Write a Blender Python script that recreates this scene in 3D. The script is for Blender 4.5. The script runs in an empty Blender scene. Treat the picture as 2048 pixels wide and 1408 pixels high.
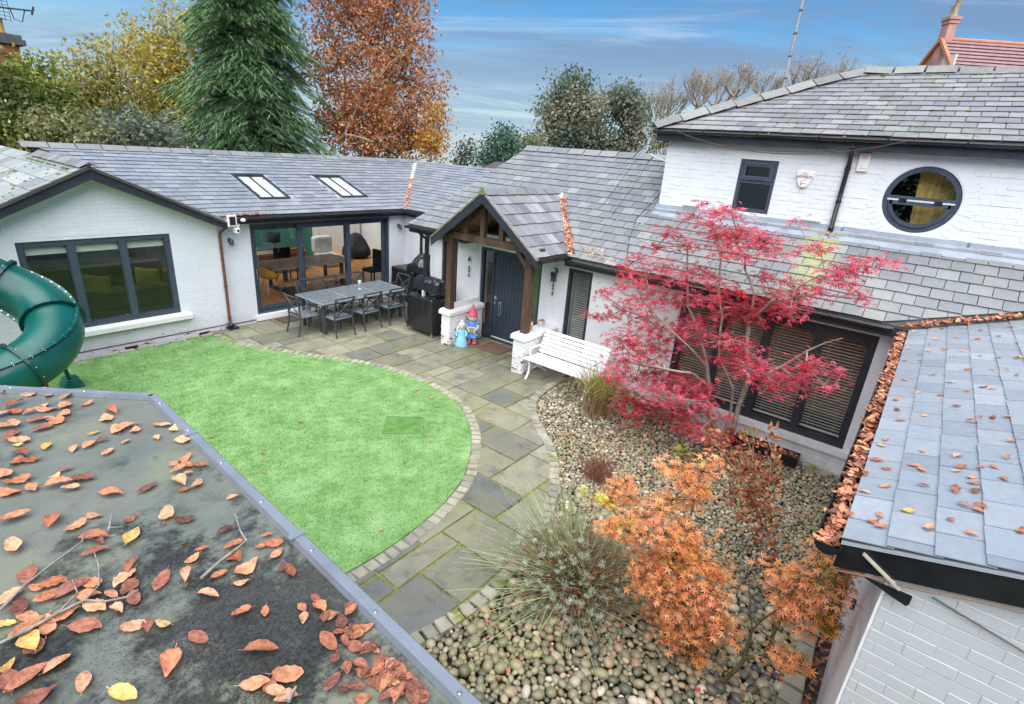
import bpy, math, random
import numpy as np
from mathutils import Vector, Matrix
random.seed(7); rng = np.random.default_rng(11)
R_ = math.radians
SC = bpy.context.scene
COL = SC.collection
# ------------------------------------------------------------------ camera
CAMP = Vector((0.0, 0.0, 4.2))
def set_camera():
    yaw, pitch, roll = R_(52.82), R_(20.75), R_(4.45)
    f = Vector((math.sin(yaw)*math.cos(pitch), math.cos(yaw)*math.cos(pitch), -math.sin(pitch)))
    r = Vector((math.cos(yaw), -math.sin(yaw), 0)); u = r.cross(f)
    r2 = r*math.cos(roll)+u*math.sin(roll); u2 = -r*math.sin(roll)+u*math.cos(roll)
    cam = bpy.data.cameras.new('camera'); o = bpy.data.objects.new('camera', cam); COL.objects.link(o)
    m = Matrix((r2, u2, -f)).transposed().to_4x4(); m.translation = CAMP
    o.matrix_world = m
    cam.sensor_width = 36; cam.lens = 1060/2048*36
    cam.clip_start = 0.05; cam.clip_end = 3000
    SC.camera = o
set_camera()
# ------------------------------------------------------------------ world, sun, exposure
SUN_EL, SUN_AZ = R_(62), math.atan2(-0.70, -0.42)
def set_world():
    w = bpy.data.worlds.new('World'); SC.world = w; w.use_nodes = True
    nt = w.node_tree; nt.nodes.clear(); N = nt.nodes.new; L = nt.links.new
    out = N('ShaderNodeOutputWorld'); bg = N('ShaderNodeBackground'); bg.inputs['Strength'].default_value = 0.055
    sky = N('ShaderNodeTexSky'); sky.sky_type = 'NISHITA'; sky.sun_disc = False
    sky.sun_elevation = SUN_EL; sky.sun_rotation = SUN_AZ; sky.altitude = 60
    sky.air_density = 1.1; sky.dust_density = 0.15; sky.ozone_density = 3.0
    tc = N('ShaderNodeTexCoord'); sep = N('ShaderNodeSeparateXYZ'); L(tc.outputs['Generated'], sep.inputs[0])
    mx = N('ShaderNodeMath'); mx.operation = 'MAXIMUM'; mx.inputs[1].default_value = 0.012; L(sep.outputs['Z'], mx.inputs[0])
    com = N('ShaderNodeCombineXYZ'); L(sep.outputs['X'], com.inputs[0]); L(sep.outputs['Y'], com.inputs[1]); L(mx.outputs[0], com.inputs[2])
    L(com.outputs[0], sky.inputs['Vector'])
    # cloud sheet: direction projected on a flat ceiling
    ad = N('ShaderNodeMath'); ad.operation = 'ADD'; ad.inputs[1].default_value = 0.09; L(mx.outputs[0], ad.inputs[0])
    dx = N('ShaderNodeMath'); dx.operation = 'DIVIDE'; L(sep.outputs['X'], dx.inputs[0]); L(ad.outputs[0], dx.inputs[1])
    dy = N('ShaderNodeMath'); dy.operation = 'DIVIDE'; L(sep.outputs['Y'], dy.inputs[0]); L(ad.outputs[0], dy.inputs[1])
    c2 = N('ShaderNodeCombineXYZ'); L(dx.outputs[0], c2.inputs[0]); L(dy.outputs[0], c2.inputs[1])
    def noise(scale, det, rough, rot, sx, sy, lo, hi, dist=0.6):
        mr = N('ShaderNodeMapping'); mr.inputs['Rotation'].default_value = (0, 0, rot); L(c2.outputs[0], mr.inputs[0])
        mp = N('ShaderNodeMapping'); mp.inputs['Scale'].default_value = (sx, sy, 1); L(mr.outputs[0], mp.inputs[0])
        n = N('ShaderNodeTexNoise'); n.inputs['Scale'].default_value = scale; n.inputs['Detail'].default_value = det
        n.inputs['Roughness'].default_value = rough; n.inputs['Distortion'].default_value = dist; L(mp.outputs[0], n.inputs['Vector'])
        r = N('ShaderNodeMapRange'); r.inputs[1].default_value = lo; r.inputs[2].default_value = hi; r.interpolation_type = 'SMOOTHSTEP'; L(n.outputs[0], r.inputs[0])
        return r.outputs[0]
    def mix(fac, a, b, k=1.0):
        m = N('ShaderNodeMix'); m.data_type = 'RGBA'
        if k != 1.0:
            mu = N('ShaderNodeMath'); mu.operation = 'MULTIPLY'; mu.inputs[1].default_value = k; L(fac, mu.inputs[0]); fac = mu.outputs[0]
        L(fac, m.inputs['Factor'])
        for s, i in ((a, 'A'), (b, 'B')):
            sock = [x for x in m.inputs if x.name == i and x.type == 'RGBA'][0]
            if isinstance(s, tuple): sock.default_value = s
            else: L(s, sock)
        return [x for x in m.outputs if x.type == 'RGBA'][0]
    hs = N('ShaderNodeHueSaturation'); hs.inputs['Saturation'].default_value = 1.4; hs.inputs['Value'].default_value = 0.46
    L(sky.outputs[0], hs.inputs['Color'])
    col = hs.outputs[0]
    col = mix(noise(0.55, 9, 0.62, R_(-44), 1.25, 0.50, 0.42, 0.60), col, (0.74, 1.15, 1.85, 1), 0.85)     # grey-blue banks
    col = mix(noise(0.9, 10, 0.66, R_(-30), 1.7, 0.40, 0.52, 0.76, 1.2), col, (1.75, 2.2, 2.75, 1), 0.75)      # pale wisps
    hzr = N('ShaderNodeMapRange'); hzr.interpolation_type = 'SMOOTHSTEP'; hzr.inputs[1].default_value = 0.20; hzr.inputs[2].default_value = 0.0; L(mx.outputs[0], hzr.inputs[0])
    col = mix(hzr.outputs[0], col, (1.55, 2.1, 2.6, 1), 0.8)      # thin cloud piled up towards the horizon
    L(col, bg.inputs['Color']); L(bg.outputs[0], out.inputs[0])
set_world()
def set_sun():
    l = bpy.data.lights.new('sun', 'SUN'); l.energy = 1.5; l.angle = R_(95); l.color = (1.0, 0.965, 0.93)
    o = bpy.data.objects.new('sun', l); COL.objects.link(o)
    d = Vector((math.sin(SUN_AZ)*math.cos(SUN_EL), math.cos(SUN_AZ)*math.cos(SUN_EL), math.sin(SUN_EL)))
    o.rotation_euler = d.to_track_quat('Z', 'Y').to_euler(); o.location = (0, 0, 30)
set_sun()
vs = SC.view_settings
vs.view_transform = 'Standard'; vs.look = 'None'; vs.gamma = 1; vs.use_curve_mapping = False; vs.exposure = 2.44
SC.render.engine = 'CYCLES'
SC.cycles.use_denoising = True
SC.cycles.max_bounces = 8; SC.cycles.transparent_max_bounces = 16; SC.cycles.diffuse_bounces = 4
SC.cycles.caustics_reflective = False; SC.cycles.caustics_refractive = False
# ------------------------------------------------------------------ materials
MATS = {}
def sock(m, n, t='RGBA', out=False):
    return [x for x in (m.outputs if out else m.inputs) if x.type == t and (out or x.name == n)][0]
class Mat:
    """tiny node builder"""
    def __init__(s, name):
        s.m = bpy.data.materials.new(name); s.m.use_nodes = True; s.nt = s.m.node_tree
        s.b = s.nt.nodes['Principled BSDF']; MATS[name] = s.m; s._c = {}
    def n(s, t, **k):
        o = s.nt.nodes.new(t)
        for a, v in k.items():
            if a in o.inputs: o.inputs[a].default_value = v
            else: setattr(o, a, v)
        return o
    def l(s, a, b): s.nt.links.new(a, b)
    def obj(s):
        if 'tc' not in s._c: s._c['tc'] = s.n('ShaderNodeTexCoord').outputs['Object']
        return s._c['tc']
    def pos(s):
        if 'g' not in s._c: s._c['g'] = s.n('ShaderNodeNewGeometry')
        return s._c['g'].outputs['Position']
    def rnd(s):
        """one random number per object or per loose piece"""
        if 'r' not in s._c:
            s.pos(); oi = s.n('ShaderNodeObjectInfo')
            a = s.n('ShaderNodeMath', operation='ADD'); s.l(oi.outputs['Random'], a.inputs[0]); s.l(s._c['g'].outputs['Random Per Island'], a.inputs[1])
            f = s.n('ShaderNodeMath', operation='FRACT'); s.l(a.outputs[0], f.inputs[0]); s._c['r'] = f.outputs[0]
        return s._c['r']
    def rnd2(s, k=7.31):
        a = s.n('ShaderNodeMath', operation='MULTIPLY'); s.l(s.rnd(), a.inputs[0]); a.inputs[1].default_value = k*13.7
        f = s.n('ShaderNodeMath', operation='FRACT'); s.l(a.outputs[0], f.inputs[0]); return f.outputs[0]
    def shift(s, vec):
        v = s.n('ShaderNodeVectorMath', operation='ADD'); c = s.n('ShaderNodeCombineXYZ')
        mu = s.n('ShaderNodeMath', operation='MULTIPLY'); s.l(s.rnd(), mu.inputs[0]); mu.inputs[1].default_value = 37.0
        s.l(mu.outputs[0], c.inputs[0]); s.l(mu.outputs[0], c.inputs[1]); s.l(vec, v.inputs[0]); s.l(c.outputs[0], v.inputs[1]); return v.outputs[0]
    def noise(s, vec, scale, det=4, rough=0.55, dist=0.0, stretch=None):
        if stretch:
            mp = s.n('ShaderNodeMapping'); mp.inputs['Scale'].default_value = stretch; s.l(vec, mp.inputs[0]); vec = mp.outputs[0]
        o = s.n('ShaderNodeTexNoise'); o.inputs['Scale'].default_value = scale; o.inputs['Detail'].default_value = det
        o.inputs['Roughness'].default_value = rough; o.inputs['Distortion'].default_value = dist; s.l(vec, o.inputs['Vector']); return o.outputs[0]
    def rng(s, v, lo, hi, a=0.0, b=1.0):
        r = s.n('ShaderNodeMapRange'); r.inputs[1].default_value = lo; r.inputs[2].default_value = hi; r.inputs[3].default_value = a; r.inputs[4].default_value = b
        s.l(v, r.inputs[0]); return r.outputs[0]
    def ramp(s, v, cols, const=False):
        r = s.n('ShaderNodeValToRGB'); e = r.color_ramp.elements
        if const: r.color_ramp.interpolation = 'CONSTANT'
        while len(e) < len(cols): e.new(0.5)
        for i, c in enumerate(cols):
            p, c3 = c if isinstance(c[1], (tuple, list)) else (i/max(1, len(cols)-1), c)
            e[i].position = p; e[i].color = (*c3, 1)
        s.l(v, r.inputs[0]); return r.outputs[0]
    def mix(s, f, a, b, mode='MIX'):
        m = s.n('ShaderNodeMix'); m.data_type = 'RGBA'; m.blend_type = mode
        fs = m.inputs['Factor']
        if isinstance(f, (int, float)): fs.default_value = f
        else: s.l(f, fs)
        for c, nm in ((a, 'A'), (b, 'B')):
            k = sock(m, nm)
            if isinstance(c, tuple): k.default_value = (*c, 1)
            else: s.l(c, k)
        return sock(m, '', out=True)
    def mul(s, a, b):
        m = s.n('ShaderNodeMath', operation='MULTIPLY')
        for i, c in enumerate((a, b)):
            if isinstance(c, (int, float)): m.inputs[i].default_value = c
            else: s.l(c, m.inputs[i])
        return m.outputs[0]
    def bump(s, h, strength=0.4, dist=0.01):
        b = s.n('ShaderNodeBump'); b.inputs['Strength'].default_value = strength; b.inputs['Distance'].default_value = dist
        s.l(h, b.inputs['Height']); s.l(b.outputs[0], s.b.inputs['Normal'])
    def col(s, c):
        if isinstance(c, tuple): s.b.inputs['Base Color'].default_value = (*c, 1)
        else: s.l(c, s.b.inputs['Base Color'])
        return s
    def rough(s, r):
        if isinstance(r, (int, float)): s.b.inputs['Roughness'].default_value = r
        else: s.l(r, s.b.inputs['Roughness'])
        return s
    def spec(s, v): s.b.inputs['Specular IOR Level'].default_value = v; return s
    def metal(s, v): s.b.inputs['Metallic'].default_value = v; return s

def simple(name, c, r=0.5, var=0.25, scale=6, spec=0.5, metal=0.0, bump=0.0, bscale=40, stretch=None, rvar=0.15):
    m = Mat(name); p = m.obj(); nz = m.noise(p, scale, 5, 0.6, stretch=stretch)
    lo = tuple(x*(1-var) for x in c); hi = tuple(min(1, x*(1+var)) for x in c)
    m.col(m.ramp(nz, [(0.3, lo), (0.7, hi)])); m.rough(m.rng(m.noise(p, scale*2.3, 3), 0.3, 0.7, max(0.02, r-rvar), min(1, r+rvar))); m.spec(spec); m.metal(metal)
    if bump: m.bump(m.noise(p, bscale, 5, 0.6, stretch=stretch), bump, 0.01)
    return m.m
def leafy(name, cols, r=0.55, transl=0.35, patch=None, pscale=0.5, const=False):
    """foliage: colour varies leaf by leaf and clump by clump; light passes through"""
    m = Mat(name); c = m.ramp(m.rnd(), cols, const)
    if patch:
        c = m.mix(m.rng(m.noise(m.pos(), pscale, 3), 0.42, 0.62), c, m.ramp(m.rnd2(), patch))
    v = m.n('ShaderNodeHueSaturation'); m.l(c, v.inputs['Color']); m.l(m.rng(m.rnd2(3.3), 0, 1, 0.72, 1.25), v.inputs['Value'])
    c = v.outputs[0]; m.col(c).rough(r).spec(0.3)
    if transl:
        t = m.n('ShaderNodeBsdfTranslucent'); m.l(c, t.inputs['Color']); ms = m.n('ShaderNodeMixShader'); ms.inputs[0].default_value = transl
        m.l(m.b.outputs[0], ms.inputs[1]); m.l(t.outputs[0], ms.inputs[2]); m.l(ms.outputs[0], m.nt.nodes['Material Output'].inputs['Surface'])
    return m.m
def paint(name, c, chip=0.0, tint=(0.80, 0.82, 0.84), r=0.55):
    m = Mat(name); p = m.pos(); n1 = m.noise(p, 1.3, 5, 0.6); n2 = m.noise(p, 9, 6, 0.65)
    cc = m.mix(m.rng(n1, 0.35, 0.7), tuple(x*0.93 for x in c), c)
    cc = m.mix(m.rng(n2, 0.5, 0.8, 0, 0.25), cc, tuple(x*0.8 for x in c))
    dr = m.mul(m.rng(m.noise(p, 2.2, 6, 0.68, 0.5, stretch=(2.6, 2.6, 0.22)), 0.52, 0.74), 0.20); cc = m.mix(dr, cc, tuple(x*k for x, k in zip(c, (0.66, 0.66, 0.60))))   # rain runs
    zz = m.n('ShaderNodeSeparateXYZ'); m.l(p, zz.inputs[0]); cc = m.mix(m.mul(m.rng(zz.outputs['Z'], 0.45, -0.1, 0, 0.5), m.rng(m.noise(p, 4, 5, 0.6), 0.35, 0.65)), cc, (0.42, 0.42, 0.34))   # splashed dirt
    if chip:
        z = m.n('ShaderNodeSeparateXYZ'); m.l(p, z.inputs[0])
        low = m.rng(z.outputs['Z'], 0.0, 0.7, 0.14, 0.0)
        nn = m.n('ShaderNodeMath', operation='ADD'); m.l(m.noise(p, 13, 5, 0.65, stretch=(0.5, 0.5, 1.4)), nn.inputs[0]); m.l(low, nn.inputs[1])
        ch = m.rng(nn.outputs[0], 0.80-chip, 0.815-chip)
        cc = m.mix(ch, cc, m.ramp(m.noise(p, 30, 2), [(0.35, (0.10, 0.06, 0.045)), (0.65, (0.26, 0.11, 0.06))]))
    m.col(cc).rough(r).spec(0.35)
    m.bump(m.noise(p, 55, 6, 0.7, stretch=(1, 1, 1.6)), 0.25, 0.006)
    return m.m
def slate_mat(name, cols, moss=0.0, wet=0.35, vlo=0.8, vhi=1.2, lichen=0.0, algae=False):
    m = Mat(name); ob = m.shift(m.obj()); p = m.pos()
    c = m.ramp(m.rnd(), cols)
    v = m.n('ShaderNodeHueSaturation'); m.l(c, v.inputs['Color']); m.l(m.rng(m.rnd2(), 0, 1, vlo, vhi), v.inputs['Value']); c = v.outputs[0]
    st = m.noise(ob, 14, 6, 0.65, stretch=(1, 1, 1)); c = m.mix(m.rng(st, 0.3, 0.75, 0, 0.45), c, m.mix(1.0, c, (0.62, 0.64, 0.66), 'MULTIPLY'))
    if lichen:
        c = m.mix(m.rng(m.noise(p, 1.1, 5, 0.6), 0.5, 0.75, 0, lichen), c, (0.30, 0.33, 0.24))
        c = m.mix(m.rng(m.noise(p, 22, 4, 0.6), 0.62, 0.72, 0, lichen), c, (0.42, 0.44, 0.42))
    if moss:
        mm = m.mul(m.rng(m.noise(p, 11, 4, 0.6), 0.60, 0.66), m.rng(m.noise(p, 0.9, 3), 0.66-moss, 0.72-moss))
        c = m.mix(mm, c, m.ramp(m.noise(p, 60, 2), [(0.3, (0.05, 0.07, 0.012)), (0.7, (0.17, 0.20, 0.03))]))
    if algae:   # yellow green algae washed down the slates below the upper drainpipe
        sp = m.n('ShaderNodeSeparateXYZ'); m.l(p, sp.inputs[0]); a = m.n('ShaderNodeMath', operation='SUBTRACT'); m.l(sp.outputs['Y'], a.inputs[0]); a.inputs[1].default_value = 1.42
        ab = m.n('ShaderNodeMath', operation='ABSOLUTE'); m.l(a.outputs[0], ab.inputs[0]); w = m.mul(m.rng(ab.outputs[0], 0.12, 0.34, 1, 0), m.rng(sp.outputs['X'], 8.9, 9.5, 0.25, 1))
        c = m.mix(m.mul(w, m.rng(m.noise(p, 7, 5, 0.65), 0.36, 0.56, 0, 0.85)), c, (0.33, 0.36, 0.11))
    m.col(c).spec(0.5); m.rough(m.rng(m.noise(ob, 6, 4), 0.3, 0.7, wet-0.08, wet+0.22))
    m.bump(m.noise(ob, 26, 7, 0.7, stretch=(1, 0.6, 1)), 0.35, 0.006)
    return m.m
def glass_mat(name, tint=(0.93, 0.96, 0.96), ior=1.5, boost=0.0):
    m = Mat(name); nt = m.nt; nt.nodes.remove(m.b)
    t = m.n('ShaderNodeBsdfTransparent'); t.inputs['Color'].default_value = (*tint, 1)
    g = m.n('ShaderNodeBsdfGlossy'); g.inputs['Roughness'].default_value = 0.015
    m.pos(); ge = m._c['g']; dt = m.n('ShaderNodeVectorMath', operation='DOT_PRODUCT'); m.l(ge.outputs['Normal'], dt.inputs[0]); m.l(ge.outputs['Incoming'], dt.inputs[1])
    ab = m.n('ShaderNodeMath', operation='ABSOLUTE'); m.l(dt.outputs['Value'], ab.inputs[0]); iv = m.n('ShaderNodeMath', operation='SUBTRACT'); iv.use_clamp = True; iv.inputs[0].default_value = 1.0; m.l(ab.outputs[0], iv.inputs[1])
    pw = m.n('ShaderNodeMath', operation='POWER'); m.l(iv.outputs[0], pw.inputs[0]); pw.inputs[1].default_value = 5.0   # Schlick, the same from both sides of the pane
    f0 = ((ior-1)/(ior+1))**2+boost; a = m.n('ShaderNodeMath', operation='MULTIPLY_ADD'); a.use_clamp = True; m.l(pw.outputs[0], a.inputs[0]); a.inputs[1].default_value = 1-f0; a.inputs[2].default_value = f0
    ms = m.n('ShaderNodeMixShader'); m.l(a.outputs[0], ms.inputs[0]); m.l(t.outputs[0], ms.inputs[1]); m.l(g.outputs[0], ms.inputs[2])
    m.l(ms.outputs[0], nt.nodes['Material Output'].inputs['Surface']); return m.m
WHITE = paint('white painted brick', (0.745, 0.77, 0.825), chip=0.05)
WHITE_OLD = paint('white painted brick weathered', (0.75, 0.78, 0.805), chip=0.0)
WHITE_CHIP = paint('white paint flaking', (0.80, 0.81, 0.81), chip=0.135)
GREYW = paint('grey white painted brick', (0.52, 0.55, 0.57), chip=0.0)
WHITE_S = simple('white smooth paint', (0.78, 0.79, 0.79), 0.45, 0.06, 3)
def streaky():
    m = Mat('weathered white boarding'); p = m.pos()
    s = m.noise(p, 3.0, 6, 0.7, 0.4, stretch=(0.25, 6, 0.6)); c = m.mix(m.rng(s, 0.52, 0.70), (0.86, 0.86, 0.85), (0.46, 0.42, 0.39))
    m.col(c).rough(0.6); m.bump(m.noise(p, 40, 5), 0.2, 0.004); return m.m
STREAK = streaky()
SL_WING = slate_mat('blue grey slate', [(0, (0.21, 0.24, 0.275)), (0.5, (0.245, 0.272, 0.303)), (1, (0.285, 0.303, 0.327))], wet=0.30, vlo=0.88, vhi=1.1)
SL_MAIN = slate_mat('mixed welsh slate', [(0, (0.17, 0.188, 0.202)), (0.35, (0.195, 0.21, 0.222)), (0.55, (0.207, 0.212, 0.228)), (0.92, (0.225, 0.24, 0.24)), (1, (0.275, 0.295, 0.295))], moss=0.10, wet=0.38, lichen=0.35, vlo=0.92, vhi=1.07, algae=True)
SL_UP = slate_mat('purple grey slate', [(0, (0.19, 0.195, 0.205)), (0.5, (0.225, 0.227, 0.237)), (1, (0.28, 0.28, 0.288))], moss=0.16, wet=0.4, lichen=0.4, vlo=0.88, vhi=1.1)
SL_PORCH = slate_mat('lilac grey slate', [(0, (0.19, 0.20, 0.215)), (0.6, (0.24, 0.242, 0.258)), (1, (0.31, 0.32, 0.325))], wet=0.38, lichen=0.2, vlo=0.8)
SL_EXT = slate_mat('pale blue slate', [(0, (0.23, 0.27, 0.315)), (0.6, (0.27, 0.31, 0.35)), (1, (0.32, 0.35, 0.385))], lichen=0.08, wet=0.24, vlo=0.88, vhi=1.1)
SL_GAB = slate_mat('pale roofing sheet', [(0, (0.25, 0.285, 0.275)), (1, (0.32, 0.345, 0.335))], moss=0.2, wet=0.4)
RIDGE = slate_mat('ridge tile clay', [(0, (0.15, 0.16, 0.175)), (1, (0.22, 0.225, 0.24))], moss=0.03, wet=0.45, lichen=0.4)
RIDGE_MOSS = slate_mat('mossy ridge tile', [(0, (0.15, 0.155, 0.16)), (1, (0.21, 0.21, 0.215))], moss=0.16, wet=0.5, lichen=0.5)
DECK = simple('roof underlay', (0.055, 0.055, 0.055), 0.8)
BLACK = simple('black plastic', (0.012, 0.013, 0.016), 0.3, 0.3, 4)
FASCIA = simple('anthracite fascia paint', (0.026, 0.030, 0.042), 0.4, 0.25, 3, bump=0.1)
FRAME = simple('anthracite frame', (0.050, 0.068, 0.098), 0.34, 0.12, 3)
DOORM = simple('dark slate door', (0.030, 0.046, 0.068), 0.38, 0.12, 3)
VERGE = simple('mortar verge', (0.26, 0.24, 0.21), 0.8, 0.3, 12, bump=0.4)
MOSSV = simple('mossy verge', (0.16, 0.16, 0.075), 0.85, 0.5, 9, bump=0.6)
LEAD = simple('lead flashing', (0.30, 0.345, 0.40), 0.42, 0.2, 3, bump=0.25, bscale=6)
PALEMORTAR = simple('pale valley lining', (0.60, 0.57, 0.53), 0.7, 0.15, 8)
GLASS = glass_mat('window glass')
GLASS_R = glass_mat('reflective window glass', (0.80, 0.86, 0.85), 1.6, 0.07)
GLASS_M = glass_mat('mirror like window glass', (0.5, 0.55, 0.55), 1.8, 0.35)
OAK = simple('dark oak timber', (0.075, 0.042, 0.027), 0.6, 0.5, 7, bump=0.5, bscale=18, stretch=(1, 1, 0.25))
PINE = simple('varnished pine lining', (0.22, 0.125, 0.06), 0.5, 0.3, 9, stretch=(1, 8, 1))
CHROME = simple('brushed steel', (0.6, 0.6, 0.6), 0.25, 0.1, 5, metal=0.9)
ALU = simple('pale aluminium', (0.62, 0.64, 0.66), 0.35, 0.1, 4)
INT_W = simple('interior white plaster', (0.80, 0.79, 0.77), 0.7, 0.04, 2)
INT_G = simple('interior green plaster', (0.07, 0.27, 0.21), 0.7, 0.1, 2)
INT_T = simple('interior dark teal plaster', (0.06, 0.12, 0.12), 0.7, 0.15, 2)
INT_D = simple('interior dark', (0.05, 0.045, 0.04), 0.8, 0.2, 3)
WOODF = simple('oak laminate floor', (0.60, 0.26, 0.09), 0.35, 0.3, 2.5, stretch=(1, 9, 1))
TABLEW = simple('reclaimed table timber', (0.42, 0.24, 0.14), 0.45, 0.55, 3.5, stretch=(1.2, 7, 7), bump=0.2)
YELLOW = simple('mustard yellow plastic', (0.78, 0.46, 0.012), 0.35, 0.08, 3)
DARKCLOTH = simple('charcoal fabric', (0.02, 0.02, 0.024), 0.9, 0.3, 8)
GREYSHEEP = simple('white cushion cover', (0.75, 0.73, 0.70), 0.9, 0.15, 8)
SOFA = simple('brown leather sofa', (0.10, 0.05, 0.04), 0.5, 0.3, 4)
MUSTARD = simple('mustard cushion cloth', (0.72, 0.50, 0.08), 0.9, 0.12, 6)
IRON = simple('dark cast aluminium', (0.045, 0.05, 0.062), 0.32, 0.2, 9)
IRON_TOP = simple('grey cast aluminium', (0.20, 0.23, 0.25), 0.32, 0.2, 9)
WMETAL = simple('white metal', (0.78, 0.79, 0.79), 0.4, 0.05, 4)
RUST = simple('rusty metal', (0.15, 0.06, 0.03), 0.8, 0.5, 12)
BLIND = simple('white blind slat', (0.74, 0.72, 0.69), 0.5, 0.05, 3)
TERRA = simple('terracotta', (0.42, 0.17, 0.08), 0.8, 0.2, 9)
CREAM = simple('cream plastic', (0.72, 0.69, 0.60), 0.5, 0.08, 4)
STONEP = simple('stone coloured pot', (0.36, 0.28, 0.16), 0.8, 0.3, 9)
BRICKR = simple('red brick', (0.30, 0.10, 0.07), 0.85, 0.35, 8, bump=0.3)
BRICKP = simple('pink brick', (0.46, 0.25, 0.21), 0.85, 0.2, 1.5)
RENDERC = simple('cream render', (0.62, 0.58, 0.50), 0.8, 0.12, 2)
TILEB = simple('plum brown roof tile', (0.25, 0.15, 0.15), 0.7, 0.2, 4)
TILER = simple('orange ridge tile', (0.48, 0.18, 0.10), 0.8, 0.2, 3)
BARK = simple('grey brown bark', (0.10, 0.075, 0.055), 0.85, 0.4, 14, bump=0.6, bscale=30, stretch=(1, 1, 0.3))
BARK_P = simple('pale grey bark', (0.30, 0.25, 0.20), 0.8, 0.35, 14, bump=0.4)
BARK_G = simple('olive green bark', (0.085, 0.075, 0.03), 0.7, 0.45, 9, bump=0.4)
TWIG = simple('silver twig bark', (0.26, 0.23, 0.20), 0.8, 0.45, 25, bump=0.5)
def slide_mat():
    m = Mat('green moulded plastic'); p = m.pos(); m.col(m.ramp(m.noise(p, 2, 3), [(0.3, (0.0, 0.075, 0.062)), (0.7, (0.0, 0.10, 0.083))])); m.rough(m.rng(m.noise(p, 5, 3), 0.3, 0.7, 0.28, 0.42))
    m.bump(m.noise(p, 120, 3), 0.08, 0.003); return m.m
SLIDE = slide_mat()
def sheet_mat():
    m = Mat('creased black plastic cover'); p = m.obj(); n = m.noise(p, 4.2, 5, 0.5, 0.9, stretch=(1, 1, 0.38)); m.col((0.012, 0.013, 0.016)).rough(0.22); m.spec(0.8)
    m.bump(n, 0.7, 0.07); return m.m
SHEET = sheet_mat()
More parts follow.
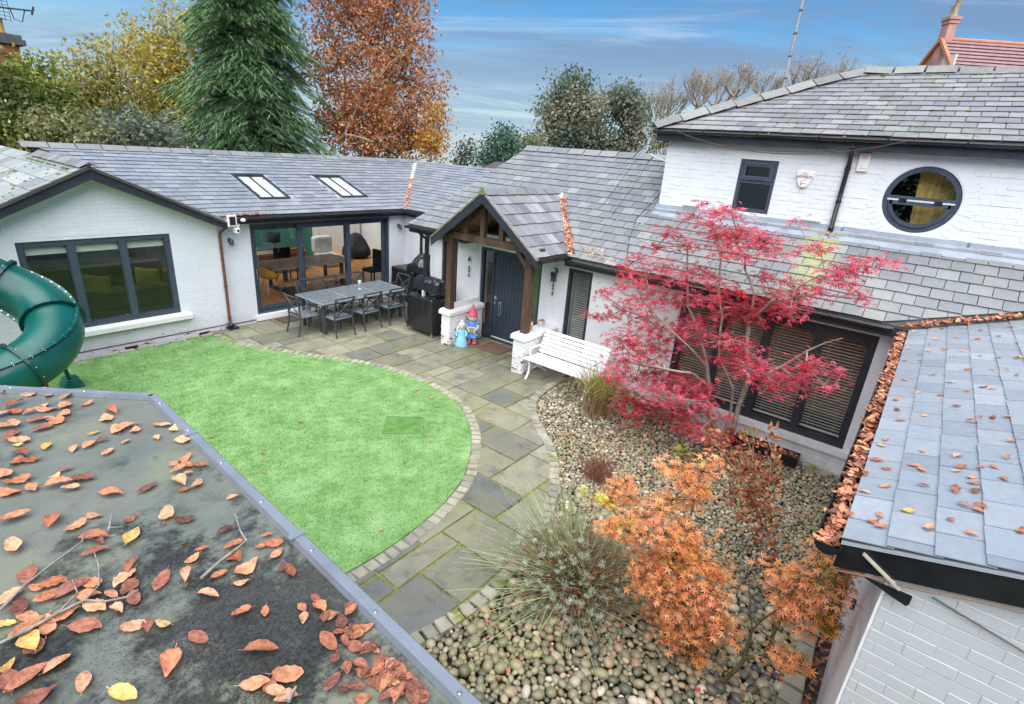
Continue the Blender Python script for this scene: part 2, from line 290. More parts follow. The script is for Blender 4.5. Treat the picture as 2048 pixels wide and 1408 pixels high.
# ------------------------------------------------------------------ mesh helpers
ORG = {}          # object -> world origin of its coordinates
V3 = Vector
def V(*a): return Vector(a)
class MB:
    def __init__(s): s.v = []; s.f = []; s.m = []; s.sm = []
    def add(s, vs, fs, mi=0, smooth=False):
        b = len(s.v); s.v += [tuple(x) for x in vs]
        for f in fs: s.f.append(tuple(i+b for i in f)); s.m.append(mi); s.sm.append(smooth)
        return s
    def hexa(s, c, a, b, d, mi=0):
        c, a, b, d = Vector(c), Vector(a), Vector(b), Vector(d)
        vs = [c-a-b-d, c+a-b-d, c+a+b-d, c-a+b-d, c-a-b+d, c+a-b+d, c+a+b+d, c-a+b+d]
        return s.add(vs, [(3, 2, 1, 0), (4, 5, 6, 7), (0, 1, 5, 4), (1, 2, 6, 5), (2, 3, 7, 6), (3, 0, 4, 7)], mi)
    def box(s, x0, x1, y0, y1, z0, z1, mi=0):
        return s.hexa(((x0+x1)/2, (y0+y1)/2, (z0+z1)/2), ((x1-x0)/2, 0, 0), (0, (y1-y0)/2, 0), (0, 0, (z1-z0)/2), mi)
    def bar(s, p, q, w, h, up=(0, 0, 1), mi=0):
        p, q = Vector(p), Vector(q); d = (q-p); L = d.length; d.normalize()
        sd = d.cross(Vector(up))
        if sd.length < 1e-4: sd = d.cross(Vector((1, 0, 0)))
        sd.normalize(); u = sd.cross(d)
        return s.hexa((p+q)/2, d*L/2, sd*w/2, u*h/2, mi)
    def prism(s, poly, vec, mi=0):
        n = len(poly); vec = Vector(vec); a = [Vector(p) for p in poly]
        fs = [tuple(range(n-1, -1, -1)), tuple(range(n, 2*n))]+[(i, (i+1) % n, n+(i+1) % n, n+i) for i in range(n)]
        return s.add(a+[p+vec for p in a], fs, mi)
    def tube(s, pts, r, n=8, mi=0, cap=True, smooth=True):
        pts = [Vector(p) for p in pts]; k = len(pts); rs = r if isinstance(r, (list, tuple)) else [r]*k
        vs = []; t0 = None; nrm = None
        for i, p in enumerate(pts):
            t = (pts[min(i+1, k-1)]-pts[max(i-1, 0)]); t.normalize()
            if nrm is None:
                nrm = t.orthogonal().normalized()
            else:
                nrm = (nrm-t*nrm.dot(t)); nrm = nrm.normalized() if nrm.length > 1e-5 else t.orthogonal().normalized()
            b = t.cross(nrm)
            for j in range(n):
                a = 2*math.pi*j/n; vs.append(p+(nrm*math.cos(a)+b*math.sin(a))*rs[i])
        fs = [(i*n+j, i*n+(j+1) % n, (i+1)*n+(j+1) % n, (i+1)*n+j) for i in range(k-1) for j in range(n)]
        s.add(vs, fs, mi, smooth)
        if cap: s.add(vs[:n], [tuple(range(n-1, -1, -1))], mi); s.add(vs[-n:], [tuple(range(n))], mi)
        return s
    def lathe(s, c, prof, n=12, mi=0, sx=1, sy=1, smooth=True):
        c = Vector(c); vs = []; k = len(prof)
        for (r, z) in prof:
            for j in range(n):
                a = 2*math.pi*j/n; vs.append(c+Vector((r*sx*math.cos(a), r*sy*math.sin(a), z)))
        fs = [(i*n+j, i*n+(j+1) % n, (i+1)*n+(j+1) % n, (i+1)*n+j) for i in range(k-1) for j in range(n)]
        s.add(vs, fs, mi, smooth); s.add(vs[:n], [tuple(range(n-1, -1, -1))], mi); s.add(vs[-n:], [tuple(range(n))], mi)
        return s
    def ell(s, c, rx, ry, rz, nu=10, nv=6, mi=0, rot=None):
        c = Vector(c); vs = [V(0, 0, rz)]; fs = []
        for i in range(1, nv):
            t = math.pi*i/nv
            for j in range(nu):
                a = 2*math.pi*j/nu; vs.append(V(rx*math.sin(t)*math.cos(a), ry*math.sin(t)*math.sin(a), rz*math.cos(t)))
        vs.append(V(0, 0, -rz)); L = len(vs)-1
        for j in range(nu):
            fs.append((0, 1+j, 1+(j+1) % nu)); fs.append((L, L-nu+(j+1) % nu, L-nu+j))
        for i in range(nv-2):
            for j in range(nu):
                a = 1+i*nu; b = a+nu; fs.append((a+j, b+j, b+(j+1) % nu, a+(j+1) % nu))
        if rot: vs = [rot @ v for v in vs]
        return s.add([c+v for v in vs], fs, mi, True)
    def build(s, name, mat, parent=None, bevel=0, local=False):
        me = bpy.data.meshes.new(name)
        off = Vector((0, 0, 0)) if (local or parent is None) else ORG.get(parent, Vector((0, 0, 0)))
        me.from_pydata([(x-off[0], y-off[1], z-off[2]) for x, y, z in s.v], [], s.f)
        for m in (mat if isinstance(mat, (list, tuple)) else [mat]): me.materials.append(m)
        me.polygons.foreach_set('material_index', s.m); me.polygons.foreach_set('use_smooth', s.sm); me.update()
        o = link(name, me, parent)
        if bevel:
            b = o.modifiers.new('bevel', 'BEVEL'); b.width = bevel; b.segments = 2; b.limit_method = 'ANGLE'
        return o
def link(name, me, parent=None):
    o = bpy.data.objects.new(name, me); COL.objects.link(o)
    if parent is not None: o.parent = parent; ORG[o] = ORG.get(parent, Vector((0, 0, 0)))
    return o
def tag(o, label=None, cat=None, group=None, kind=None):
    if label: o['label'] = label
    if cat: o['category'] = cat
    if group: o['group'] = group
    if kind: o['kind'] = kind
    return o
def thing(name, label, cat, loc=(0, 0, 0), group=None, rz=0):
    o = bpy.data.objects.new(name, None); COL.objects.link(o); o.empty_display_size = 0.1
    o.location = loc; o.rotation_euler = (0, 0, rz); ORG[o] = Vector(loc)
    return tag(o, label, cat, group)
def struct(o): o['kind'] = 'structure'; return o
def stuff(o): o['kind'] = 'stuff'; return o
def copy_tree(o, parent=None):
    c = o.copy(); COL.objects.link(c)
    if parent is not None: c.parent = parent
    for ch in list(o.children): copy_tree(ch, c)
    return c
def npmesh(name, verts, faces, mats, parent=None, midx=None, smooth=False):
    """fast mesh from arrays; faces (N,k)"""
    me = bpy.data.meshes.new(name); n, k = faces.shape
    off = ORG.get(parent, Vector((0, 0, 0))) if parent is not None else Vector((0, 0, 0))
    verts = verts-np.array(off)
    me.vertices.add(len(verts)); me.vertices.foreach_set('co', verts.astype(np.float32).ravel())
    me.loops.add(n*k); me.loops.foreach_set('vertex_index', faces.astype(np.int32).ravel())
    me.polygons.add(n); me.polygons.foreach_set('loop_start', np.arange(0, n*k, k, dtype=np.int32)); me.polygons.foreach_set('loop_total', np.full(n, k, dtype=np.int32))
    for m in (mats if isinstance(mats, (list, tuple)) else [mats]): me.materials.append(m)
    if midx is not None: me.polygons.foreach_set('material_index', midx.astype(np.int32))
    if smooth: me.polygons.foreach_set('use_smooth', np.ones(n, dtype=bool))
    me.update(calc_edges=True); me.validate()
    return link(name, me, parent)
def scatter(name, bv, bf, P, M, mats, parent=None, midx=None, smooth=False):
    """copies of a small mesh (bv, bf) at P with 3x3 matrices M, as one mesh"""
    bv = np.array(bv, float); bf = np.array(bf, int); N = len(P)
    W = np.einsum('nij,kj->nki', M, bv)+P[:, None, :]
    F = (bf[None]+(np.arange(N)*len(bv))[:, None, None]).reshape(-1, bf.shape[1])
    mi = np.repeat(midx, len(bf)) if midx is not None else None
    return npmesh(name, W.reshape(-1, 3), F, mats, parent, mi, smooth)
def rand_rot(n, tilt=None, r=rng):
    """random rotation matrices; tilt = greatest lean of the local z axis from the vertical"""
    if tilt is None:
        q = r.normal(size=(n, 4)); q /= np.linalg.norm(q, axis=1, keepdims=True); w, x, y, z = q.T
        return np.stack([np.stack([1-2*(y*y+z*z), 2*(x*y-z*w), 2*(x*z+y*w)], -1), np.stack([2*(x*y+z*w), 1-2*(x*x+z*z), 2*(y*z-x*w)], -1), np.stack([2*(x*z-y*w), 2*(y*z+x*w), 1-2*(x*x+y*y)], -1)], -2)
    a = r.uniform(0, 2*np.pi, n); t = r.uniform(0, tilt, n); p = r.uniform(0, 2*np.pi, n)
    def rz(a): c, s, o, z = np.cos(a), np.sin(a), np.ones_like(a), np.zeros_like(a); return np.stack([np.stack([c, -s, z], -1), np.stack([s, c, z], -1), np.stack([z, z, o], -1)], -2)
    def rx(a): c, s, o, z = np.cos(a), np.sin(a), np.ones_like(a), np.zeros_like(a); return np.stack([np.stack([o, z, z], -1), np.stack([z, c, -s], -1), np.stack([z, s, c], -1)], -2)
    return rz(p) @ rx(t) @ rz(a)
def clip(poly, sub):
    """Sutherland-Hodgman: sub clipped by the convex ccw polygon poly (2D tuples)"""
    out = list(sub)
    for i in range(len(poly)):
        a, b = poly[i], poly[(i+1) % len(poly)]; inp, out = out, []
        if not inp: break
        def side(p): return (b[0]-a[0])*(p[1]-a[1])-(b[1]-a[1])*(p[0]-a[0])
        for j in range(len(inp)):
            p, q = inp[j-1], inp[j]; sp, sq = side(p), side(q)
            if (sp < 0) != (sq < 0):
                t = sp/(sp-sq); out.append((p[0]+(q[0]-p[0])*t, p[1]+(q[1]-p[1])*t))
            if sq >= 0: out.append(q)
    return out
def area(p): return 0.5*sum(p[i-1][0]*p[i][1]-p[i][0]*p[i-1][1] for i in range(len(p)))
# ------------------------------------------------------------------ roofs
def slates(roof, O, U, Vv, poly, gauge, width, mat, limit=300, holes=(), thick=0.010, name='slate', jit=0.006, bond=0.5, lift=0.004):
    """lays slate by slate on the plane O+u*U+v*V inside the convex polygon poly; the nearest ones are objects of their own"""
    O, U, Vv = Vector(O), Vector(U).normalized(), Vector(Vv).normalized(); Nn = U.cross(Vv)
    if area(poly) < 0: poly = poly[::-1]
    us = [p[0] for p in poly]; vs_ = [p[1] for p in poly]; rr = random.Random(len(poly)*17+int(width*1000))
    tail = 0.035; items = []; off = ORG[roof]
    for j in range(int(math.floor(min(vs_)/gauge)), int(max(vs_)/gauge)+1):
        v0 = j*gauge; i0 = int(min(us)/width)-1
        for i in range(i0, int(max(us)/width)+2):
            u0 = (i+(bond*(j % 2)))*width; g = 0.003+rr.random()*0.003
            dv = (rr.random()-0.5)*2*jit
            rect = [(u0+g, v0+dv), (u0+width-g, v0+dv), (u0+width-g, v0+gauge+tail), (u0+g, v0+gauge+tail)]
            cu, cv = u0+width/2, v0+gauge/2
            if any(h[0] < cu < h[1] and h[2] < cv < h[3] for h in holes): continue
            c = clip(poly, rect)
            if len(c) < 3 or abs(area(c)) < 0.1*width*gauge: continue
            full = abs(abs(area(c))-abs(area(rect))) < 1e-6
            ctr = O+U*cu+Vv*cv
            items.append(((ctr-CAMP).length, full, c, (u0+g, v0+dv, v0), rr.random()))
    items.sort(key=lambda t: t[0])
    def h(v, v0, r): return lift+thick*(1.9+0.5*r)*(1-min(1.0, (v-v0+0.006)/(gauge+tail)))
    proto = {}
    rest = MB()
    for k, (d, full, c, (uu, vv, v0), r) in enumerate(items):
        if k < limit and full:
            key = int(r*5)
            if key not in proto:
                mb = MB(); w = width-0.009; L = gauge+tail; rq = random.Random(key+91)
                q = [(0, 0), (w*0.33, -0.002*rq.random()), (w*0.7, 0.003*rq.random()), (w, 0), (w, L), (0, L)]
                if rq.random() < 0.5: q[3:4] = [(w-0.014*rq.random(), 0), (w, 0.016*rq.random()+0.002)]
                mb.prism([U*a+Vv*b+Nn*(h(b, 0, r)) for a, b in q], Nn*thick); me = bpy.data.meshes.new(name)
                me.from_pydata([tuple(x) for x in mb.v], [], mb.f); me.materials.append(mat); proto[key] = me
            o = link(name, proto[key], roof); o.location = O+U*uu+Vv*vv-off+Nn*(rr.random()*0.002)
            o.rotation_euler = Matrix.Rotation((rr.random()-0.5)*0.012, 3, Nn).to_euler()
        else:
            pp = [O+U*a+Vv*b+Nn*h(b, v0, r) for a, b in c]
            if k < limit:
                MB().prism(pp, Nn*thick).build(name, mat, roof)
            else: rest.prism(pp, Nn*thick)
    if rest.v: stuff(rest.build('slates_beyond' if name == 'slate' else name+'s_beyond', mat, roof))
def deck(roof, pts, mat=None, t=0.05):
    """a solid board under the slates; pts counter-clockwise seen from above"""
    a = [Vector(p) for p in pts]; n = (a[1]-a[0]).cross(a[2]-a[0]).normalized()
    return MB().prism([p-n*t for p in a], n*(t-0.002)).build('roof_deck', mat or DECK, roof)
def ridge_tiles(roof, p, q, n, r, mat, ang=35, name='ridge_tile', gap=0.012, th=0.016, up=0.02, limit=300, wob=0.006):
    """angle ridge tiles laid end to end from p to q, each its own piece"""
    p, q = Vector(p), Vector(q); d = (q-p)/n; t = d.normalized(); sd = t.cross(V(0, 0, 1)).normalized(); u = sd.cross(t)
    ca, sa = math.cos(R_(ang)), math.sin(R_(ang)); rr = random.Random(int(p.x*100)+n)
    for i in range(n):
        a = p+d*i+t*gap+u*(up+rr.uniform(-wob, wob)*0.5); b = p+d*(i+1)-t*gap+u*(up+rr.uniform(-wob, wob))
        mb = MB()
        sec = lambda c, e: [c-sd*(r+e)*ca-u*(r+e)*sa, c-sd*0.03+u*(-0.018+e), c+u*(0.0+e), c+sd*0.03+u*(-0.018+e), c+sd*(r+e)*ca-u*(r+e)*sa]
        vs = sec(a, th)+sec(b, th*1.1)+sec(a, 0)+sec(b, 0)
        fs = []
        for k in range(4): fs += [(k, k+1, 5+k+1, 5+k), (10+k+1, 10+k, 15+k, 15+k+1)]
        fs += [(0, 5, 15, 10), (9, 4, 14, 19)]+[(k+1, k, 10+k, 10+k+1) for k in range(4)]+[(5+k, 5+k+1, 15+k+1, 15+k) for k in range(4)]
        mb.add(vs, fs); mb.build(name, mat, roof)
    MB().tube([p+u*(up-.03), q+u*(up-.03)], .03, 6).build('ridge_bedding', DECK, roof)
def gutter(house, p, q, r=0.058, out=None, mat=None, leaves=False, name='gutter'):
    """half round gutter from p to q (rim height), open at the top, with brackets and end stops"""
    p, q = Vector(p), Vector(q); t = (q-p).normalized(); sd = t.cross(V(0, 0, 1)).normalized(); mb = MB(); n = 7
    def sec(c, r): return [c+sd*r*math.cos(math.pi+math.pi*i/(n-1))+V(0, 0, 1)*r*math.sin(math.pi+math.pi*i/(n-1)) for i in range(n)]
    vs = sec(p, r)+sec(q, r)+sec(p, r-0.006)+sec(q, r-0.006); fs = []
    for i in range(n-1): fs += [(i, i+1, n+i+1, n+i), (2*n+i+1, 2*n+i, 3*n+i, 3*n+i+1)]
    fs += [(0, n, 3*n, 2*n), (n-1, 2*n+n-1, 3*n+n-1, n+n-1)]
    mb.add(vs, fs, 0, True)
    for c in (p, q): mb.add(sec(c, r)+[c], [tuple(range(n))+(n,)])
    L = (q-p).length; k = max(2, int(L/0.9))
    for i in range(k+1):
        c = p+t*(0.02+(L-0.04)*i/k); mb.add(sec(c-t*0.012, r+0.006)+sec(c+t*0.012, r+0.006), [(j, j+1, n+j+1, n+j) for j in range(n-1)])
    return mb.build(name, mat or BLACK, house)
def pipe(house, pts, r=0.034, mat=None, name='downpipe'):
    mb = MB().tube(pts, r, 10)
    for a, b in zip(pts[:-1], pts[1:]):
        a, b = Vector(a), Vector(b)
        if (b-a).length > 0.8:
            for f in (0.12, 0.55, 0.93):
                c = a+(b-a)*f; t = (b-a).normalized()*0.02; mb.tube([c-t, c+t], r+0.008, 10)
    return mb.build(name, mat or BLACK, house)
# ------------------------------------------------------------------ brick walls
def bricks(wall, O, U, N, spans, z0, z1, mat, limit=300, L=0.225, C=0.075, proud=0.012, joint=0.009, rel=0.0035, seed=1):
    """brick by brick; spans(zlo, zhi) gives the free intervals along U of that course"""
    O, U, N = Vector(O), Vector(U), Vector(N); rr = random.Random(seed); items = []
    for j in range(int((z1-z0)/C)):
        zl = z0+j*C; 
        for (a, b) in spans(zl, zl+C):
            u = math.floor(a/L)*L-(L/2 if j % 2 else 0)
            while u < b:
                x0, x1 = max(a, u)+joint/2, min(b, u+L)-joint/2
                if x1-x0 > 0.03: items.append((((O+U*((x0+x1)/2)+V(0, 0, zl))-CAMP).length, x0, x1, zl))
                u += L
    items.sort(); rest = MB(); proto = {}; off = ORG[wall]
    for k, (d, x0, x1, zl) in enumerate(items):
        pr = proud+rr.uniform(-rel, rel)
        if k < limit:
            w = round(x1-x0, 3); key = w
            if key not in proto:
                mb = MB(); e = 0.0025
                q = lambda y, s: [U*(s)+V(0, 0, s)+N*y, U*(w-s)+V(0, 0, s)+N*y, U*(w-s)+V(0, 0, C-joint-s)+N*y, U*s+V(0, 0, C-joint-s)+N*y]
                vs = q(-0.02, 0)+q(-e, 0)+q(0, e)
                fs = [(8, 9, 10, 11)]+[(i, (i+1) % 4, 4+(i+1) % 4, 4+i) for i in range(4)]+[(4+i, 4+(i+1) % 4, 8+(i+1) % 4, 8+i) for i in range(4)]
                me = bpy.data.meshes.new('brick'); me.from_pydata([tuple(v) for v in vs], [], fs); me.materials.append(mat); proto[key] = me
            o = link('brick', proto[key], wall); o.location = O+U*x0+V(0, 0, zl+joint/2)+N*pr-off
            o.rotation_euler = (rr.uniform(-.004, .004),)*3
        else:
            c = O+U*((x0+x1)/2)+V(0, 0, zl+C/2)+N*(pr-0.01); rest.hexa(c, U*(x1-x0)/2, N*0.01, V(0, 0, (C-joint)/2))
    if rest.v: stuff(rest.build('bricks_beyond', mat, wall))
def cut(a, b, holes):
    """interval a..b minus holes"""
    out = [(a, b)]
    for h0, h1 in holes:
        nx = []
        for x0, x1 in out:
            if h1 <= x0 or h0 >= x1: nx.append((x0, x1)); continue
            if h0 > x0: nx.append((x0, h0))
            if h1 < x1: nx.append((h1, x1))
        out = nx
    return [s for s in out if s[1]-s[0] > 0.02]
def wall_panel(house, name, O, U, N, u0, u1, z0, ztop, holes, mat, th=0.25):
    """solid wall with rectangular openings; ztop(u) gives the height; O at z=0 on the outer face"""
    O, U, N = Vector(O), Vector(U), Vector(N); mb = MB(); xs = sorted({u0, u1, *[h for q in holes for h in q[:2]]})
    if callable(ztop):
        pk = getattr(ztop, 'peak', None)
        if pk is not None and u0 < pk < u1: xs = sorted(set(xs) | {pk})
        zt = ztop
    else: zt = lambda u: ztop
    for a, b in zip(xs[:-1], xs[1:]):
        hs = sorted([(h[2], h[3]) for h in holes if h[0] <= a+1e-6 and h[1] >= b-1e-6]); zz = z0
        segs = []
        for h0, h1 in hs: segs.append((zz, h0)); zz = h1
        for s0, s1 in segs:
            if s1-s0 > 1e-3: mb.prism([O+U*a+V(0, 0, s0), O+U*b+V(0, 0, s0), O+U*b+V(0, 0, s1), O+U*a+V(0, 0, s1)], -N*th)
        mb.prism([O+U*a+V(0, 0, zz), O+U*b+V(0, 0, zz), O+U*b+V(0, 0, zt(b)), O+U*a+V(0, 0, zt(a))], -N*th)
    return mb.build(name, mat, house)
def window(house, O, U, N, u0, u1, z0, z1, mull=(), fw=0.07, dep=0.07, setback=0.06, frame=None, glass=None, name='window', bot=None, mw=None, top=None):
    """frame as a part, a pane per light as sub-parts"""
    O, U, N = Vector(O), Vector(U), Vector(N); mb = MB(); frame = frame or FRAME; bot = bot or fw; mw = mw or fw; top = top or fw
    P = lambda u, z, n: O+U*u+V(0, 0, z)+N*n
    def bx(a, b, c, d, n0, n1): mb.hexa((P(a, c, n0)+P(b, d, n1))/2, U*(b-a)/2, N*(n1-n0)/2, V(0, 0, (d-c)/2))
    n1 = -setback; n0 = n1-dep
    bx(u0, u0+fw, z0, z1, n0, n1); bx(u1-fw, u1, z0, z1, n0, n1); bx(u0+fw, u1-fw, z0, z0+bot, n0, n1); bx(u0+fw, u1-fw, z1-top, z1, n0, n1)
    for m in mull: bx(m-mw/2, m+mw/2, z0+bot, z1-top, n0, n1)
    # glazing beads, a step inside each light
    eds = [u0+fw]+[x for m in sorted(mull) for x in (m-mw/2, m+mw/2)]+[u1-fw]
    for a, b in zip(eds[0::2], eds[1::2]):
        e = 0.014
        for q in ((a, a+e, z0+bot, z1-top), (b-e, b, z0+bot, z1-top), (a+e, b-e, z0+bot, z0+bot+e), (a+e, b-e, z1-top-e, z1-top)): bx(*q, n0+0.01, n1-0.018)
    w = mb.build(name, frame, house)
    for a, b in zip(eds[0::2], eds[1::2]):
        pb = MB(); c = (P(a, z0+bot, n0+0.03)+P(b, z1-top, n0+0.03))/2; pb.hexa(c, U*((b-a)/2-0.004), N*0.003, V(0, 0, (z1-top-z0-bot)/2-0.004)); pb.build('pane', glass or GLASS, w)
    return w
# ================================================================== GROUND
def zbed(x, y):
    s = lambda t: max(0.0, min(1.0, t))**2*(3-2*max(0.0, min(1.0, t)))
    return -0.035-0.165*s((x-5.0)/3.0)*s((4.2-y)/2.2)-0.06*s((1.2-y)/1.2)*s((x-3.5)/2)
def spline(pts, per=6):
    out = []; n = len(pts)
    for i in range(n-1):
        p0, p1, p2, p3 = pts[max(i-1, 0)], pts[i], pts[i+1], pts[min(i+2, n-1)]
        for k in range(per):
            t = k/per; out.append(tuple(0.5*((2*p1[a])+(p2[a]-p0[a])*t+(2*p0[a]-5*p1[a]+4*p2[a]-p3[a])*t*t+(3*p1[a]-p0[a]-3*p2[a]+p3[a])*t**3) for a in (0, 1)))
    return out+[tuple(pts[-1])]
def offset(pts, d):
    out = []
    for i, p in enumerate(pts):
        a, b = pts[max(i-1, 0)], pts[min(i+1, len(pts)-1)]; t = (b[0]-a[0], b[1]-a[1]); L = math.hypot(*t) or 1; out.append((p[0]-t[1]/L*d, p[1]+t[0]/L*d))
    return out
LAWN_C = spline([(4.58, 11.56), (4.62, 11.13), (4.80, 10.51), (5.13, 9.87), (5.49, 9.15), (5.86, 8.49), (6.12, 7.84), (6.24, 7.12), (6.22, 6.34), (6.07, 5.72), (5.76, 5.18), (5.31, 4.67), (4.75, 4.24), (4.29, 4.01), (3.84, 3.88), (3.42, 3.81), (3.0, 3.78), (2.63, 3.79), (2.3, 3.82), (1.8, 3.88), (0.75, 3.98)])
PEB_C = spline([(9.1, 5.16), (8.47, 5.16), (8.14, 5.14), (7.68, 5.09), (7.30, 5.0), (7.0, 4.84), (6.78, 4.65), (6.57, 4.44), (6.36, 4.18), (6.18, 3.95), (6.02, 3.76), (5.88, 3.62), (5.68, 3.45), (5.38, 3.24), (5.0, 3.03), (4.5, 2.83), (3.9, 2.67), (3.24, 2.61), (2.89, 2.65), (2.29, 2.76), (1.7, 2.85), (0.75, 2.95)])
def ground():
    m = Mat('rough grass and soil'); p = m.pos(); m.col(m.ramp(m.noise(p, 0.15, 6, 0.6), [(0.3, (0.045, 0.07, 0.025)), (0.7, (0.09, 0.10, 0.045))])).rough(0.95)
    vs = []; fs = []; rs = [0.01, 6, 14, 22, 30, 45, 70, 110, 180, 320, 600, 1000]; n = 48
    for r in rs:
        for j in range(n):
            a = 2*math.pi*j/n; z = -0.42-max(0, r-24)*0.085; vs.append((5+r*math.cos(a), 6+r*math.sin(a), z))
    for i in range(len(rs)-1):
        for j in range(n): fs.append((i*n+j, (i+1)*n+j, (i+1)*n+(j+1) % n, i*n+(j+1) % n))
    o = MB().add(vs, fs, 0, True).build('ground', m.m); struct(o)
ground()
def patio():
    m = Mat('mossy joint soil'); p = m.pos(); mm = m.rng(m.noise(p, 1.6, 5, 0.62), 0.36, 0.52)
    c = m.mix(mm, m.ramp(m.noise(p, 25, 4), [(0.3, (0.03, 0.027, 0.02)), (0.7, (0.09, 0.08, 0.05))]), m.ramp(m.noise(p, 40, 3), [(0.3, (0.085, 0.115, 0.012)), (0.7, (0.25, 0.28, 0.03))]))
    m.col(c).rough(0.95); m.bump(m.noise(p, 60, 4), 0.8, 0.01); MOSS = m.m
    region = [(4.6, 11.88), (10.2, 11.98), (10.24, 9.74), (9.12, 9.72), (9.12, 5.14)]+PEB_C[1:]+[(0.7, 2.97), (0.7, 3.97)]+LAWN_C[::-1]
    base = MB().prism([(x, y, -0.16) for x, y in region], (0, 0, 0.144)).build('patio', MOSS); struct(base); ORG[base] = V(0, 0, 0)
    f = Mat('riven sandstone'); ob = f.shift(f.obj()); pw = f.pos()
    c = f.ramp(f.rnd(), [(0, (0.12, 0.128, 0.128)), (0.3, (0.18, 0.178, 0.148)), (0.6, (0.25, 0.235, 0.175)), (1, (0.325, 0.305, 0.235))])
    c = f.mix(f.rng(f.noise(ob, 3.2, 6, 0.65), 0.38, 0.75, 0, 0.7), c, (0.11, 0.112, 0.10))
    c = f.mix(f.rng(f.noise(pw, 0.9, 5, 0.6), 0.40, 0.66, 0, 0.62), c, (0.20, 0.205, 0.085)); c = f.mix(f.rng(f.noise(pw, 2.7, 7, 0.72, 0.6), 0.52, 0.68, 0, 0.65), c, (0.075, 0.075, 0.062))
    c = f.mix(f.rng(f.noise(ob, 30, 4, 0.6), 0.62, 0.72, 0, 0.35), c, (0.34, 0.33, 0.28))
    f.col(c).spec(0.5); f.rough(f.rng(f.noise(pw, 1.5, 4), 0.3, 0.7, 0.32, 0.7)); f.bump(f.noise(ob, 7, 8, 0.7), 0.5, 0.012); FLAG = f.m
    # greedy ashlar layout on a 0.29 m grid
    S = 0.30; X0, Y0 = 0.6, 2.36; nx, ny = 33, 33; used = [[False]*ny for _ in range(nx)]; rr = random.Random(5); reg = region
    fixed = [(3.0, 2.66, 2, 2)]
    sizes = [(2, 2), (2, 2), (2, 3), (3, 2), (2, 3), (3, 2), (2, 2)]
    lay = []
    def take(i, j, w, h):
        for a in range(i, i+w):
            for b in range(j, j+h): used[a][b] = True
        lay.append((X0+i*S, Y0+j*S, w*S, h*S))
    take(8, 1, 2, 2); take(5, 1, 3, 2); take(5, 3, 2, 1); take(7, 3, 3, 1); take(10, 1, 2, 3)
    for i in range(nx):
        for j in range(ny):
            if used[i][j]: continue
            opts = sizes[:]; rr.shuffle(opts)
            for (w, h) in opts+[(2, 1), (1, 2), (1, 1)]:
                if i+w <= nx and j+h <= ny and all(not used[a][b] for a in range(i, i+w) for b in range(j, j+h)): take(i, j, w, h); break
    def inside(x, y):
        c = False; n = len(reg)
        for k in range(n):
            (x1, y1), (x2, y2) = reg[k-1], reg[k]
            if (y1 > y) != (y2 > y) and x < (x2-x1)*(y-y1)/(y2-y1)+x1: c = not c
        return c
    n = 0
    for (x, y, w, h) in lay:
        g = 0.012+rr.random()*0.006
        rect = [(x+g, y+g), (x+w-g, y+g), (x+w-g, y+h-g), (x+g, y+h-g)]
        ins = [inside(*q) for q in rect]+[inside(x+w/2, y+h/2)]+[inside(x+w/2, y), inside(x+w/2, y+h), inside(x, y+h/2), inside(x+w, y+h/2)]
        if not any(ins): continue
        poly = rect if all(ins) else clip(rect, reg if area(reg) > 0 else reg[::-1])
        poly = [q for k, q in enumerate(poly) if math.hypot(q[0]-poly[k-1][0], q[1]-poly[k-1][1]) > 0.004]
        if len(poly) < 3 or abs(area(poly)) < 0.004: continue
        z = rr.uniform(-0.003, 0.003); cx, cy = sum(q[0] for q in poly)/len(poly), sum(q[1] for q in poly)/len(poly)
        sl = (rr.uniform(-.004, .004), rr.uniform(-.004, .004)); zz = lambda q: z+(q[0]-cx)*sl[0]+(q[1]-cy)*sl[1]
        e = 0.006; mb = MB(); inn = [(cx+(q[0]-cx)*(1-e/max(.1, abs(q[0]-cx)+.02)), cy+(q[1]-cy)*(1-e/max(.1, abs(q[1]-cy)+.02))) for q in poly]; k = len(poly)
        vs = [(*q, -0.04) for q in poly]+[(*q, zz(q)-0.005) for q in poly]+[(*q, zz(q)) for q in inn]
        fs = [(a+i0, a+(i0+1) % k if False else a+(i0+1) % k, a+k+(i0+1) % k, a+k+i0) for a in (0, k) for i0 in range(k)]+[tuple(range(2*k, 3*k))]
        if area(poly) < 0: fs = [t[::-1] for t in fs]
        mb.add(vs, fs).build('paving_slab', FLAG, base); n += 1
    # sett edging round the lawn and the pebble bed
    st = Mat('sandstone sett'); ob = st.shift(st.obj()); c = st.ramp(st.rnd(), [(0, (0.22, 0.215, 0.18)), (0.5, (0.31, 0.29, 0.225)), (1, (0.40, 0.37, 0.29))])
    c = st.mix(st.rng(st.noise(ob, 9, 5), 0.45, 0.7, 0, 0.5), c, (0.15, 0.15, 0.10)); c = st.mix(st.mul(st.rng(st.noise(st.pos(), 5, 4), 0.52, 0.62), st.rng(st.noise(st.pos(), 0.6, 2), 0.42, 0.6)), c, (0.17, 0.2, 0.03))
    st.col(c).rough(0.75); st.bump(st.noise(ob, 18, 6), 0.6, 0.01); SETT = st.m
    pro = []
    for q in range(6):
        r2 = random.Random(q+40); a, b = 0.046, 0.062; mb = MB(); j = lambda s: r2.uniform(-s, s)
        bot = [(-a, -b, -.06), (a, -b, -.06), (a, b, -.06), (-a, b, -.06)]; mid = [(x+j(.005), y+j(.006), 0.002) for x, y, _ in bot]; top = [(x*.8+j(.004), y*.84+j(.004), 0.012+j(.003)) for x, y, _ in bot]
        mb.add(bot+mid+top, [(3, 2, 1, 0)]+[(o+i, o+(i+1) % 4, o+4+(i+1) % 4, o+4+i) for o in (0, 4) for i in range(4)]+[(8, 9, 10, 11)])
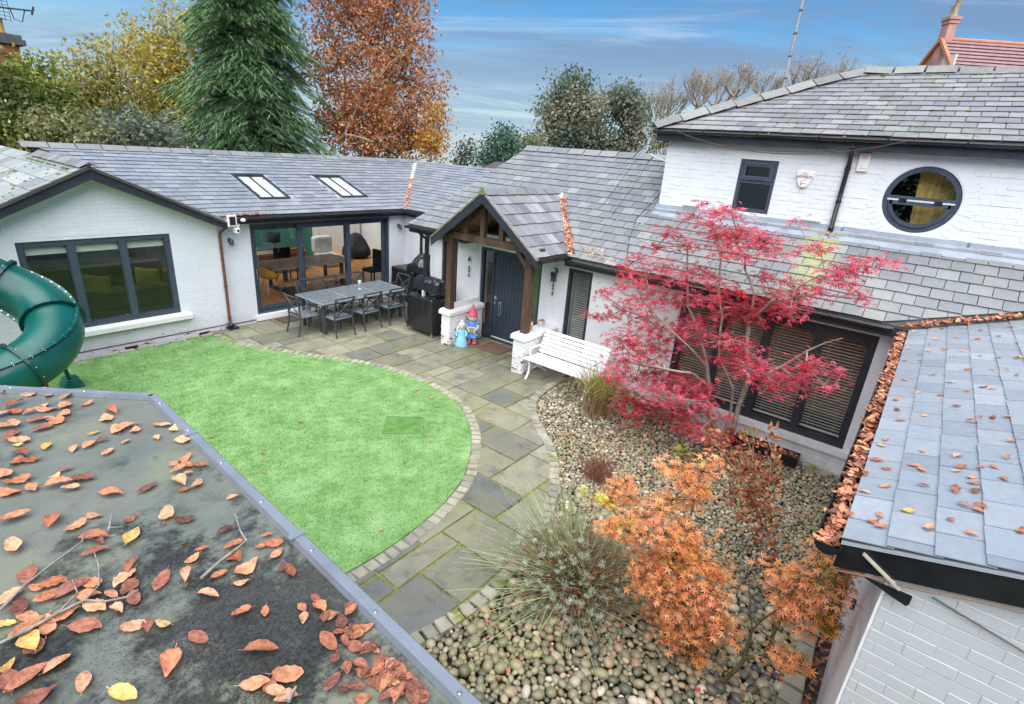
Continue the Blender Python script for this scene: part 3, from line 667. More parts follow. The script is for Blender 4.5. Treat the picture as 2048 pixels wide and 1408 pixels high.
        me = bpy.data.meshes.new('sett'); me.from_pydata(mb.v, [], mb.f); me.materials.append(SETT); pro.append(me)
    e1 = thing('lawn_edging', 'single curved row of stone setts edging the green lawn', 'edging', (4, 8, 0)); e2 = thing('bed_edging', 'curved mossy row of stone setts edging the pebble bed', 'edging', (5, 4, 0))
    e3 = thing('wall_edging', 'straight thin row of stones between lawn and white gable wall', 'edging', (3, 11.7, 0)); e4 = thing('kerb_edging', 'row of mossy stones between pebbles and the outbuilding wall', 'edging', (5, -.1, 0))
    e5 = thing('window_edging', 'row of mossy stones at the foot of the wall below the wide window', 'edging', (8.9, 1.2, 0))
    def row(par, curve, step, sc, zf=lambda x, y: 0.0, jit=0.006):
        d = 0; nxt = 0.02; N0 = 0
        for (p, q) in zip(curve[:-1], curve[1:]):
            L = math.hypot(q[0]-p[0], q[1]-p[1])
            while nxt < d+L:
                t = (nxt-d)/L; x, y = p[0]+(q[0]-p[0])*t, p[1]+(q[1]-p[1])*t; o = link('sett', pro[rr.randrange(6)], par)
                o.location = V(x+rr.uniform(-jit, jit), y+rr.uniform(-jit, jit), zf(x, y)+rr.uniform(-.003, .004))-ORG[par]
                o.rotation_euler = (rr.uniform(-.04, .04), rr.uniform(-.04, .04), math.atan2(q[1]-p[1], q[0]-p[0])+rr.uniform(-.05, .05)); o.scale = (sc[0]*rr.uniform(.9, 1.05), sc[1]*rr.uniform(.92, 1.05), 1.0); nxt += step*rr.uniform(0.97, 1.05); N0 += 1
            d += L
    row(e1, offset(LAWN_C, 0.085), 0.138, (1.3, 1.2)); row(e2, offset(PEB_C, 0.055)[6:], 0.145, (1.35, 1.2), lambda x, y: -0.004)
    row(e3, [(0.9, 11.72), (4.55, 11.74)], 0.30, (2.9, 0.75)); row(e4, [(3.4, -0.10), (8.9, -0.08)], 0.2, (1.9, 1.35), lambda x, y: zbed(x, y)+0.03); row(e5, [(8.98, 0.1), (8.98, 3.2)], 0.24, (2.3, 0.9), lambda x, y: zbed(x, y)+0.02)
    return region
REGION = patio()
def lawn():
    m = Mat('artificial turf'); p = m.pos()
    v = m.noise(p, 2.3, 6, 0.62); v2 = m.noise(p, 9, 5, 0.6)
    c = m.ramp(v, [(0.30, (0.075, 0.18, 0.038)), (0.5, (0.12, 0.242, 0.068)), (0.70, (0.20, 0.33, 0.13))]); c = m.mix(m.rng(v2, 0.35, 0.7, 0, 0.3), c, (0.31, 0.45, 0.24))
    hs = m.n('ShaderNodeHueSaturation'); m.l(c, hs.inputs['Color']); m.l(m.rng(m.rnd(), 0, 1, 0.78, 1.22), hs.inputs['Value']); m.col(hs.outputs[0]).rough(0.75).spec(0.25); TURF = m.m
    poly = [(-4.2, 11.62)]+[(4.55, 11.62)]+LAWN_C[1:]+[(0.4, 4.0), (-4.2, 4.1)]
    hole = (-.305, .305, -.275, .275); hc = (4.92, 5.77); ha = R_(-45)
    o = MB().prism([(x, y, -0.1) for x, y in poly], (0, 0, 0.112)).build('lawn', TURF); struct(o)
    n = 150000; xs = rng.uniform(0.0, 6.3, n*2); ys = rng.uniform(3.75, 11.6, n*2)
    pa = np.array(poly); c = np.zeros(len(xs), bool)
    for k in range(len(pa)):
        (x1, y1), (x2, y2) = pa[k-1], pa[k]
        if y1 != y2: c ^= ((y1 > ys) != (y2 > ys)) & (xs < (x2-x1)*(ys-y1)/(y2-y1)+x1)
    xs, ys = xs[c], ys[c]
    rx_, ry_ = (xs-hc[0])*math.cos(ha)+(ys-hc[1])*math.sin(ha), -(xs-hc[0])*math.sin(ha)+(ys-hc[1])*math.cos(ha); dk = (abs(rx_) < hole[1]) & (abs(ry_) < hole[3])
    P = np.stack([xs, ys, np.where(dk, 0.006, 0.010)], -1)[:150000]; N = len(P); Mx = rand_rot(N, 0.75)*rng.uniform(0.7, 1.3, N)[:, None, None]
    stuff(tag(scatter('grass', [(-.0035, 0, 0), (.0035, 0, 0), (0, .004, .017)], [(0, 1, 2)], P, Mx, TURF), 'short bright green artificial grass pile of the curved lawn', 'grass'))
    dm = Mat('darker turf panel'); q = dm.pos(); dm.col(dm.ramp(dm.noise(q, 6, 5), [(0.3, (0.05, 0.15, 0.02)), (0.7, (0.12, 0.27, 0.06))])).rough(0.9)
    t = thing('inspection_cover', 'square turf covered manhole lid let into the lawn', 'manhole cover', (0, 0, 0)); t.location = (*hc, 0); t.rotation_euler = (0, 0, ha)
    MB().box(hole[0]+.02, hole[1]-.02, hole[2]+.02, hole[3]-.02, 0.0, 0.016).build('lid', dm.m, t, local=True)
    mb = MB(); a, b, c_, d = hole
    for q in ((a, b, c_, c_+.012), (a, b, d-.012, d), (a, a+.012, c_+.013, d-.013), (b-.012, b, c_+.013, d-.013)): mb.box(*q, 0.0, 0.026)
    mb.build('rim', simple('dull green rim', (0.17, 0.27, 0.13), 0.5), t, local=True)
lawn()
def pebbles():
    soil = simple('wet dark soil', (0.05, 0.043, 0.03), 0.7, 0.4, 12, bump=0.8)
    bed_poly = [(1.5, -0.35)]+[(9.12, -0.35), (9.12, 5.14)]+offset(PEB_C, 0.02)[1:]
    bnd = [(9.1, 5.12)]+offset(PEB_C, 0.09)[1:]; pa = np.array([(0.8, -0.28), (9.06, -0.28)]+[(9.06, 5.06)]+bnd[2:])
    vs = []; fs = []; nx, ny = 40, 32
    for i in range(nx+1):
        for j in range(ny+1):
            x, y = 0.7+i*8.42/nx, -.5+j*5.6/ny; vs.append((x, y, zbed(x, y)-0.075 if y > -.2 else zbed(x, y)-0.12))
    for i in range(nx):
        for j in range(ny): a = i*(ny+1)+j; fs.append((a, a+ny+1, a+ny+2, a+1))
    base = MB().add(vs, fs, 0, True).build('pebble_bed', soil); struct(base); ORG[base] = V(0, 0, 0)
    m = Mat('beach pebble'); ob = m.shift(m.obj()); pw = m.pos()
    c = m.ramp(m.rnd(), [(0, (0.06, 0.066, 0.07)), (0.22, (0.15, 0.15, 0.125)), (0.42, (0.31, 0.275, 0.19)), (0.6, (0.22, 0.215, 0.155)), (0.78, (0.47, 0.42, 0.32)), (0.9, (0.42, 0.26, 0.17)), (1, (0.72, 0.69, 0.63))])
    z = m.n('ShaderNodeSeparateXYZ'); m.l(pw, z.inputs[0])
    c = m.mix(m.rng(m.noise(pw, 0.75, 4, 0.6), 0.42, 0.62, 0.0, 0.5), c, m.ramp(m.rnd2(), [(0, (0.10, 0.105, 0.04)), (0.6, (0.23, 0.215, 0.09)), (1, (0.40, 0.36, 0.17))]))
    c = m.mix(m.rng(m.noise(ob, 25, 4), 0.4, 0.8, 0, 0.35), c, (0.12, 0.11, 0.09)); c = m.mix(1.0, c, (1.0, 0.985, 0.90), 'MULTIPLY'); m.col(c).rough(0.42).spec(0.5); PEB = m.m
    # scatter, larger ones first, kept apart on a grid
    r = np.random.default_rng(3); cell = 0.045; occ = {}; out = []
    def ok(x, y, rad):
        ci, cj = int(x/cell), int(y/cell); k = int(rad*2/cell)+2
        for a in range(ci-k, ci+k+1):
            for b in range(cj-k, cj+k+1):
                for (qx, qy, qr) in occ.get((a, b), ()):
                    if (qx-x)**2+(qy-y)**2 < ((qr+rad)*0.74)**2: return False
        return True
    for (lo, hi, tries) in ((0.040, 0.060, 8000), (0.028, 0.040, 34000), (0.019, 0.028, 90000)):
        xs, ys, rd = r.uniform(0.8, 9.06, tries), r.uniform(-.26, 5.06, tries), r.uniform(lo, hi, tries)
        c = np.zeros(tries, bool)
        for k in range(len(pa)):
            (x1, y1), (x2, y2) = pa[k-1], pa[k]
            if y1 != y2: c ^= ((y1 > ys) != (y2 > ys)) & (xs < (x2-x1)*(ys-y1)/(y2-y1)+x1)
        for x, y, q, ins in zip(xs, ys, rd, c):
            if not ins or (y < -0.02 and x < 9): continue
            sc = 1.0 if x < 5.4 else 0.78
            if lo >= 0.04 and x > 5.6 and r.random() < 0.75: continue
            q *= sc
            if ok(x, y, q): occ.setdefault((int(x/cell), int(y/cell)), []).append((x, y, q)); out.append((x, y, q))
    def peb(nu, nv):
        mb = MB().ell((0, 0, 0), 1, 1, 1, nu, nv); return np.array(mb.v), mb.f
    out.sort(key=lambda t: (t[0]**2+t[1]**2)-40*t[2]); near, far = out[:300], out[300:]
    pro = []
    for k in range(10):
        q = random.Random(k); mb = MB().ell((0, 0, 0), 1.12*q.uniform(.9, 1.2), 0.86*q.uniform(.85, 1.1), 0.66*q.uniform(.8, 1.15), 10, 6)
        ph = q.random()*6; mb.v = [(x*(1+.09*math.sin(2*y+ph))*(1+0.1*math.sin(ph+1.7*x)), y*(1+.1*math.sin(2.1*x+ph*2)), zz*(1+.08*math.sin(3*x+ph))) for x, y, zz in mb.v]
        me = bpy.data.meshes.new('pebble'); me.from_pydata(mb.v, [], mb.f); me.materials.append(PEB); me.polygons.foreach_set('use_smooth', [True]*len(mb.f)); pro.append(me)
    for (x, y, q) in near:
        o = link('pebble', pro[r.integers(10)], base); o.location = (x, y, zbed(x, y)-0.028+q*0.35+r.uniform(-.008, .012)); o.scale = (q*1.16,)*3; o.rotation_euler = (r.uniform(-.45, .45), r.uniform(-.45, .45), r.uniform(0, 6.3))
    bv, bf = peb(8, 4); quads = [f for f in bf if len(f) == 4]; tris = [f+(f[2],) for f in bf if len(f) == 3]
    P = np.array([(x, y, zbed(x, y)-0.028+q*0.35) for x, y, q in far]); P[:, 2] += r.uniform(-.008, .012, len(P)); Q = np.array([q for *_, q in far])
    Mx = rand_rot(len(P), 0.5, r) @ (np.eye(3)[None]*np.stack([Q*r.uniform(1.08, 1.42, len(P)), Q*r.uniform(.82, 1.1, len(P)), Q*r.uniform(.55, .88, len(P))], -1)[:, None, :])
    W = (np.einsum('nij,kj->nki', Mx, bv)+P[:, None, :]).reshape(-1, 3); k = len(bv)
    F = np.array([f if len(f) == 3 else None for f in bf if len(f) == 3]+[t for f in bf if len(f) == 4 for t in ((f[0], f[1], f[2]), (f[0], f[2], f[3]))])
    Fa = (F[None]+(np.arange(len(P))*k)[:, None, None]).reshape(-1, 3)
    stuff(npmesh('pebbles', W, Fa, PEB, base, None, True))
    return soil
SOIL = pebbles()
# ================================================================== FLAT ROOFED SHED under the camera
def shed():
    t = thing('flat_roofed_shed', 'flat roofed shed with wet grey felt roof and metal edge trim', 'shed', (-1, 2, 0))
    m = Mat('wet mineral felt'); p = m.pos(); n1 = m.noise(p, 1.5, 8, 0.68, 0.1); n2 = m.noise(p, 160, 3, 0.7); wet = m.rng(m.noise(p, 1.1, 4, 0.5, 0.3), 0.36, 0.50)
    c = m.ramp(n1, [(0.3, (0.075, 0.085, 0.082)), (0.5, (0.13, 0.146, 0.12)), (0.72, (0.20, 0.22, 0.12))]); c = m.mix(m.rng(n2, 0.4, 0.75, 0, 0.55), c, (0.21, 0.21, 0.18))
    c = m.mix(m.rng(m.noise(p, 2.2, 7, 0.72), 0.54, 0.70, 0, 0.8), c, (0.032, 0.034, 0.03)); dd = m.n('ShaderNodeVectorMath', operation='DISTANCE'); m.l(p, dd.inputs[0]); dd.inputs[1].default_value = (0.42, 1.42, 2.65); silt = m.n('ShaderNodeMath', operation='SUBTRACT'); m.l(m.noise(p, 3.2, 9, 0.75, 0.15), silt.inputs[0]); m.l(m.rng(dd.outputs['Value'], 0.1, 1.3, -0.1, 0.16), silt.inputs[1])
    c = m.mix(m.rng(silt.outputs[0], 0.46, 0.56, 0, 0.9), c, m.ramp(m.noise(p, 90, 3), [(0.35, (0.012, 0.012, 0.011)), (0.7, (0.05, 0.05, 0.044))]))   # washed up black silt
    m.col(c); m.rough(m.rng(wet, 0, 1, 0.62, 0.16)); m.spec(0.5)
    b = m.mul(n2, m.rng(wet, 0, 1, 1, 0.12)); m.bump(b, 0.5, 0.006)
    z = 2.65; poly = [(0.975, 3.41), (0.79, -0.9), (-3.2, -0.9), (-3.2, 8.3)]
    MB().prism([(x, y, z-0.12) for x, y in poly[::-1]], (0, 0, 0.12)).build('roof_felt', m.m, t)
    inn = [(0.84, 3.3), (0.65, -.75), (-3.0, -.75), (-3.0, 7.6)]
    MB().prism([(x, y, -0.4) for x, y in inn[::-1]], (0, 0, 2.92)).build('wall', simple('dark shed cladding', (0.05, 0.055, 0.06), 0.7), t)
    trim = simple('grey coated edge trim', (0.17, 0.195, 0.23), 0.35, 0.15, 5, bump=0.1)
    def edge(a, b, w=0.042):
        a, b = V(*a, z), V(*b, z); d = (b-a).normalized(); n = V(-d.y, d.x, 0)
        if n.x < 0 and abs(n.x) > 0.3: n = -n
        sec = [n*0.012+V(0, 0, -.11), n*0.012+V(0, 0, .020), n*0.004+V(0, 0, .030), -n*(w-.008)+V(0, 0, .030), -n*w+V(0, 0, .002), -n*(w-.012)+V(0, 0, .002)]
        mb = MB(); k = len(sec); mb.add([a+s for s in sec]+[b+s for s in sec], [(i, i+1, k+i+1, k+i) for i in range(k-1)]+[(k+i, k+i+1, i+1, i) for i in range(0)]); 
        L = (b-a).length; o = mb.build('edge_trim', trim, t)
        for i in range(int(L/0.42)):
            c = a+d*(0.16+i*0.42)-n*0.02+V(0, 0, .03); MB().lathe(c, [(.008, 0), (.008, .003), (.004, .006)], 8).build('screw', CHROME, o)
        for i in range(int(L/1.1)):
            c = a+d*(0.62+i*1.1)-n*0.02; MB().hexa(c+V(0, 0, .032), d*.016, n*.031, V(0, 0, .003)).build('trim_joint', trim, o)
    edge((0.975, 3.41), (0.79, -0.9)); edge((-3.2, 8.3), (0.975, 3.41))
    return z
shed()
# ================================================================== BUILDINGS
def up(s): return math.sqrt(1+s*s)
Zv = V(0, 0, 1)
# ---------- left wing: gable and sliding doors
wing = thing('bungalow_wing', 'low white painted brick wing with front gable and sliding patio doors', 'bungalow', (3, 12, 0))
def build_wing():
    t = wing; s = 0.338; k = up(s)
    gz_ = lambda u: 3.36-abs(u-2.97)*0.487
    gz_.peak = 2.97
    w = wall_panel(t, 'wall', (0, 11.9, 0), (1, 0, 0), (0, -1, 0), 0.95, 5.07, -0.4, gz_, [(1.82, 4.15, 0.53, 2.17)], WHITE)
    def sp(zl, zh):
        zm = zh; hw = 4.2 if zm < 2.33 else max(0, (3.36-zm)/0.487); a, b = max(0.96, 2.97-hw), min(5.06, 2.97+hw)
        return cut(a, b, [(1.80, 4.17)] if zh > 0.40 and zl < 2.19 else []) if b-a > .1 else []
    bricks(w, (0, 11.9, 0), (1, 0, 0), (0, -1, 0), sp, 0.12, 3.4, WHITE, rel=0.002, proud=0.004, joint=0.007)
    w2 = wall_panel(t, 'wall', (0, 12.0, 0), (1, 0, 0), (0, -1, 0), 5.07, 10.3, -0.4, 2.46, [(5.8, 9.72, 0.02, 2.25)], WHITE)
    bricks(w2, (0, 12.0, 0), (1, 0, 0), (0, -1, 0), lambda a, b: cut(5.08, 10.24, [(5.79, 9.73)]) if a < 2.3 else [], 0.05, 2.44, WHITE, limit=0, rel=0.002, proud=0.004, joint=0.007)
    MB().box(0.95, 5.06, 11.893, 11.9, 0.075, 0.095).build('damp_course', simple('brown damp course', (.10, .05, .035), .8), t)
    MB().box(5.08, 5.78, 11.993, 12.0, 0.02, 0.04).build('damp_course', MATS['brown damp course'], t)
    for x in (2.02, 3.16, 4.54):
        mb = MB(); mb.box(x-.11, x+.11, 11.885, 11.9, -0.055, 0.02)
        for i in range(7): mb.box(x-.1+i*.0305, x-.088+i*.0305, 11.878, 11.886, -0.045, 0.012)
        mb.build('air_brick', simple('dark air brick', (.05, .025, .02), .8), t)
    mb = MB().prism([(1.68, 11.78, 0.40), (1.68, 11.93, 0.40), (1.68, 11.93, 0.535), (1.68, 11.78, 0.50)], (2.64, 0, 0)); mb.build('window_sill', WHITE_S, t, bevel=0.008)
    window(t, (0, 11.9, 0), (1, 0, 0), (0, -1, 0), 1.82, 4.15, 0.535, 2.17, (2.56, 3.345), fw=0.095, mw=0.11, glass=GLASS, setback=0.03, name='window')
    # sliding doors: outer frame plus three leaves on two tracks
    O, U, N = (0, 12.0, 0), (1, 0, 0), (0, -1, 0)
    mb = MB()
    for q in ((5.8, 5.86, 0.14, 2.25), (9.66, 9.72, 0.14, 2.25), (5.86, 9.66, 2.19, 2.25), (5.86, 9.66, 0.14, 0.18)): mb.box(q[0], q[1], 12.03, 12.2, q[2], q[3])
    f = mb.build('door_frame', FRAME, t, bevel=0.004)
    MB().box(5.74, 9.78, 11.93, 12.25, 0.0, 0.138).build('threshold', WHITE_S, t, bevel=0.01)
    for i, (a, b, y) in enumerate(((5.87, 7.16, 12.12), (6.97, 8.46, 12.05), (8.34, 9.65, 12.12))):
        mb = MB(); e = 0.115 if i == 1 else 0.10
        for q in ((a, a+e, .19, 2.185), (b-e, b, .19, 2.185), (a+e, b-e, .19, .30), (a+e, b-e, 2.08, 2.185)): mb.box(q[0], q[1], y, y+.055, q[2], q[3])
        d = mb.build('sliding_door', FRAME, t, bevel=0.004); MB().box(a+e+.002, b-e-.002, y+.022, y+.03, .302, 2.078).build('pane', GLASS, d)
        if i == 0: MB().bar((a+.04, y-.03, .95), (a+.04, y-.03, 1.2), .02, .02).box(a+.03, a+.05, y-.02, y+.001, .96, .98).box(a+.03, a+.05, y-.02, y+.001, 1.17, 1.19).build('handle', CHROME, d)
    # roof
    r = MB(); r.v, r.f = [], []
    E0, RZ, RY = 2.455, 3.575, 15.05
    P = lambda x, y: (x, y, E0+(y-11.74)*s)
    roof = MB().prism([P(5.06, 11.74), P(10.08, 11.74), P(13.4, RY), P(2.95, RY)], (0, 0, -0.05)).build('roof', DECK, t)
    MB().prism([(12.9, RY, RZ), (13.4, RY, RZ), (13.4, 18.4, 2.44), (12.9, 18.4, 2.44)], (0, 0, -.05)).build('back_slope', TILEB, roof)
    MB().prism([(3.0, RY, RZ), (12.9, RY, RZ), (12.9, 18.4, 2.44), (3.0, 18.4, 2.44)], (0, 0, -.01)).build('added_daylight_glazing', GLASS, roof)  # unseen glass slope, added to let daylight into the dark rooms below
    v = lambda y: (y-11.74)*k
    slates(roof, (0, 11.74, E0), (1, 0, 0), (0, 1, s), [(5.06, 0), (10.08, 0), (13.42, v(15.05)), (2.95, v(15.05))], 0.2, 0.30, SL_WING, 300,
           holes=[(6.30, 7.16, v(12.44), v(13.78)), (8.49, 9.40, v(12.44), v(13.78))])
    ridge_tiles(roof, (2.75, RY+.02, RZ+.01), (13.45, RY+.02, RZ+.01), 23, 0.18, RIDGE, 24, up=0.055, th=.02)
    # cross gable roof: pale sheets on the far left slope
    ga = 0.487; y0 = 11.56
    MB().prism([(5.12, y0, 2.40), (5.12, 11.74, 2.40), (2.97, 15.2, 3.43), (2.97, y0, 3.43)], (0, 0, -0.05)).build('roof_deck', DECK, roof)
    MB().prism([(0.4, y0, 2.18), (2.97, y0, 3.43), (2.97, 18.0, 3.43), (0.4, 18.0, 2.18)], (0, 0, -0.05)).build('roof_deck', DECK, roof)
    kk = up(ga)
    slates(roof, (0.4, 0, 2.18), (0, -1, 0), (1, 0, ga), [(-17.9, 0), (-17.9, 2.55*kk), (-y0, 2.55*kk), (-y0, 0)], 0.32, 0.62, SL_GAB, 60, name='roofing_sheet', thick=0.006)
    ridge_tiles(roof, (2.97, 11.53, 3.45), (2.97, 14.7, 3.46), 11, 0.15, RIDGE_MOSS, 26, up=0.035, th=0.022)
    for sgn, x1, z1 in ((1, 5.13, 2.405), (-1, 0.3, 2.13)):
        a = V(2.97, 0, 3.40); b = V(x1, 0, z1); d = (b-a)
        mb = MB().prism([V(a.x, 11.60, a.z), V(b.x, 11.60, b.z), V(b.x, 11.60, b.z-.175), V(a.x, 11.60, a.z-.195)], (0, 0.03, 0)); mb.build('bargeboard', FASCIA, roof)
        mb = MB().prism([V(a.x, 11.565, a.z+.035), V(b.x, 11.565, b.z+.035), V(b.x, 11.565, b.z-.01), V(a.x, 11.565, a.z-.01)], (0, 0.10, 0)); mb.build('verge', VERGE, roof)
        MB().prism([V(a.x, 11.63, a.z-.05), V(b.x, 11.63, b.z-.05), V(b.x, 11.63, b.z-.08), V(a.x, 11.63, a.z-.08)], (0, 0.27, 0)).build('soffit', WHITE_S, roof)
    # eaves
    MB().box(5.1, 10.05, 11.78, 11.8, 2.29, 2.44).build('fascia', FASCIA, roof); MB().box(5.1, 10.05, 11.8, 12.0, 2.29, 2.31).build('soffit', WHITE_S, roof)
    gutter(roof, (5.22, 11.715, 2.425), (10.02, 11.715, 2.425), 0.06)
    pipe(t, [(5.24, 11.72, 2.36), (5.22, 11.74, 2.27), (5.10, 11.84, 2.14), (5.085, 11.86, 2.05), (5.085, 11.86, 0.10)], 0.028, RUST if False else MATS['rusty metal'])
    MB().box(4.99, 5.20, 11.70, 11.90, -0.01, 0.05).tube([(5.085, 11.86, .12), (5.09, 11.80, .06)], .05, 8).build('drain_gully', BLACK, t)
    # skylights
    for (a, b) in ((6.34, 7.10), (8.54, 9.36)):
        Pn = lambda u, vv, n: V(u, 11.74+vv/k, E0+s*vv/k)+V(0, -s, 1)/k*n
        va, vb = v(12.47), v(13.74); mb = MB()
        def bx(u0, u1, v0, v1, n0, n1, m=mb): m.hexa((Pn(u0, v0, n0)+Pn(u1, v1, n1))/2, V((u1-u0)/2, 0, 0), V(0, 1, s)/k*(v1-v0)/2, V(0, -s, 1)/k*(n1-n0)/2)
        e = 0.05
        bx(a, a+e, va, vb, -.02, .055); bx(b-e, b, va, vb, -.02, .055); bx(a+e, b-e, va, va+e*1.3, -.02, .05); bx(a+e, b-e, vb-e*1.2, vb, -.02, .06)
        bx((a+b)/2-.012, (a+b)/2+.012, va+e, vb-e, .0, .04)
        sk = mb.build('skylight', FASCIA, roof)
        m2 = MB(); bx(a+e, b-e, va+e*1.3, vb-e*1.2, 0.024, 0.03, m2); m2.build('pane', GLASS, roof)
        m3 = MB(); bx(a+e, b-e, va+e*1.3, vb-e*1.2, 0.002, 0.010, m3); m3.build('skylight_blind', simple('white skylight blind', (.86, .86, .85), .6, .04), roof)
        m4 = MB(); bx(a-.12, b+.12, va-.2, va-.005, 0.012, 0.02, m4); bx(a-.12, a-.003, va-.0, vb+.06, .012, .018, m4); bx(b+.003, b+.12, va, vb+.06, .012, .018, m4); m4.build('skylight_flashing', LEAD, roof)
build_wing()
def room(o, name, x0, x1, y0, y1, z0, z1, mats, skip=()):
    """floor, ceiling and walls of a room, each a part; mats: floor, ceiling, x0, x1, y0, y1"""
    e = 0.04
    for nm, q, m in (('floor', (x0, x1, y0, y1, z0-e, z0), mats[0]), ('ceiling', (x0, x1, y0, y1, z1, z1+e), mats[1]), ('inner_wall', (x0-e, x0, y0, y1, z0, z1), mats[2]), ('inner_wall', (x1, x1+e, y0, y1, z0, z1), mats[3]), ('inner_wall', (x0, x1, y0-e, y0, z0, z1), mats[4]), ('inner_wall', (x0, x1, y1, y1+e, z0, z1), mats[5])):
        if m is not None: MB().box(*q).build(nm, m, o)
room(wing, 'dining', 5.3, 13.2, 12.26, 18.2, 0.10, 2.40, (WOODF, None, INT_W, INT_W, None, INT_W))
MB().box(6.6, 10.4, 17.0, 17.08, 0.10, 2.39).build('inner_wall', INT_G, wing)
MB().box(11.0, 13.1, 18.0, 18.1, 0.101, 2.39).build('inner_wall', INT_W, wing)
room(wing, 'living', 0.98, 5.2, 12.16, 17.2, 0.10, 2.40, (simple('dark carpet', (.07, .075, .06), .95), None, INT_T, INT_T, None, INT_T))

# ---------- main bungalow and its link
bung = thing('bungalow', 'long white bungalow with slate roof, front door and wide blind covered window', 'bungalow', (9.1, 5, 0))
MS = 0.69; MK = up(MS); ME = (8.8, 2.34)
def mz(x): return ME[1]+(x-ME[0])*MS
def build_bung():
    t = bung; holes = [(0.25, 3.22, 0.18, 2.07), (5.06, 5.62, 0.34, 2.08), (6.28, 8.0, -0.4, 2.13), (8.74, 9.26, 0.30, 2.10)]
    w = wall_panel(t, 'wall', (9.1, 0, 0), (0, 1, 0), (-1, 0, 0), -0.28, 9.72, -0.6, 2.42, holes, WHITE_OLD)
    def sp(a, b): return cut(-.02, 9.72, [(h[0]-.01, h[1]+.01) for h in holes if b > h[2]-.01 and a < h[3]+.01])
    bricks(w, (9.1, 0, 0), (0, 1, 0), (-1, 0, 0), sp, -0.3, 2.3, WHITE_OLD, rel=0.003, proud=0.005)
    wl = wall_panel(t, 'wall', (10.25, 0, 0), (0, 1, 0), (-1, 0, 0), 9.5, 11.99, -0.4, 2.46, [(9.85, 11.14, 0.3, 2.1)], WHITE)
    MB().box(9.1, 10.25, 9.5, 9.72, -.4, 2.4).build('wall', WHITE, t)
    window(t, (10.25, 0, 0), (0, 1, 0), (-1, 0, 0), 9.85, 11.14, .3, 2.1, (10.5,), glass=GLASS_R, setback=.02)
    # wide window of four lights with curved top corners
    win = window(t, (9.1, 0, 0), (0, 1, 0), (-1, 0, 0), .25, 3.22, .18, 2.07, (1.0, 1.74, 2.48), fw=.09, mw=.10, top=.14, dep=.08, setback=.035, frame=FASCIA)
    for (a, b) in ((.34, .95), (1.05, 1.69), (1.79, 2.43), (2.53, 3.13)):
        for sg, u in ((1, a), (-1, b)):
            mb = MB(); pts = [(9.142, u, 1.935), (9.142, u, 1.80)]+[(9.142, u+sg*.22*(1-math.cos(q)), 1.80+.135*math.sin(q)) for q in [i*math.pi/10 for i in range(1, 6)]]
            if sg < 0: pts = pts[::-1]
            mb.prism(pts, (0.03, 0, 0)).build('corner_fillet', FASCIA, win)
    MB().box(9.02, 9.13, .15, 3.32, .08, .178).build('window_sill', WHITE_OLD, t)
    window(t, (9.1, 0, 0), (0, 1, 0), (-1, 0, 0), 5.06, 5.62, .34, 2.08, (), fw=.06, frame=FASCIA, setback=.01)
    window(t, (9.1, 0, 0), (0, 1, 0), (-1, 0, 0), 8.74, 9.26, .30, 2.10, (), fw=.07, frame=FASCIA, setback=.02)
    # front door set
    N = V(-1, 0, 0); f = MB(); X0, X1 = 9.13, 9.21
    for (a, b, c, d) in ((6.28, 6.35, 0, 2.13), (7.93, 8.0, 0, 2.13), (6.66, 6.74, 0, 2.06), (7.60, 7.66, 0, 2.06), (6.35, 7.93, 2.06, 2.13), (6.35, 6.66, 0, .25), (7.66, 7.93, 0, .30), (6.74, 7.60, -.02, .05)): f.box(X0, X1, a, b, c, d)
    fr = f.build('door_frame', DOORM, t, bevel=.004)
    MB().box(9.165, 9.175, 6.35, 6.66, .25, 2.06).build('sidelight', GLASS_R, fr); MB().box(9.165, 9.175, 7.66, 7.93, .30, 2.06).build('sidelight', GLASS, fr)
    d = MB().box(9.150, 9.20, 6.745, 7.595, .055, 2.055).build('front_door', DOORM, t)
    for i in range(8):
        a = 6.79+i*.0965; MB().box(9.142, 9.15, a, a+.092, .12, 2.0).build('door_plank', DOORM, d, bevel=.002)
    MB().tube([(9.14, 7.53, 1.02), (9.105, 7.53, 1.02), (9.1, 7.42, 1.02)], .011, 8).tube([(9.14, 7.53, .90), (9.12, 7.53, .90)], .024, 10).box(9.135, 9.142, 7.505, 7.555, .98, 1.06).build('door_handle', CHROME, d)
    mb = MB()
    for q in ((7.34, 7.42, .62, .65), (7.34, 7.42, .92, .95), (7.34, 7.36, .65, .92), (7.40, 7.42, .65, .92)): mb.box(9.132, 9.143, *q)
    mb.build('letter_plate', CHROME, d); MB().box(9.13, 9.15, 6.76, 7.58, .06, .085).build('weather_bar', ALU, d)
    # roof deck + slates (no slates where the porch roof sits or inside the taller house)
    vx = lambda x: (x-8.8)*MK
    roof = MB().prism([(8.8, 10.15, mz(8.8)), (8.8, 8.22, mz(8.8)), (10.36, 6.9, mz(10.36)), (11.6, 6.9, mz(11.6)), (11.6, 8.8, mz(11.6))], (0, 0, -.05)).build('roof', DECK, t)
    MB().prism([(10.36, 6.9, mz(10.36)), (8.8, 5.5, mz(8.8)), (8.8, -.02, mz(8.8)), (9.95, -2.6, mz(9.95)), (10.3, -3.4, mz(10.3)), (10.3, 4.4, mz(10.3)), (11.6, 4.4, mz(11.6)), (11.6, 6.9, mz(11.6))], (0, 0, -.05)).build('roof_deck', DECK, roof)
    MB().prism([(11.6, 8.8, mz(11.6)), (11.6, 4.3, mz(11.6)), (14.4, 4.3, 2.34), (14.4, 10.1, 2.34)], (0, 0, -.05)).build('back_slope', TILEB, roof)
    MB().prism([(8.8, 10.16, 2.30), (11.6, 8.81, 4.22), (14.4, 10.16, 2.30)], (0, 0, -.05)).build('hip_end', TILEB, roof)
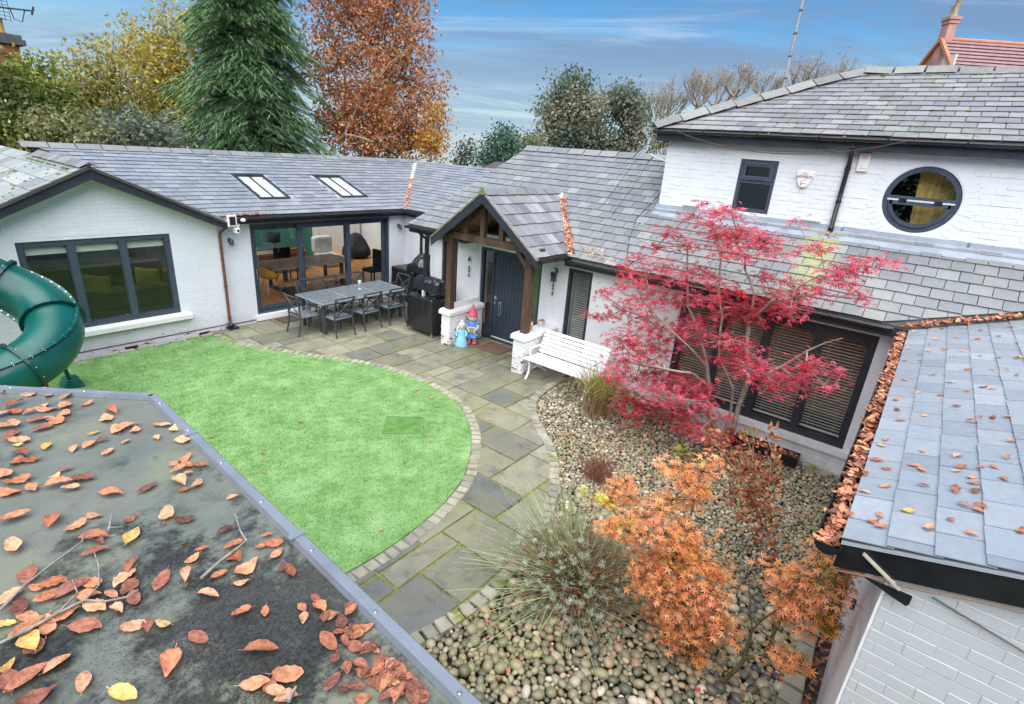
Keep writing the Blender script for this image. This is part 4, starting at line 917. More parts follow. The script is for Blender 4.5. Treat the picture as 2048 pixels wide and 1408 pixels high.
    big = [(-10.15, 0), (.02, 0), (2.6, vx(9.95)), (3.4, vx(10.27)), (-3.4, vx(11.6)), (-8.8, vx(11.6))]
    vr = vx(10.36)
    right = clip([(-5.5, 0), (4, 0), (4, vx(11.6)), (-6.88, vx(11.6)), (-6.88, vr)], big); left = clip([(-10.2, 0), (-8.22, 0), (-6.88, vr), (-6.88, vx(11.6)), (-10.2, vx(11.6))], big)
    def pick(cu, cv):
        if cv > vr: return big
        return right if cu > -6.88 else left
    slates2(roof, (8.8, 0, 2.34), (0, -1, 0), (1, 0, MS), big, pick, lambda u, v: u > -4.45 and v > vx(10.27), .207, .262, SL_MAIN, 300)
    ridge_tiles(roof, (11.62, 8.85, 4.285), (11.62, 4.42, 4.285), 10, .17, RIDGE, 33, up=.05, th=.02)
    for a, b in ((5.5, .13), (10.16, 8.25)): gutter(roof, (8.735, a, 2.315), (8.735, b, 2.315), .06)
    for a, b in ((5.55, 0.0), (10.12, 8.2)): MB().box(8.80, 8.82, b, a, 2.17, 2.30).build('fascia', FASCIA, roof); MB().box(8.82, 9.1, b, a, 2.17, 2.19).build('soffit', WHITE_S, roof)
    pipe(t, [(8.76, 9.80, 2.27), (8.9, 9.78, 2.12), (9.04, 9.76, 2.02), (9.04, 9.76, .03)], .034)
    pipe(t, [(10.16, 11.22, 2.38), (10.19, 11.22, 2.2), (10.19, 11.22, .03)], .034)
    # link roof, shallower
    ls = .338; lz = lambda x: 2.455+(x-10.06)*ls
    lr = MB().prism([(10.06, 11.74, lz(10.06)), (10.06, 9.3, lz(10.06)), (13.4, 7.7, lz(13.4)), (13.4, 15.05, lz(13.4))], (0, 0, -.05)).build('link_roof', DECK, t)
    lk = up(ls); vl = lambda x: (x-10.06)*lk
    slates(lr, (10.06, 0, 2.455), (0, -1, 0), (1, 0, ls), [(-11.72, 0), (-9.55, 0), (-8.05, vl(13.2)), (-8.05, vl(13.4)), (-15.05, vl(13.4))], .2, .30, SL_WING, 0)
    ridge_tiles(lr, (13.42, 14.9, 3.595), (13.42, 8.3, 3.595), 15, .14, RIDGE_MOSS, 22, up=.015)
    gutter(lr, (10.0, 11.70, 2.425), (10.0, 9.9, 2.425), .06); MB().box(10.06, 10.08, 9.7, 11.8, 2.29, 2.44).build('fascia', FASCIA, lr)
    MB().prism([(13.4, 15.05, 3.58), (13.4, 7.6, 3.58), (16.5, 7.6, 2.4), (16.5, 15.05, 2.4)], (0, 0, -.05)).build('back_slope', TILEB, lr)
    # lined valley between wing and link
    a, b = V(10.04, 11.72, 2.455), V(13.38, 15.03, 3.585); d = (b-a).normalized(); n = V(-ls, -ls, 1).normalized(); sd = n.cross(d).normalized()
    MB().hexa((a+b)/2+n*.02, d*(b-a).length/2, sd*.085, n*.004).build('valley_lining', PALEMORTAR, lr)
def slates2(roof, O, U, Vv, big, pick, skip, gauge, width, mat, limit):
    """like slates() with a clip polygon chosen slate by slate"""
    global clip
    base = clip
    def c2(poly, rect):
        cu, cv = (rect[0][0]+rect[1][0])/2, (rect[0][1]+rect[2][1])/2-.017
        if skip(cu, cv): return []
        q = pick(cu, cv); q = q if area(q) > 0 else q[::-1]
        return base(q, rect)
    clip = c2
    try: slates(roof, O, U, Vv, big, gauge, width, mat, limit)
    finally: clip = base
build_bung()
for (a, b, y0, y1, x0, x1, mt) in ((0, 0, -.2, 5.0, 9.36, 10.7, 1), (0, 0, 5.02, 6.15, 9.36, 10.9, 2), (0, 0, 6.17, 9.6, 9.36, 11.5, 3)):
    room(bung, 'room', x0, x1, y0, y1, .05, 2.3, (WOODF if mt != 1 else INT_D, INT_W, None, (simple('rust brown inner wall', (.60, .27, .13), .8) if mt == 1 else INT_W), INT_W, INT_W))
# ---------- porch
porch = thing('porch', 'open oak framed porch with slate gable roof over the front door', 'porch', (8.1, 6.9, 0))
def build_porch():
    t = porch; yc, zr, ze = 6.88, 3.43, 2.40; h = 1.36; s = (zr-ze)/h; k = up(s); x0 = 7.78
    xr = lambda z: 8.8+(z-2.34)/MS
    roof = MB().prism([(x0, yc-h, ze), (xr(ze), yc-h, ze), (xr(zr), yc, zr), (x0, yc, zr)], (0, 0, -.04)).build('roof', DECK, t)
    MB().prism([(x0, yc, zr), (xr(zr), yc, zr), (xr(ze), yc+h, ze), (x0, yc+h, ze)], (0, 0, -.04)).build('roof_deck', DECK, roof)
    slates(roof, (0, yc-h, ze), (1, 0, 0), (0, 1, s), [(x0, 0), (xr(ze)+.03, 0), (xr(zr)+.03, h*k), (x0, h*k)], .272, .235, SL_PORCH, 120)
    slates(roof, (0, yc+h, ze), (-1, 0, 0), (0, -1, s), [(-x0, 0), (-x0, h*k), (-xr(zr), h*k), (-xr(ze), 0)], .272, .235, SL_PORCH, 60)
    ridge_tiles(roof, (x0-.02, yc, zr+.02), (xr(zr)-.02, yc, zr+.02), 8, .13, RIDGE, 37, up=.035, th=.022)
    MB().prism([(x0-.03, yc-.10, zr-.02), (x0-.03, yc, zr+.085), (x0-.03, yc+.10, zr-.02), (x0-.03, yc, zr-.05)], (.06, 0, 0)).build('ridge_end', MOSSV, roof)
    for sg in (-1, 1):
        e = V(x0, yc+sg*(h+.02), ze-.015); a = V(x0, yc, zr)
        MB().prism([a+V(-.005, 0, -.01), e+V(-.005, 0, -.01), e+V(-.005, 0, -.165), a+V(-.005, 0, -.20)], (.035, 0, 0)).build('bargeboard', FASCIA, roof)
        MB().prism([a+V(-.02, 0, .03), e+V(-.02, 0, .03), e+V(-.02, 0, -.01), a+V(-.02, 0, -.01)], (.07, 0, 0)).build('verge', MOSSV if sg > 0 else VERGE, roof)
        for i in range(9):   # pine boards under the slope
            f0, f1 = i/9, (i+1)/9; z_ = lambda f: ze+(zr-ze)*f-.055; y_ = lambda f: yc+sg*h*(1-f)
            MB().prism([(x0+.04, y_(f0+.004), z_(f0+.004)), (x0+.04, y_(f1-.004), z_(f1-.004)), (9.08, y_(f1-.004), z_(f1-.004)), (9.08, y_(f0+.004), z_(f0+.004))], (0, 0, -.016)).build('lining_board', PINE, roof)
        MB().bar(V(8.1, yc+sg*(h-.05), ze-.06), V(8.1, yc, zr-.13), .10, .09, (1, 0, 0)).build('rafter', OAK, t, bevel=.006)
        MB().box(8.0, 9.1, yc+sg*1.04-.06, yc+sg*1.04+.06, 2.395, 2.50).build('wall_plate', OAK, t, bevel=.006)
    MB().box(8.03, 8.17, 5.60, 8.18, 2.405, 2.545).build('tie_beam', OAK, t, bevel=.008)
    for y, zt in ((7.09, 3.18), (7.58, 2.86), (6.60, 2.86), (6.30, 2.66)):
        MB().box(8.05, 8.15, y-.055, y+.055, 2.547, zt+.02).build('stud', OAK, t, bevel=.006)
    for y in (7.97, 5.87): MB().box(8.03, 8.17, y-.075, y+.075, .842, 2.403).build('post', OAK, t, bevel=.010)
    MB().prism([(8.06, 5.95, 2.10), (8.06, 6.22, 2.40), (8.06, 6.12, 2.40), (8.06, 5.95, 2.22)], (.09, 0, 0)).build('brace', OAK, t)
    for y0, y1, x in ((7.86, 8.11, 8.0), (5.76, 6.02, 7.95)):
        w = MB().box(x+.004, 9.098, y0+.004, y1-.004, -.05, .725).build('dwarf_wall', WHITE_CHIP, t)
        bricks(w, (x, 0, 0), (0, 1, 0), (-1, 0, 0), lambda a, b: [(y0, y1)], 0, .72, WHITE_CHIP, proud=.008, rel=.003, seed=3)
        bricks(w, (0, y0, 0), (1, 0, 0), (0, -1, 0), lambda a, b: [(x, 9.08)], 0, .72, WHITE_CHIP, proud=.008, rel=.003, seed=4)
        e = .05; z0, z1 = .72, .84
        mb = MB(); q = lambda e, z: [(x-e, y0-e, z), (9.095, y0-e, z), (9.095, y1+e, z), (x-e, y1+e, z)]
        vs = q(e, z0)+q(e, z0+.07)+q(e-.035, z1); mb.add(vs, [(3, 2, 1, 0)]+[(o+i, o+(i+1) % 4, o+4+(i+1) % 4, o+4+i) for o in (0, 4) for i in range(4)]+[(8, 9, 10, 11)]); mb.build('coping', WHITE_S, t, bevel=.006)
    MB().box(8.2, 9.09, 7.955, 8.0, .842, .95).build('panel_rail', WHITE_S, t)
    gutter(t, (7.86, 5.47, 2.36), (8.80, 5.47, 2.36), .055); gutter(t, (7.86, 8.29, 2.36), (8.74, 8.29, 2.36), .055)
    a, b = V(8.87, 5.49, 2.40), V(10.38, 6.86, 3.43); d = (b-a).normalized(); n1 = V(0, -s, 1).normalized(); n2 = V(-MS, 0, 1).normalized(); n = (n1+n2).normalized(); sd = n.cross(d).normalized()
    MB().hexa((a+b)/2+n*.03, d*((b-a).length/2+.05), sd*.085, n*.005).build('valley_lining', PALEMORTAR, roof)
    return a, b, n, sd
PORCH_V = build_porch()
# ---------- two storey house behind
house = thing('house', 'white painted brick upper storey with round window and hipped slate roof', 'house', (10.3, 1, 3.3))
HS = .45
def build_house():
    t = house; holes = [(2.43, 3.06, 3.48, 4.36), (-.16, .86, 3.44, 4.46)]; cy, cz, R = .35, 3.95, .48
    w = wall_panel(t, 'wall', (10.25, 0, 0), (0, 1, 0), (-1, 0, 0), -4.5, 4.45, 2.6, 4.70, holes, WHITE_OLD, .24)
    mb = MB(); n = 48   # spandrel round the circular opening
    sq = [];
    for i in range(n):
        a = 2*math.pi*i/n; c, s_ = math.cos(a), math.sin(a); k = .51/max(abs(c), abs(s_)); sq.append((cy+c*k, cz+s_*k))
    ci = [(cy+R*math.cos(2*math.pi*i/n), cz+R*math.sin(2*math.pi*i/n)) for i in range(n)]
    vs = [(10.25, *p) for p in sq]+[(10.25, *p) for p in ci]+[(10.48, *p) for p in ci]
    mb.add(vs, [(i, n+i, n+(i+1) % n, (i+1) % n) for i in range(n)]+[(n+i, 2*n+i, 2*n+(i+1) % n, n+(i+1) % n) for i in range(n)]); mb.build('window_surround', WHITE_OLD, t)
    def sp(a, b):
        hs = [(h[0]-.01, h[1]+.01) for h in holes[:1] if b > h[2]-.01 and a < h[3]+.01]; zm = (a+b)/2-cz
        if abs(zm) < .66: q = math.sqrt(.66**2-zm*zm); hs.append((cy-q, cy+q))
        return cut(-4.4, 4.44, hs)
    bricks(w, (10.25, 0, 0), (0, 1, 0), (-1, 0, 0), sp, 3.36, 4.62, WHITE_OLD, rel=.004, proud=.005, joint=.007)
    rr = random.Random(8); na = 44
    for i in range(na):   # ring of header bricks set on end round the window
        a = 2*math.pi*(i+.5)/na; d = V(0, math.cos(a), math.sin(a)); s_ = V(0, -math.sin(a), math.cos(a)); c = V(10.25+.004-rr.uniform(0, .004), cy, cz)+d*.58
        MB().hexa(c, d*.085, s_*.038, V(.008, 0, 0)).build('brick', WHITE_OLD, w)
    window(t, (10.25, 0, 0), (0, 1, 0), (-1, 0, 0), 2.43, 3.06, 3.48, 4.36, (), fw=.055, glass=GLASS, setback=.02, name='window_frame')
    mb = MB()   # casement inside it: top hung light above a fixed light
    for q in ((2.485, 3.005, 4.245, 4.31), (2.485, 3.005, 4.02, 4.09), (2.485, 2.55, 4.09, 4.245), (2.94, 3.005, 4.09, 4.245)): mb.box(10.252, 10.30, *q)
    mb.box(10.275, 10.32, 2.485, 3.005, 3.965, 4.015); mb.build('window_casement', FRAME, t, bevel=.006)
    # round window
    def ring(r0, r1, x0, x1, mb, a0=0, a1=2*math.pi, n=48):
        vs = []; full = abs(a1-a0-2*math.pi) < 1e-6
        for i in range(n+(0 if full else 1)):
            a = a0+(a1-a0)*i/n
            for r, x in ((r0, x0), (r1, x0), (r1, x1), (r0, x1)): vs.append((x, cy+r*math.cos(a), cz+r*math.sin(a)))
        m = len(vs)//4
        for i in range(m if full else m-1):
            j = (i+1) % m
            for q in range(4): mb.add([], []); mb.f.append((i*4+q, i*4+(q+1) % 4, j*4+(q+1) % 4, j*4+q)); mb.m.append(0); mb.sm.append(False)
        b = len(mb.v); mb.v += vs; k = len(mb.f)-4*(m if full else m-1); mb.f[k:] = [tuple(i+b for i in f) for f in mb.f[k:]]
        if not full:
            for e in (0, m-1): mb.f.append(tuple(b+e*4+q for q in range(4))); mb.m.append(0); mb.sm.append(False)
    mb = MB(); ring(.405, .478, 10.27, 10.36, mb); mb.box(10.26, 10.34, cy-.43, cy+.43, cz-.005, cz+.04)
    rf = mb.build('round_window', FRAME, t)
    mb = MB(); ring(.352, .402, 10.25, 10.33, mb, math.pi*1.03, math.pi*1.97, 28); mb.box(10.25, 10.33, cy-.38, cy+.38, cz-.085, cz-.035); mb.build('opening_light', FRAME, rf)
    MB().box(10.245, 10.262, cy-.42, cy+.42, cz-.030, cz-.006).build('drip_bar', ALU, rf)
    for y in (cy+.22, cy-.22): MB().box(10.238, 10.26, y-.05, y+.05, cz-.05, cz+.005).build('hinge', BLACK, rf)
    mb = MB(); pl = [(10.315, cy+.404*math.cos(a), cz+.404*math.sin(a)) for a in [2*math.pi*i/40 for i in range(40)]]; mb.prism(pl, (.006, 0, 0)); mb.build('pane', GLASS, rf)
    # eaves and roof
    MB().box(10.06, 10.10, -4.6, 4.60, 4.575, 4.70).build('fascia', FASCIA, t); MB().box(10.101, 10.25, -4.6, 4.60, 4.585, 4.60).build('soffit', FASCIA, t)
    MB().box(10.06, 14, 4.601, 4.63, 4.575, 4.70).build('fascia', FASCIA, t)
    gutter(t, (10.0, 4.66, 4.755), (10.0, -4.6, 4.755), .062)
    hz_ = lambda x: 4.77+(x-10.0)*HS
    rx, ry = 12.8, 1.93
    roof = MB().prism([(10.0, 4.66, hz_(10.0)), (10.0, -4.7, hz_(10.0)), (rx, -4.7, hz_(rx)-.12), (rx, ry, hz_(rx))], (0, 0, -.05)).build('roof', DECK, t)
    MB().prism([(10.0, 4.66, 4.75), (rx, ry, hz_(rx)-.02), (15.6, 4.66, 4.75)], (0, 0, -.05)).build('hip_end', TILEB, roof)
    MB().prism([(rx, ry, hz_(rx)-.02), (rx, -4.7, hz_(rx)-.12), (15.6, -4.7, 4.75), (15.6, 4.66, 4.75)], (0, 0, -.05)).build('back_slope', TILEB, roof)
    k = up(HS); vx = lambda x: (x-10.0)*k
    slates(roof, (10.0, 0, 4.77), (0, -1, 0), (1, 0, HS), [(-4.66, 0), (4.7, 0), (4.7, vx(rx)), (-ry, vx(rx))], .22, .31, SL_UP, 300, thick=.009, jit=.009)
    ridge_tiles(roof, (9.98, 4.68, 4.785), (rx, ry, hz_(rx)+.015), 8, .15, RIDGE_MOSS, 26, up=.075, th=.032, wob=.03, gap=.016)
    ridge_tiles(roof, (rx, ry, hz_(rx)+.015), (rx, -4.7, hz_(rx)-.13), 14, .17, RIDGE_MOSS, 30, up=.075, th=.032, wob=.035, gap=.016)
    # lead apron where the lower roof meets the wall
    k2 = V(1, 0, MS).normalized(); nn = V(-MS, 0, 1).normalized(); rr = random.Random(2)
    for i in range(5):
        a, b = 4.50-i*1.62, 4.50-(i+1)*1.62-.04; lo, hi = V(10.05, 0, mz(10.05)), V(10.25, 0, mz(10.25)); w_ = rr.uniform(-.012, .012)
        p = lambda y, q, n: V(q.x, y, q.z)+nn*n
        vs = [p(a, lo-k2*w_, .022), p(b, lo+k2*w_, .024), p(b, hi, .026), p(a, hi, .026), V(10.243, a, 3.43), V(10.243, b, 3.43)]
        mb = MB(); mb.add(vs+[v+nn*.005 for v in vs], [(3, 2, 1, 0), (6, 7, 8, 9), (9, 8, 11, 10), (0, 1, 7, 6)]); mb.build('lead_apron', LEAD, t)
    pipe(t, [(10.02, 1.40, 4.70), (10.12, 1.40, 4.55), (10.2, 1.40, 4.45), (10.2, 1.40, 3.30), (10.12, 1.40, 3.26)], .036)
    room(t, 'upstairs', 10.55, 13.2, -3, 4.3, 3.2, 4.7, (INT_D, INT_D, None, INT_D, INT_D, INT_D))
build_house()
# ---------- outbuilding nearest on the right
ext = thing('outbuilding', 'grey white brick outbuilding with leaf strewn pale slate roof', 'outbuilding', (3.2, -.3, 0))
EXS = .30
def build_ext():
    t = ext; k = up(EXS); x0 = 3.12; ez = lambda y: 2.30+(-.05-y)*EXS
    zt = lambda u: 2.27+(u+.0)*EXS*0+max(0, u-.29)*EXS
    w = wall_panel(t, 'wall', (3.18, 0, 0), (0, -1, 0), (-1, 0, 0), .315, 5.5, -.6, lambda u: 2.13+(u-.05)*EXS, [], GREYW)
    bricks(w, (3.18, 0, 0), (0, -1, 0), (-1, 0, 0), lambda a, b: [(max(.315, .05+(b-2.13)/EXS), 3.0)] if b < 2.9 else [], -.2, 2.9, GREYW, L=.24, C=.080, proud=.003, rel=.002, joint=.005, seed=9)
    MB().box(3.181, 9.09, -.56, -.30, -.6, 2.2).build('side_wall', STREAK, t)
    MB().box(4.4, 4.46, -.298, -.27, 0.95, 1.02).build('vent_hole', simple('dark hole', (.03, .03, .03), .9), t)
    big = [(-9.6, 2.9*k-.0), (-9.6, 3.0*k), (-x0, 3.0*k), (-x0, 0), (-8.84, 0), (-9.34, 1.13*k), (-10.2, 3.0*k)]
    big = [(-8.84, 0), (-x0, 0), (-x0, 3.2*k), (-10.25, 3.2*k)]
    P = lambda x, y: (x, y, ez(y))
    roof = MB().prism([P(x0+.02, -.05), P(x0+.02, -3.25), P(10.25, -3.25), P(8.84, -.05)], (0, 0, -.05)).build('roof', DECK, t)
    slates(roof, (0, -.05, 2.30), (-1, 0, 0), (0, -1, EXS), big, .203, .305, SL_EXT, 300, thick=.0055, jit=.003, bond=.47)
    MB().prism([(x0, -3.25, ez(-3.25)), (x0, -6.4, 2.3), (9, -6.4, 2.3), (9, -3.25, ez(-3.25))], (0, 0, -.05)).build('back_slope', TILEB, roof)
    a, b = V(x0, -.05, 2.285), V(x0, -3.25, ez(-3.25)-.012)
    MB().prism([a, b, b+V(0, 0, -.17), a+V(0, 0, -.17)], (.035, 0, 0)).build('bargeboard', BLACK, roof)
    for i in range(3): MB().prism([a+V(-.012+i*.004, 0, .004*i-.006), b+V(-.012+i*.004, 0, .004*i-.006), b+V(-.012+i*.004, 0, .004*i-.003), a+V(-.012+i*.004, 0, .004*i-.003)], (.05, 0, 0)).build('verge_slip', SL_EXT, roof)
    MB().prism([(x0-.012, -.20, 2.14), (x0-.012, -.42, 2.15), (x0-.012, -.42, 2.10), (x0-.012, -.41, 2.08)], (.012, 0, 0)).build('board_offcut', BLACK, roof)
    MB().bar(V(x0-.006, -.16, 2.28), V(x0-.006, -.36, 2.16), .012, .03, (1, 0, 0)).build('paint_streak', simple('bare timber streak', (.45, .40, .33), .8), roof)
    MB().tube([(x0-.008, -.06-.1*i, 2.10+.03*i+.006*math.sin(i*1.3)) for i in range(0, 32)], .005, 6).build('cable', simple('brown cable', (.22, .13, .09), .6), roof)
    MB().tube([(3.155, -.50, 2.17), (3.155, -.80, 2.11), (3.155, -1.5, 1.97)], .005, 6).build('cable', simple('grey cable', (.10, .10, .10), .6), t)
    MB().box(x0+.04, 8.8, -.09, -.065, 2.10, 2.28).build('fascia', BLACK, roof)
    g = gutter(roof, (3.06, .005, 2.275), (8.84, .005, 2.275), .066); return g
build_ext()
# ================================================================== OBJECTS
def text_mesh(s, size, depth=0.0015):
    c = bpy.data.curves.new('lettering', 'FONT'); c.body = s; c.size = size; c.extrude = depth; c.align_x = 'CENTER'; c.align_y = 'CENTER'; c.resolution_u = 3
    o = bpy.data.objects.new('lettering', c); COL.objects.link(o); bpy.context.view_layer.update()
    me = bpy.data.meshes.new_from_object(o.evaluated_get(bpy.context.evaluated_depsgraph_get())); bpy.data.objects.remove(o); bpy.data.curves.remove(c); return me
def lettering(par, s, size, loc, mat, rot=(R_(90), 0, R_(-90)), name='lettering', sx=1):
    me = text_mesh(s, size); me.materials.clear(); me.materials.append(mat); o = link(name, me, par); o.location = Vector(loc)-ORG[par]; o.rotation_euler = rot; o.scale = (sx, 1, 1); return o
# ---------- spiral tube slide
def slide():
    t = thing('tube_slide', 'dark green spiral tube slide with bolted flanges', 'slide', (1.0, 10.15, 0))
    C = V(1.015, 10.15, 0); Rr, r = .75, .345; A0, A1 = -105, 110
    def arc(a): return C+V(Rr*math.cos(R_(a)), Rr*math.sin(R_(a)), 1.31+(1.2*a+.45*a*a/180)/180)
    def c(a):   # a helical bend that runs out straight at both ends
        if A0 <= a <= A1: return arc(a)
        e = A1 if a > A1 else A0; return arc(e)+(arc(e+.5)-arc(e-.5))*(a-e)
    def frame(a):
        tt = (c(a+1)-c(a-1)).normalized(); o = Zv.cross(tt).normalized()
        o = -o if o.dot(V(math.cos(R_(max(A0, min(A1, a)))), math.sin(R_(max(A0, min(A1, a)))), 0)) < 0 else o; return tt, o, tt.cross(o)
    cuts = [-190, -76, -3, 62, 150, 260]
    def ring(a, rad, m, n=28):
        tt, o, b = frame(a); return [c(a)+(o*math.cos(2*math.pi*i/n)+b*math.sin(2*math.pi*i/n))*rad for i in range(n)]
    for a0, a1 in zip(cuts[:-1], cuts[1:]):
        n = 28; k = 16; vs = []; mb = MB()
        for j in range(k+1): vs += ring(a0+(a1-a0)*j/k, r, 0)
        for j in range(k+1): vs += ring(a0+(a1-a0)*j/k, r-.012, 0)
        f = [(j*n+i, j*n+(i+1) % n, (j+1)*n+(i+1) % n, (j+1)*n+i) for j in range(k) for i in range(n)]; m = (k+1)*n
        f += [(m+q[3], m+q[2], m+q[1], m+q[0]) for q in f]; mb.add(vs, f, 0, True); sec = mb.build('tube_section', SLIDE, t)
        # long seam flange on the outside of the bend and one on the inside
        for ph, nm in ((-38, 'seam_flange'), (142, 'seam_flange')):
            mb = MB(); vs = []
            for j in range(k+1):
                a = a0+(a1-a0)*j/k; tt, o, b = frame(a); d = o*math.cos(R_(ph))+b*math.sin(R_(ph)); e = tt.cross(d)
                p = c(a)+d*(r-.004); vs += [p-e*.012, p+d*.05-e*.012, p+d*.05+e*.012, p+e*.012]
            mb.add(vs, [(j*4+i, j*4+(i+1) % 4, (j+1)*4+(i+1) % 4, (j+1)*4+i) for j in range(k) for i in range(4)]); mb.build(nm, SLIDE, sec)
            mb = MB()
            for j in range(0, k, 2):
                a = a0+(a1-a0)*(j+1)/k; tt, o, b = frame(a); d = o*math.cos(R_(ph))+b*math.sin(R_(ph)); e = tt.cross(d); p = c(a)+d*(r+.026)
                mb.tube([p+e*.012, p+e*.022], .011, 8); mb.tube([p-e*.012, p-e*.022], .011, 8)
            mb.build('bolt', CHROME, sec)
    for a in cuts[1:-1]:
        tt, o, b = frame(a); mb = MB(); A = [x-tt*.022 for x in ring(a, r+.055, 0)]; B = [x+tt*.022 for x in ring(a, r+.055, 0)]; A2 = [x-tt*.022 for x in ring(a, r-.01, 0)]; B2 = [x+tt*.022 for x in ring(a, r-.01, 0)]; n = 28
        mb.add(A+B+A2+B2, [(i, (i+1) % n, n+(i+1) % n, n+i) for i in range(n)]+[(i, 2*n+i, 2*n+(i+1) % n, (i+1) % n) for i in range(n)]+[(n+i, n+(i+1) % n, 3*n+(i+1) % n, 3*n+i) for i in range(n)])
        f = mb.build('flange', simple('darker green plastic', (.0, .05, .045), .35, .1), t)
        for i in range(14):
            q = 2*math.pi*(i+.5)/14; d = o*math.cos(q)+b*math.sin(q); p = c(a)+d*(r+.03); MB().tube([p+tt*.02, p+tt*.032], .013, 8).build('bolt', CHROME, f)
    MB().tube([(C.x-.55, C.y, -.05), (C.x-.55, C.y, 3.2)], .05, 12).build('centre_pole', simple('dark green post', (.0, .05, .04), .4), t)
    for a in (-90, 90):
        p = c(a); MB().bar((C.x-.55, C.y, p.z), V(p.x, p.y+(-.2 if a > 0 else .2), p.z), .04, .04).build('strut', MATS['dark green post'], t)
slide()
# ---------- garden table and its chairs
DG = 'dark cast metal'
def table():
    t = thing('garden_table', 'long rectangular cast metal garden table with woven pattern top', 'table', (7.52, 10.65, 0)); x0, x1, y0, y1, z = 6.31, 8.73, 10.1, 11.2, .74
    mb = MB(); e = .045
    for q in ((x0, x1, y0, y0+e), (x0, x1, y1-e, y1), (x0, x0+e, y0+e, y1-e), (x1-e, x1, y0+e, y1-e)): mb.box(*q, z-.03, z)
    for f in (1/3, 2/3): xx = x0+(x1-x0)*f; mb.box(xx-.022, xx+.022, y0+e, y1-e, z-.028, z-.002)
    mb.build('top_frame', IRON_TOP, t, bevel=.004)
    mb = MB(); st = .062   # basket weave of flat strips
    nx, ny = int((x1-x0)/st), int((y1-y0)/st)
    for i in range(1, nx):
        for j in range(1, ny):
            cx, cy = x0+i*st, y0+j*st
            if (i+j) % 2: mb.hexa((cx, cy, z-.010), (st*.60, 0, .0), (0, st*.20, 0), (0, 0, .004))
            else: mb.hexa((cx, cy, z-.013), (st*.20, 0, 0), (0, st*.60, 0), (0, 0, .004))
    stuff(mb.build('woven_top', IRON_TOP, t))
    MB().box(x0+.03, x1-.03, y0+.03, y1-.03, z-.026, z-.022).build('under_tray', IRON, t)
    MB().box(x0+.12, x1-.12, y0+.12, y0+.15, z-.09, z-.032).box(x0+.12, x1-.12, y1-.15, y1-.12, z-.09, z-.032).build('apron', IRON, t)
    for x in (x0+.12, x1-.12):
        for y in (y0+.13, y1-.13): MB().bar((x, y, 0), (x, y, z-.03), .062, .062, (1, 0, 0)).bar((x, y, 0), (x, y, .03), .075, .075, (1, 0, 0)).build('leg', IRON, t, bevel=.006)
    for y in (y0+.13, y1-.13): MB().bar((x0+1.16, y, 0), (x0+1.16, y, z-.03), .055, .055, (1, 0, 0)).build('leg', IRON, t)
table()
def chair_proto():
    t = thing('garden_chair', 'x', 'chair'); I = IRON; hw = .245
    mb = MB()   # perforated seat: woven strips in a frame
    mb.box(-hw, hw, -.235, -.205, .405, .43); mb.box(-hw, hw, .205, .24, .405, .43); mb.box(-hw, -hw+.035, -.205, .205, .405, .43); mb.box(hw-.035, hw, -.205, .205, .405, .43)
    for i in range(9): x = -hw+.055+i*.0475; mb.box(x-.015, x+.015, -.205, .205, .418, .427)
    for j in range(8): y = -.18+j*.051; mb.box(-hw+.035, hw-.035, y-.015, y+.015, .412, .417)
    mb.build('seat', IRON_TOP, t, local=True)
    for s in (-1, 1):
        MB().tube([(s*.235, -.235, .43), (s*.235, -.25, .25), (s*.24, -.285, .1), (s*.245, -.315, 0)], [.02, .02, .019, .018], 6).build('leg', I, t, local=True)
        MB().tube([(s*.235, .225, .43), (s*.235, .23, .2), (s*.238, .245, 0)], [.02, .02, .018], 6).build('leg', I, t, local=True)
        MB().tube([(s*.235, -.235, .42), (s*.237, -.25, .62), (s*.24, -.29, .80), (s*.243, -.325, .90)], .018, 6).build('back_post', I, t, local=True)
        MB().tube([(s*.238, -.265, .66), (s*.275, -.10, .655), (s*.285, .08, .645), (s*.275, .2, .60), (s*.25, .23, .52), (s*.238, .225, .42)], [.014, .018, .02, .018, .015, .015], 6).build('armrest', I, t, local=True)
        d = MB().bar((s*.225, -.255, .47), (-s*.225, -.312, .86), .035, .012, (0, 1, .2)); d.build('cross_bar', I, t, local=True)
    MB().tube([(-.243, -.325, .90), (-.1, -.35, .905), (.1, -.35, .905), (.243, -.325, .90)], .02, 6).build('top_rail', I, t, local=True)
    MB().bar((-.235, -.247, .47), (.235, -.247, .47), .03, .02).build('lower_rail', I, t, local=True)
    return t
CH = chair_proto(); first = True
for (x, y, rz, lab) in ((6.68, 10.10, 0, 'dark metal cross back chair on the lawn side of the table, nearest the gable wall'), (7.43, 10.10, 0.03, 'dark metal cross back chair in the middle of the lawn side of the table'), (8.18, 10.10, -.02, 'dark metal cross back chair on the lawn side of the table, nearest the covered barbecue'),
                        (6.86, 11.36, math.pi, 'dark metal cross back chair by the sliding doors, nearest the doormat'), (7.55, 11.36, math.pi+.04, 'dark metal cross back chair by the sliding doors, middle of its side'), (8.27, 11.36, math.pi, 'dark metal cross back chair by the sliding doors, nearest the candle glass'),
                        (6.20, 10.66, -math.pi/2, 'dark metal armchair at the table end towards the drainpipe'), (8.90, 10.80, math.pi/2, 'dark metal armchair at the table end towards the covered barbecues')):
    o = CH if first else copy_tree(CH); first = False
    o.location = (x, y, 0); o.rotation_euler = (0, 0, rz); tag(o, lab, 'chair', 'metal chairs round the garden table')
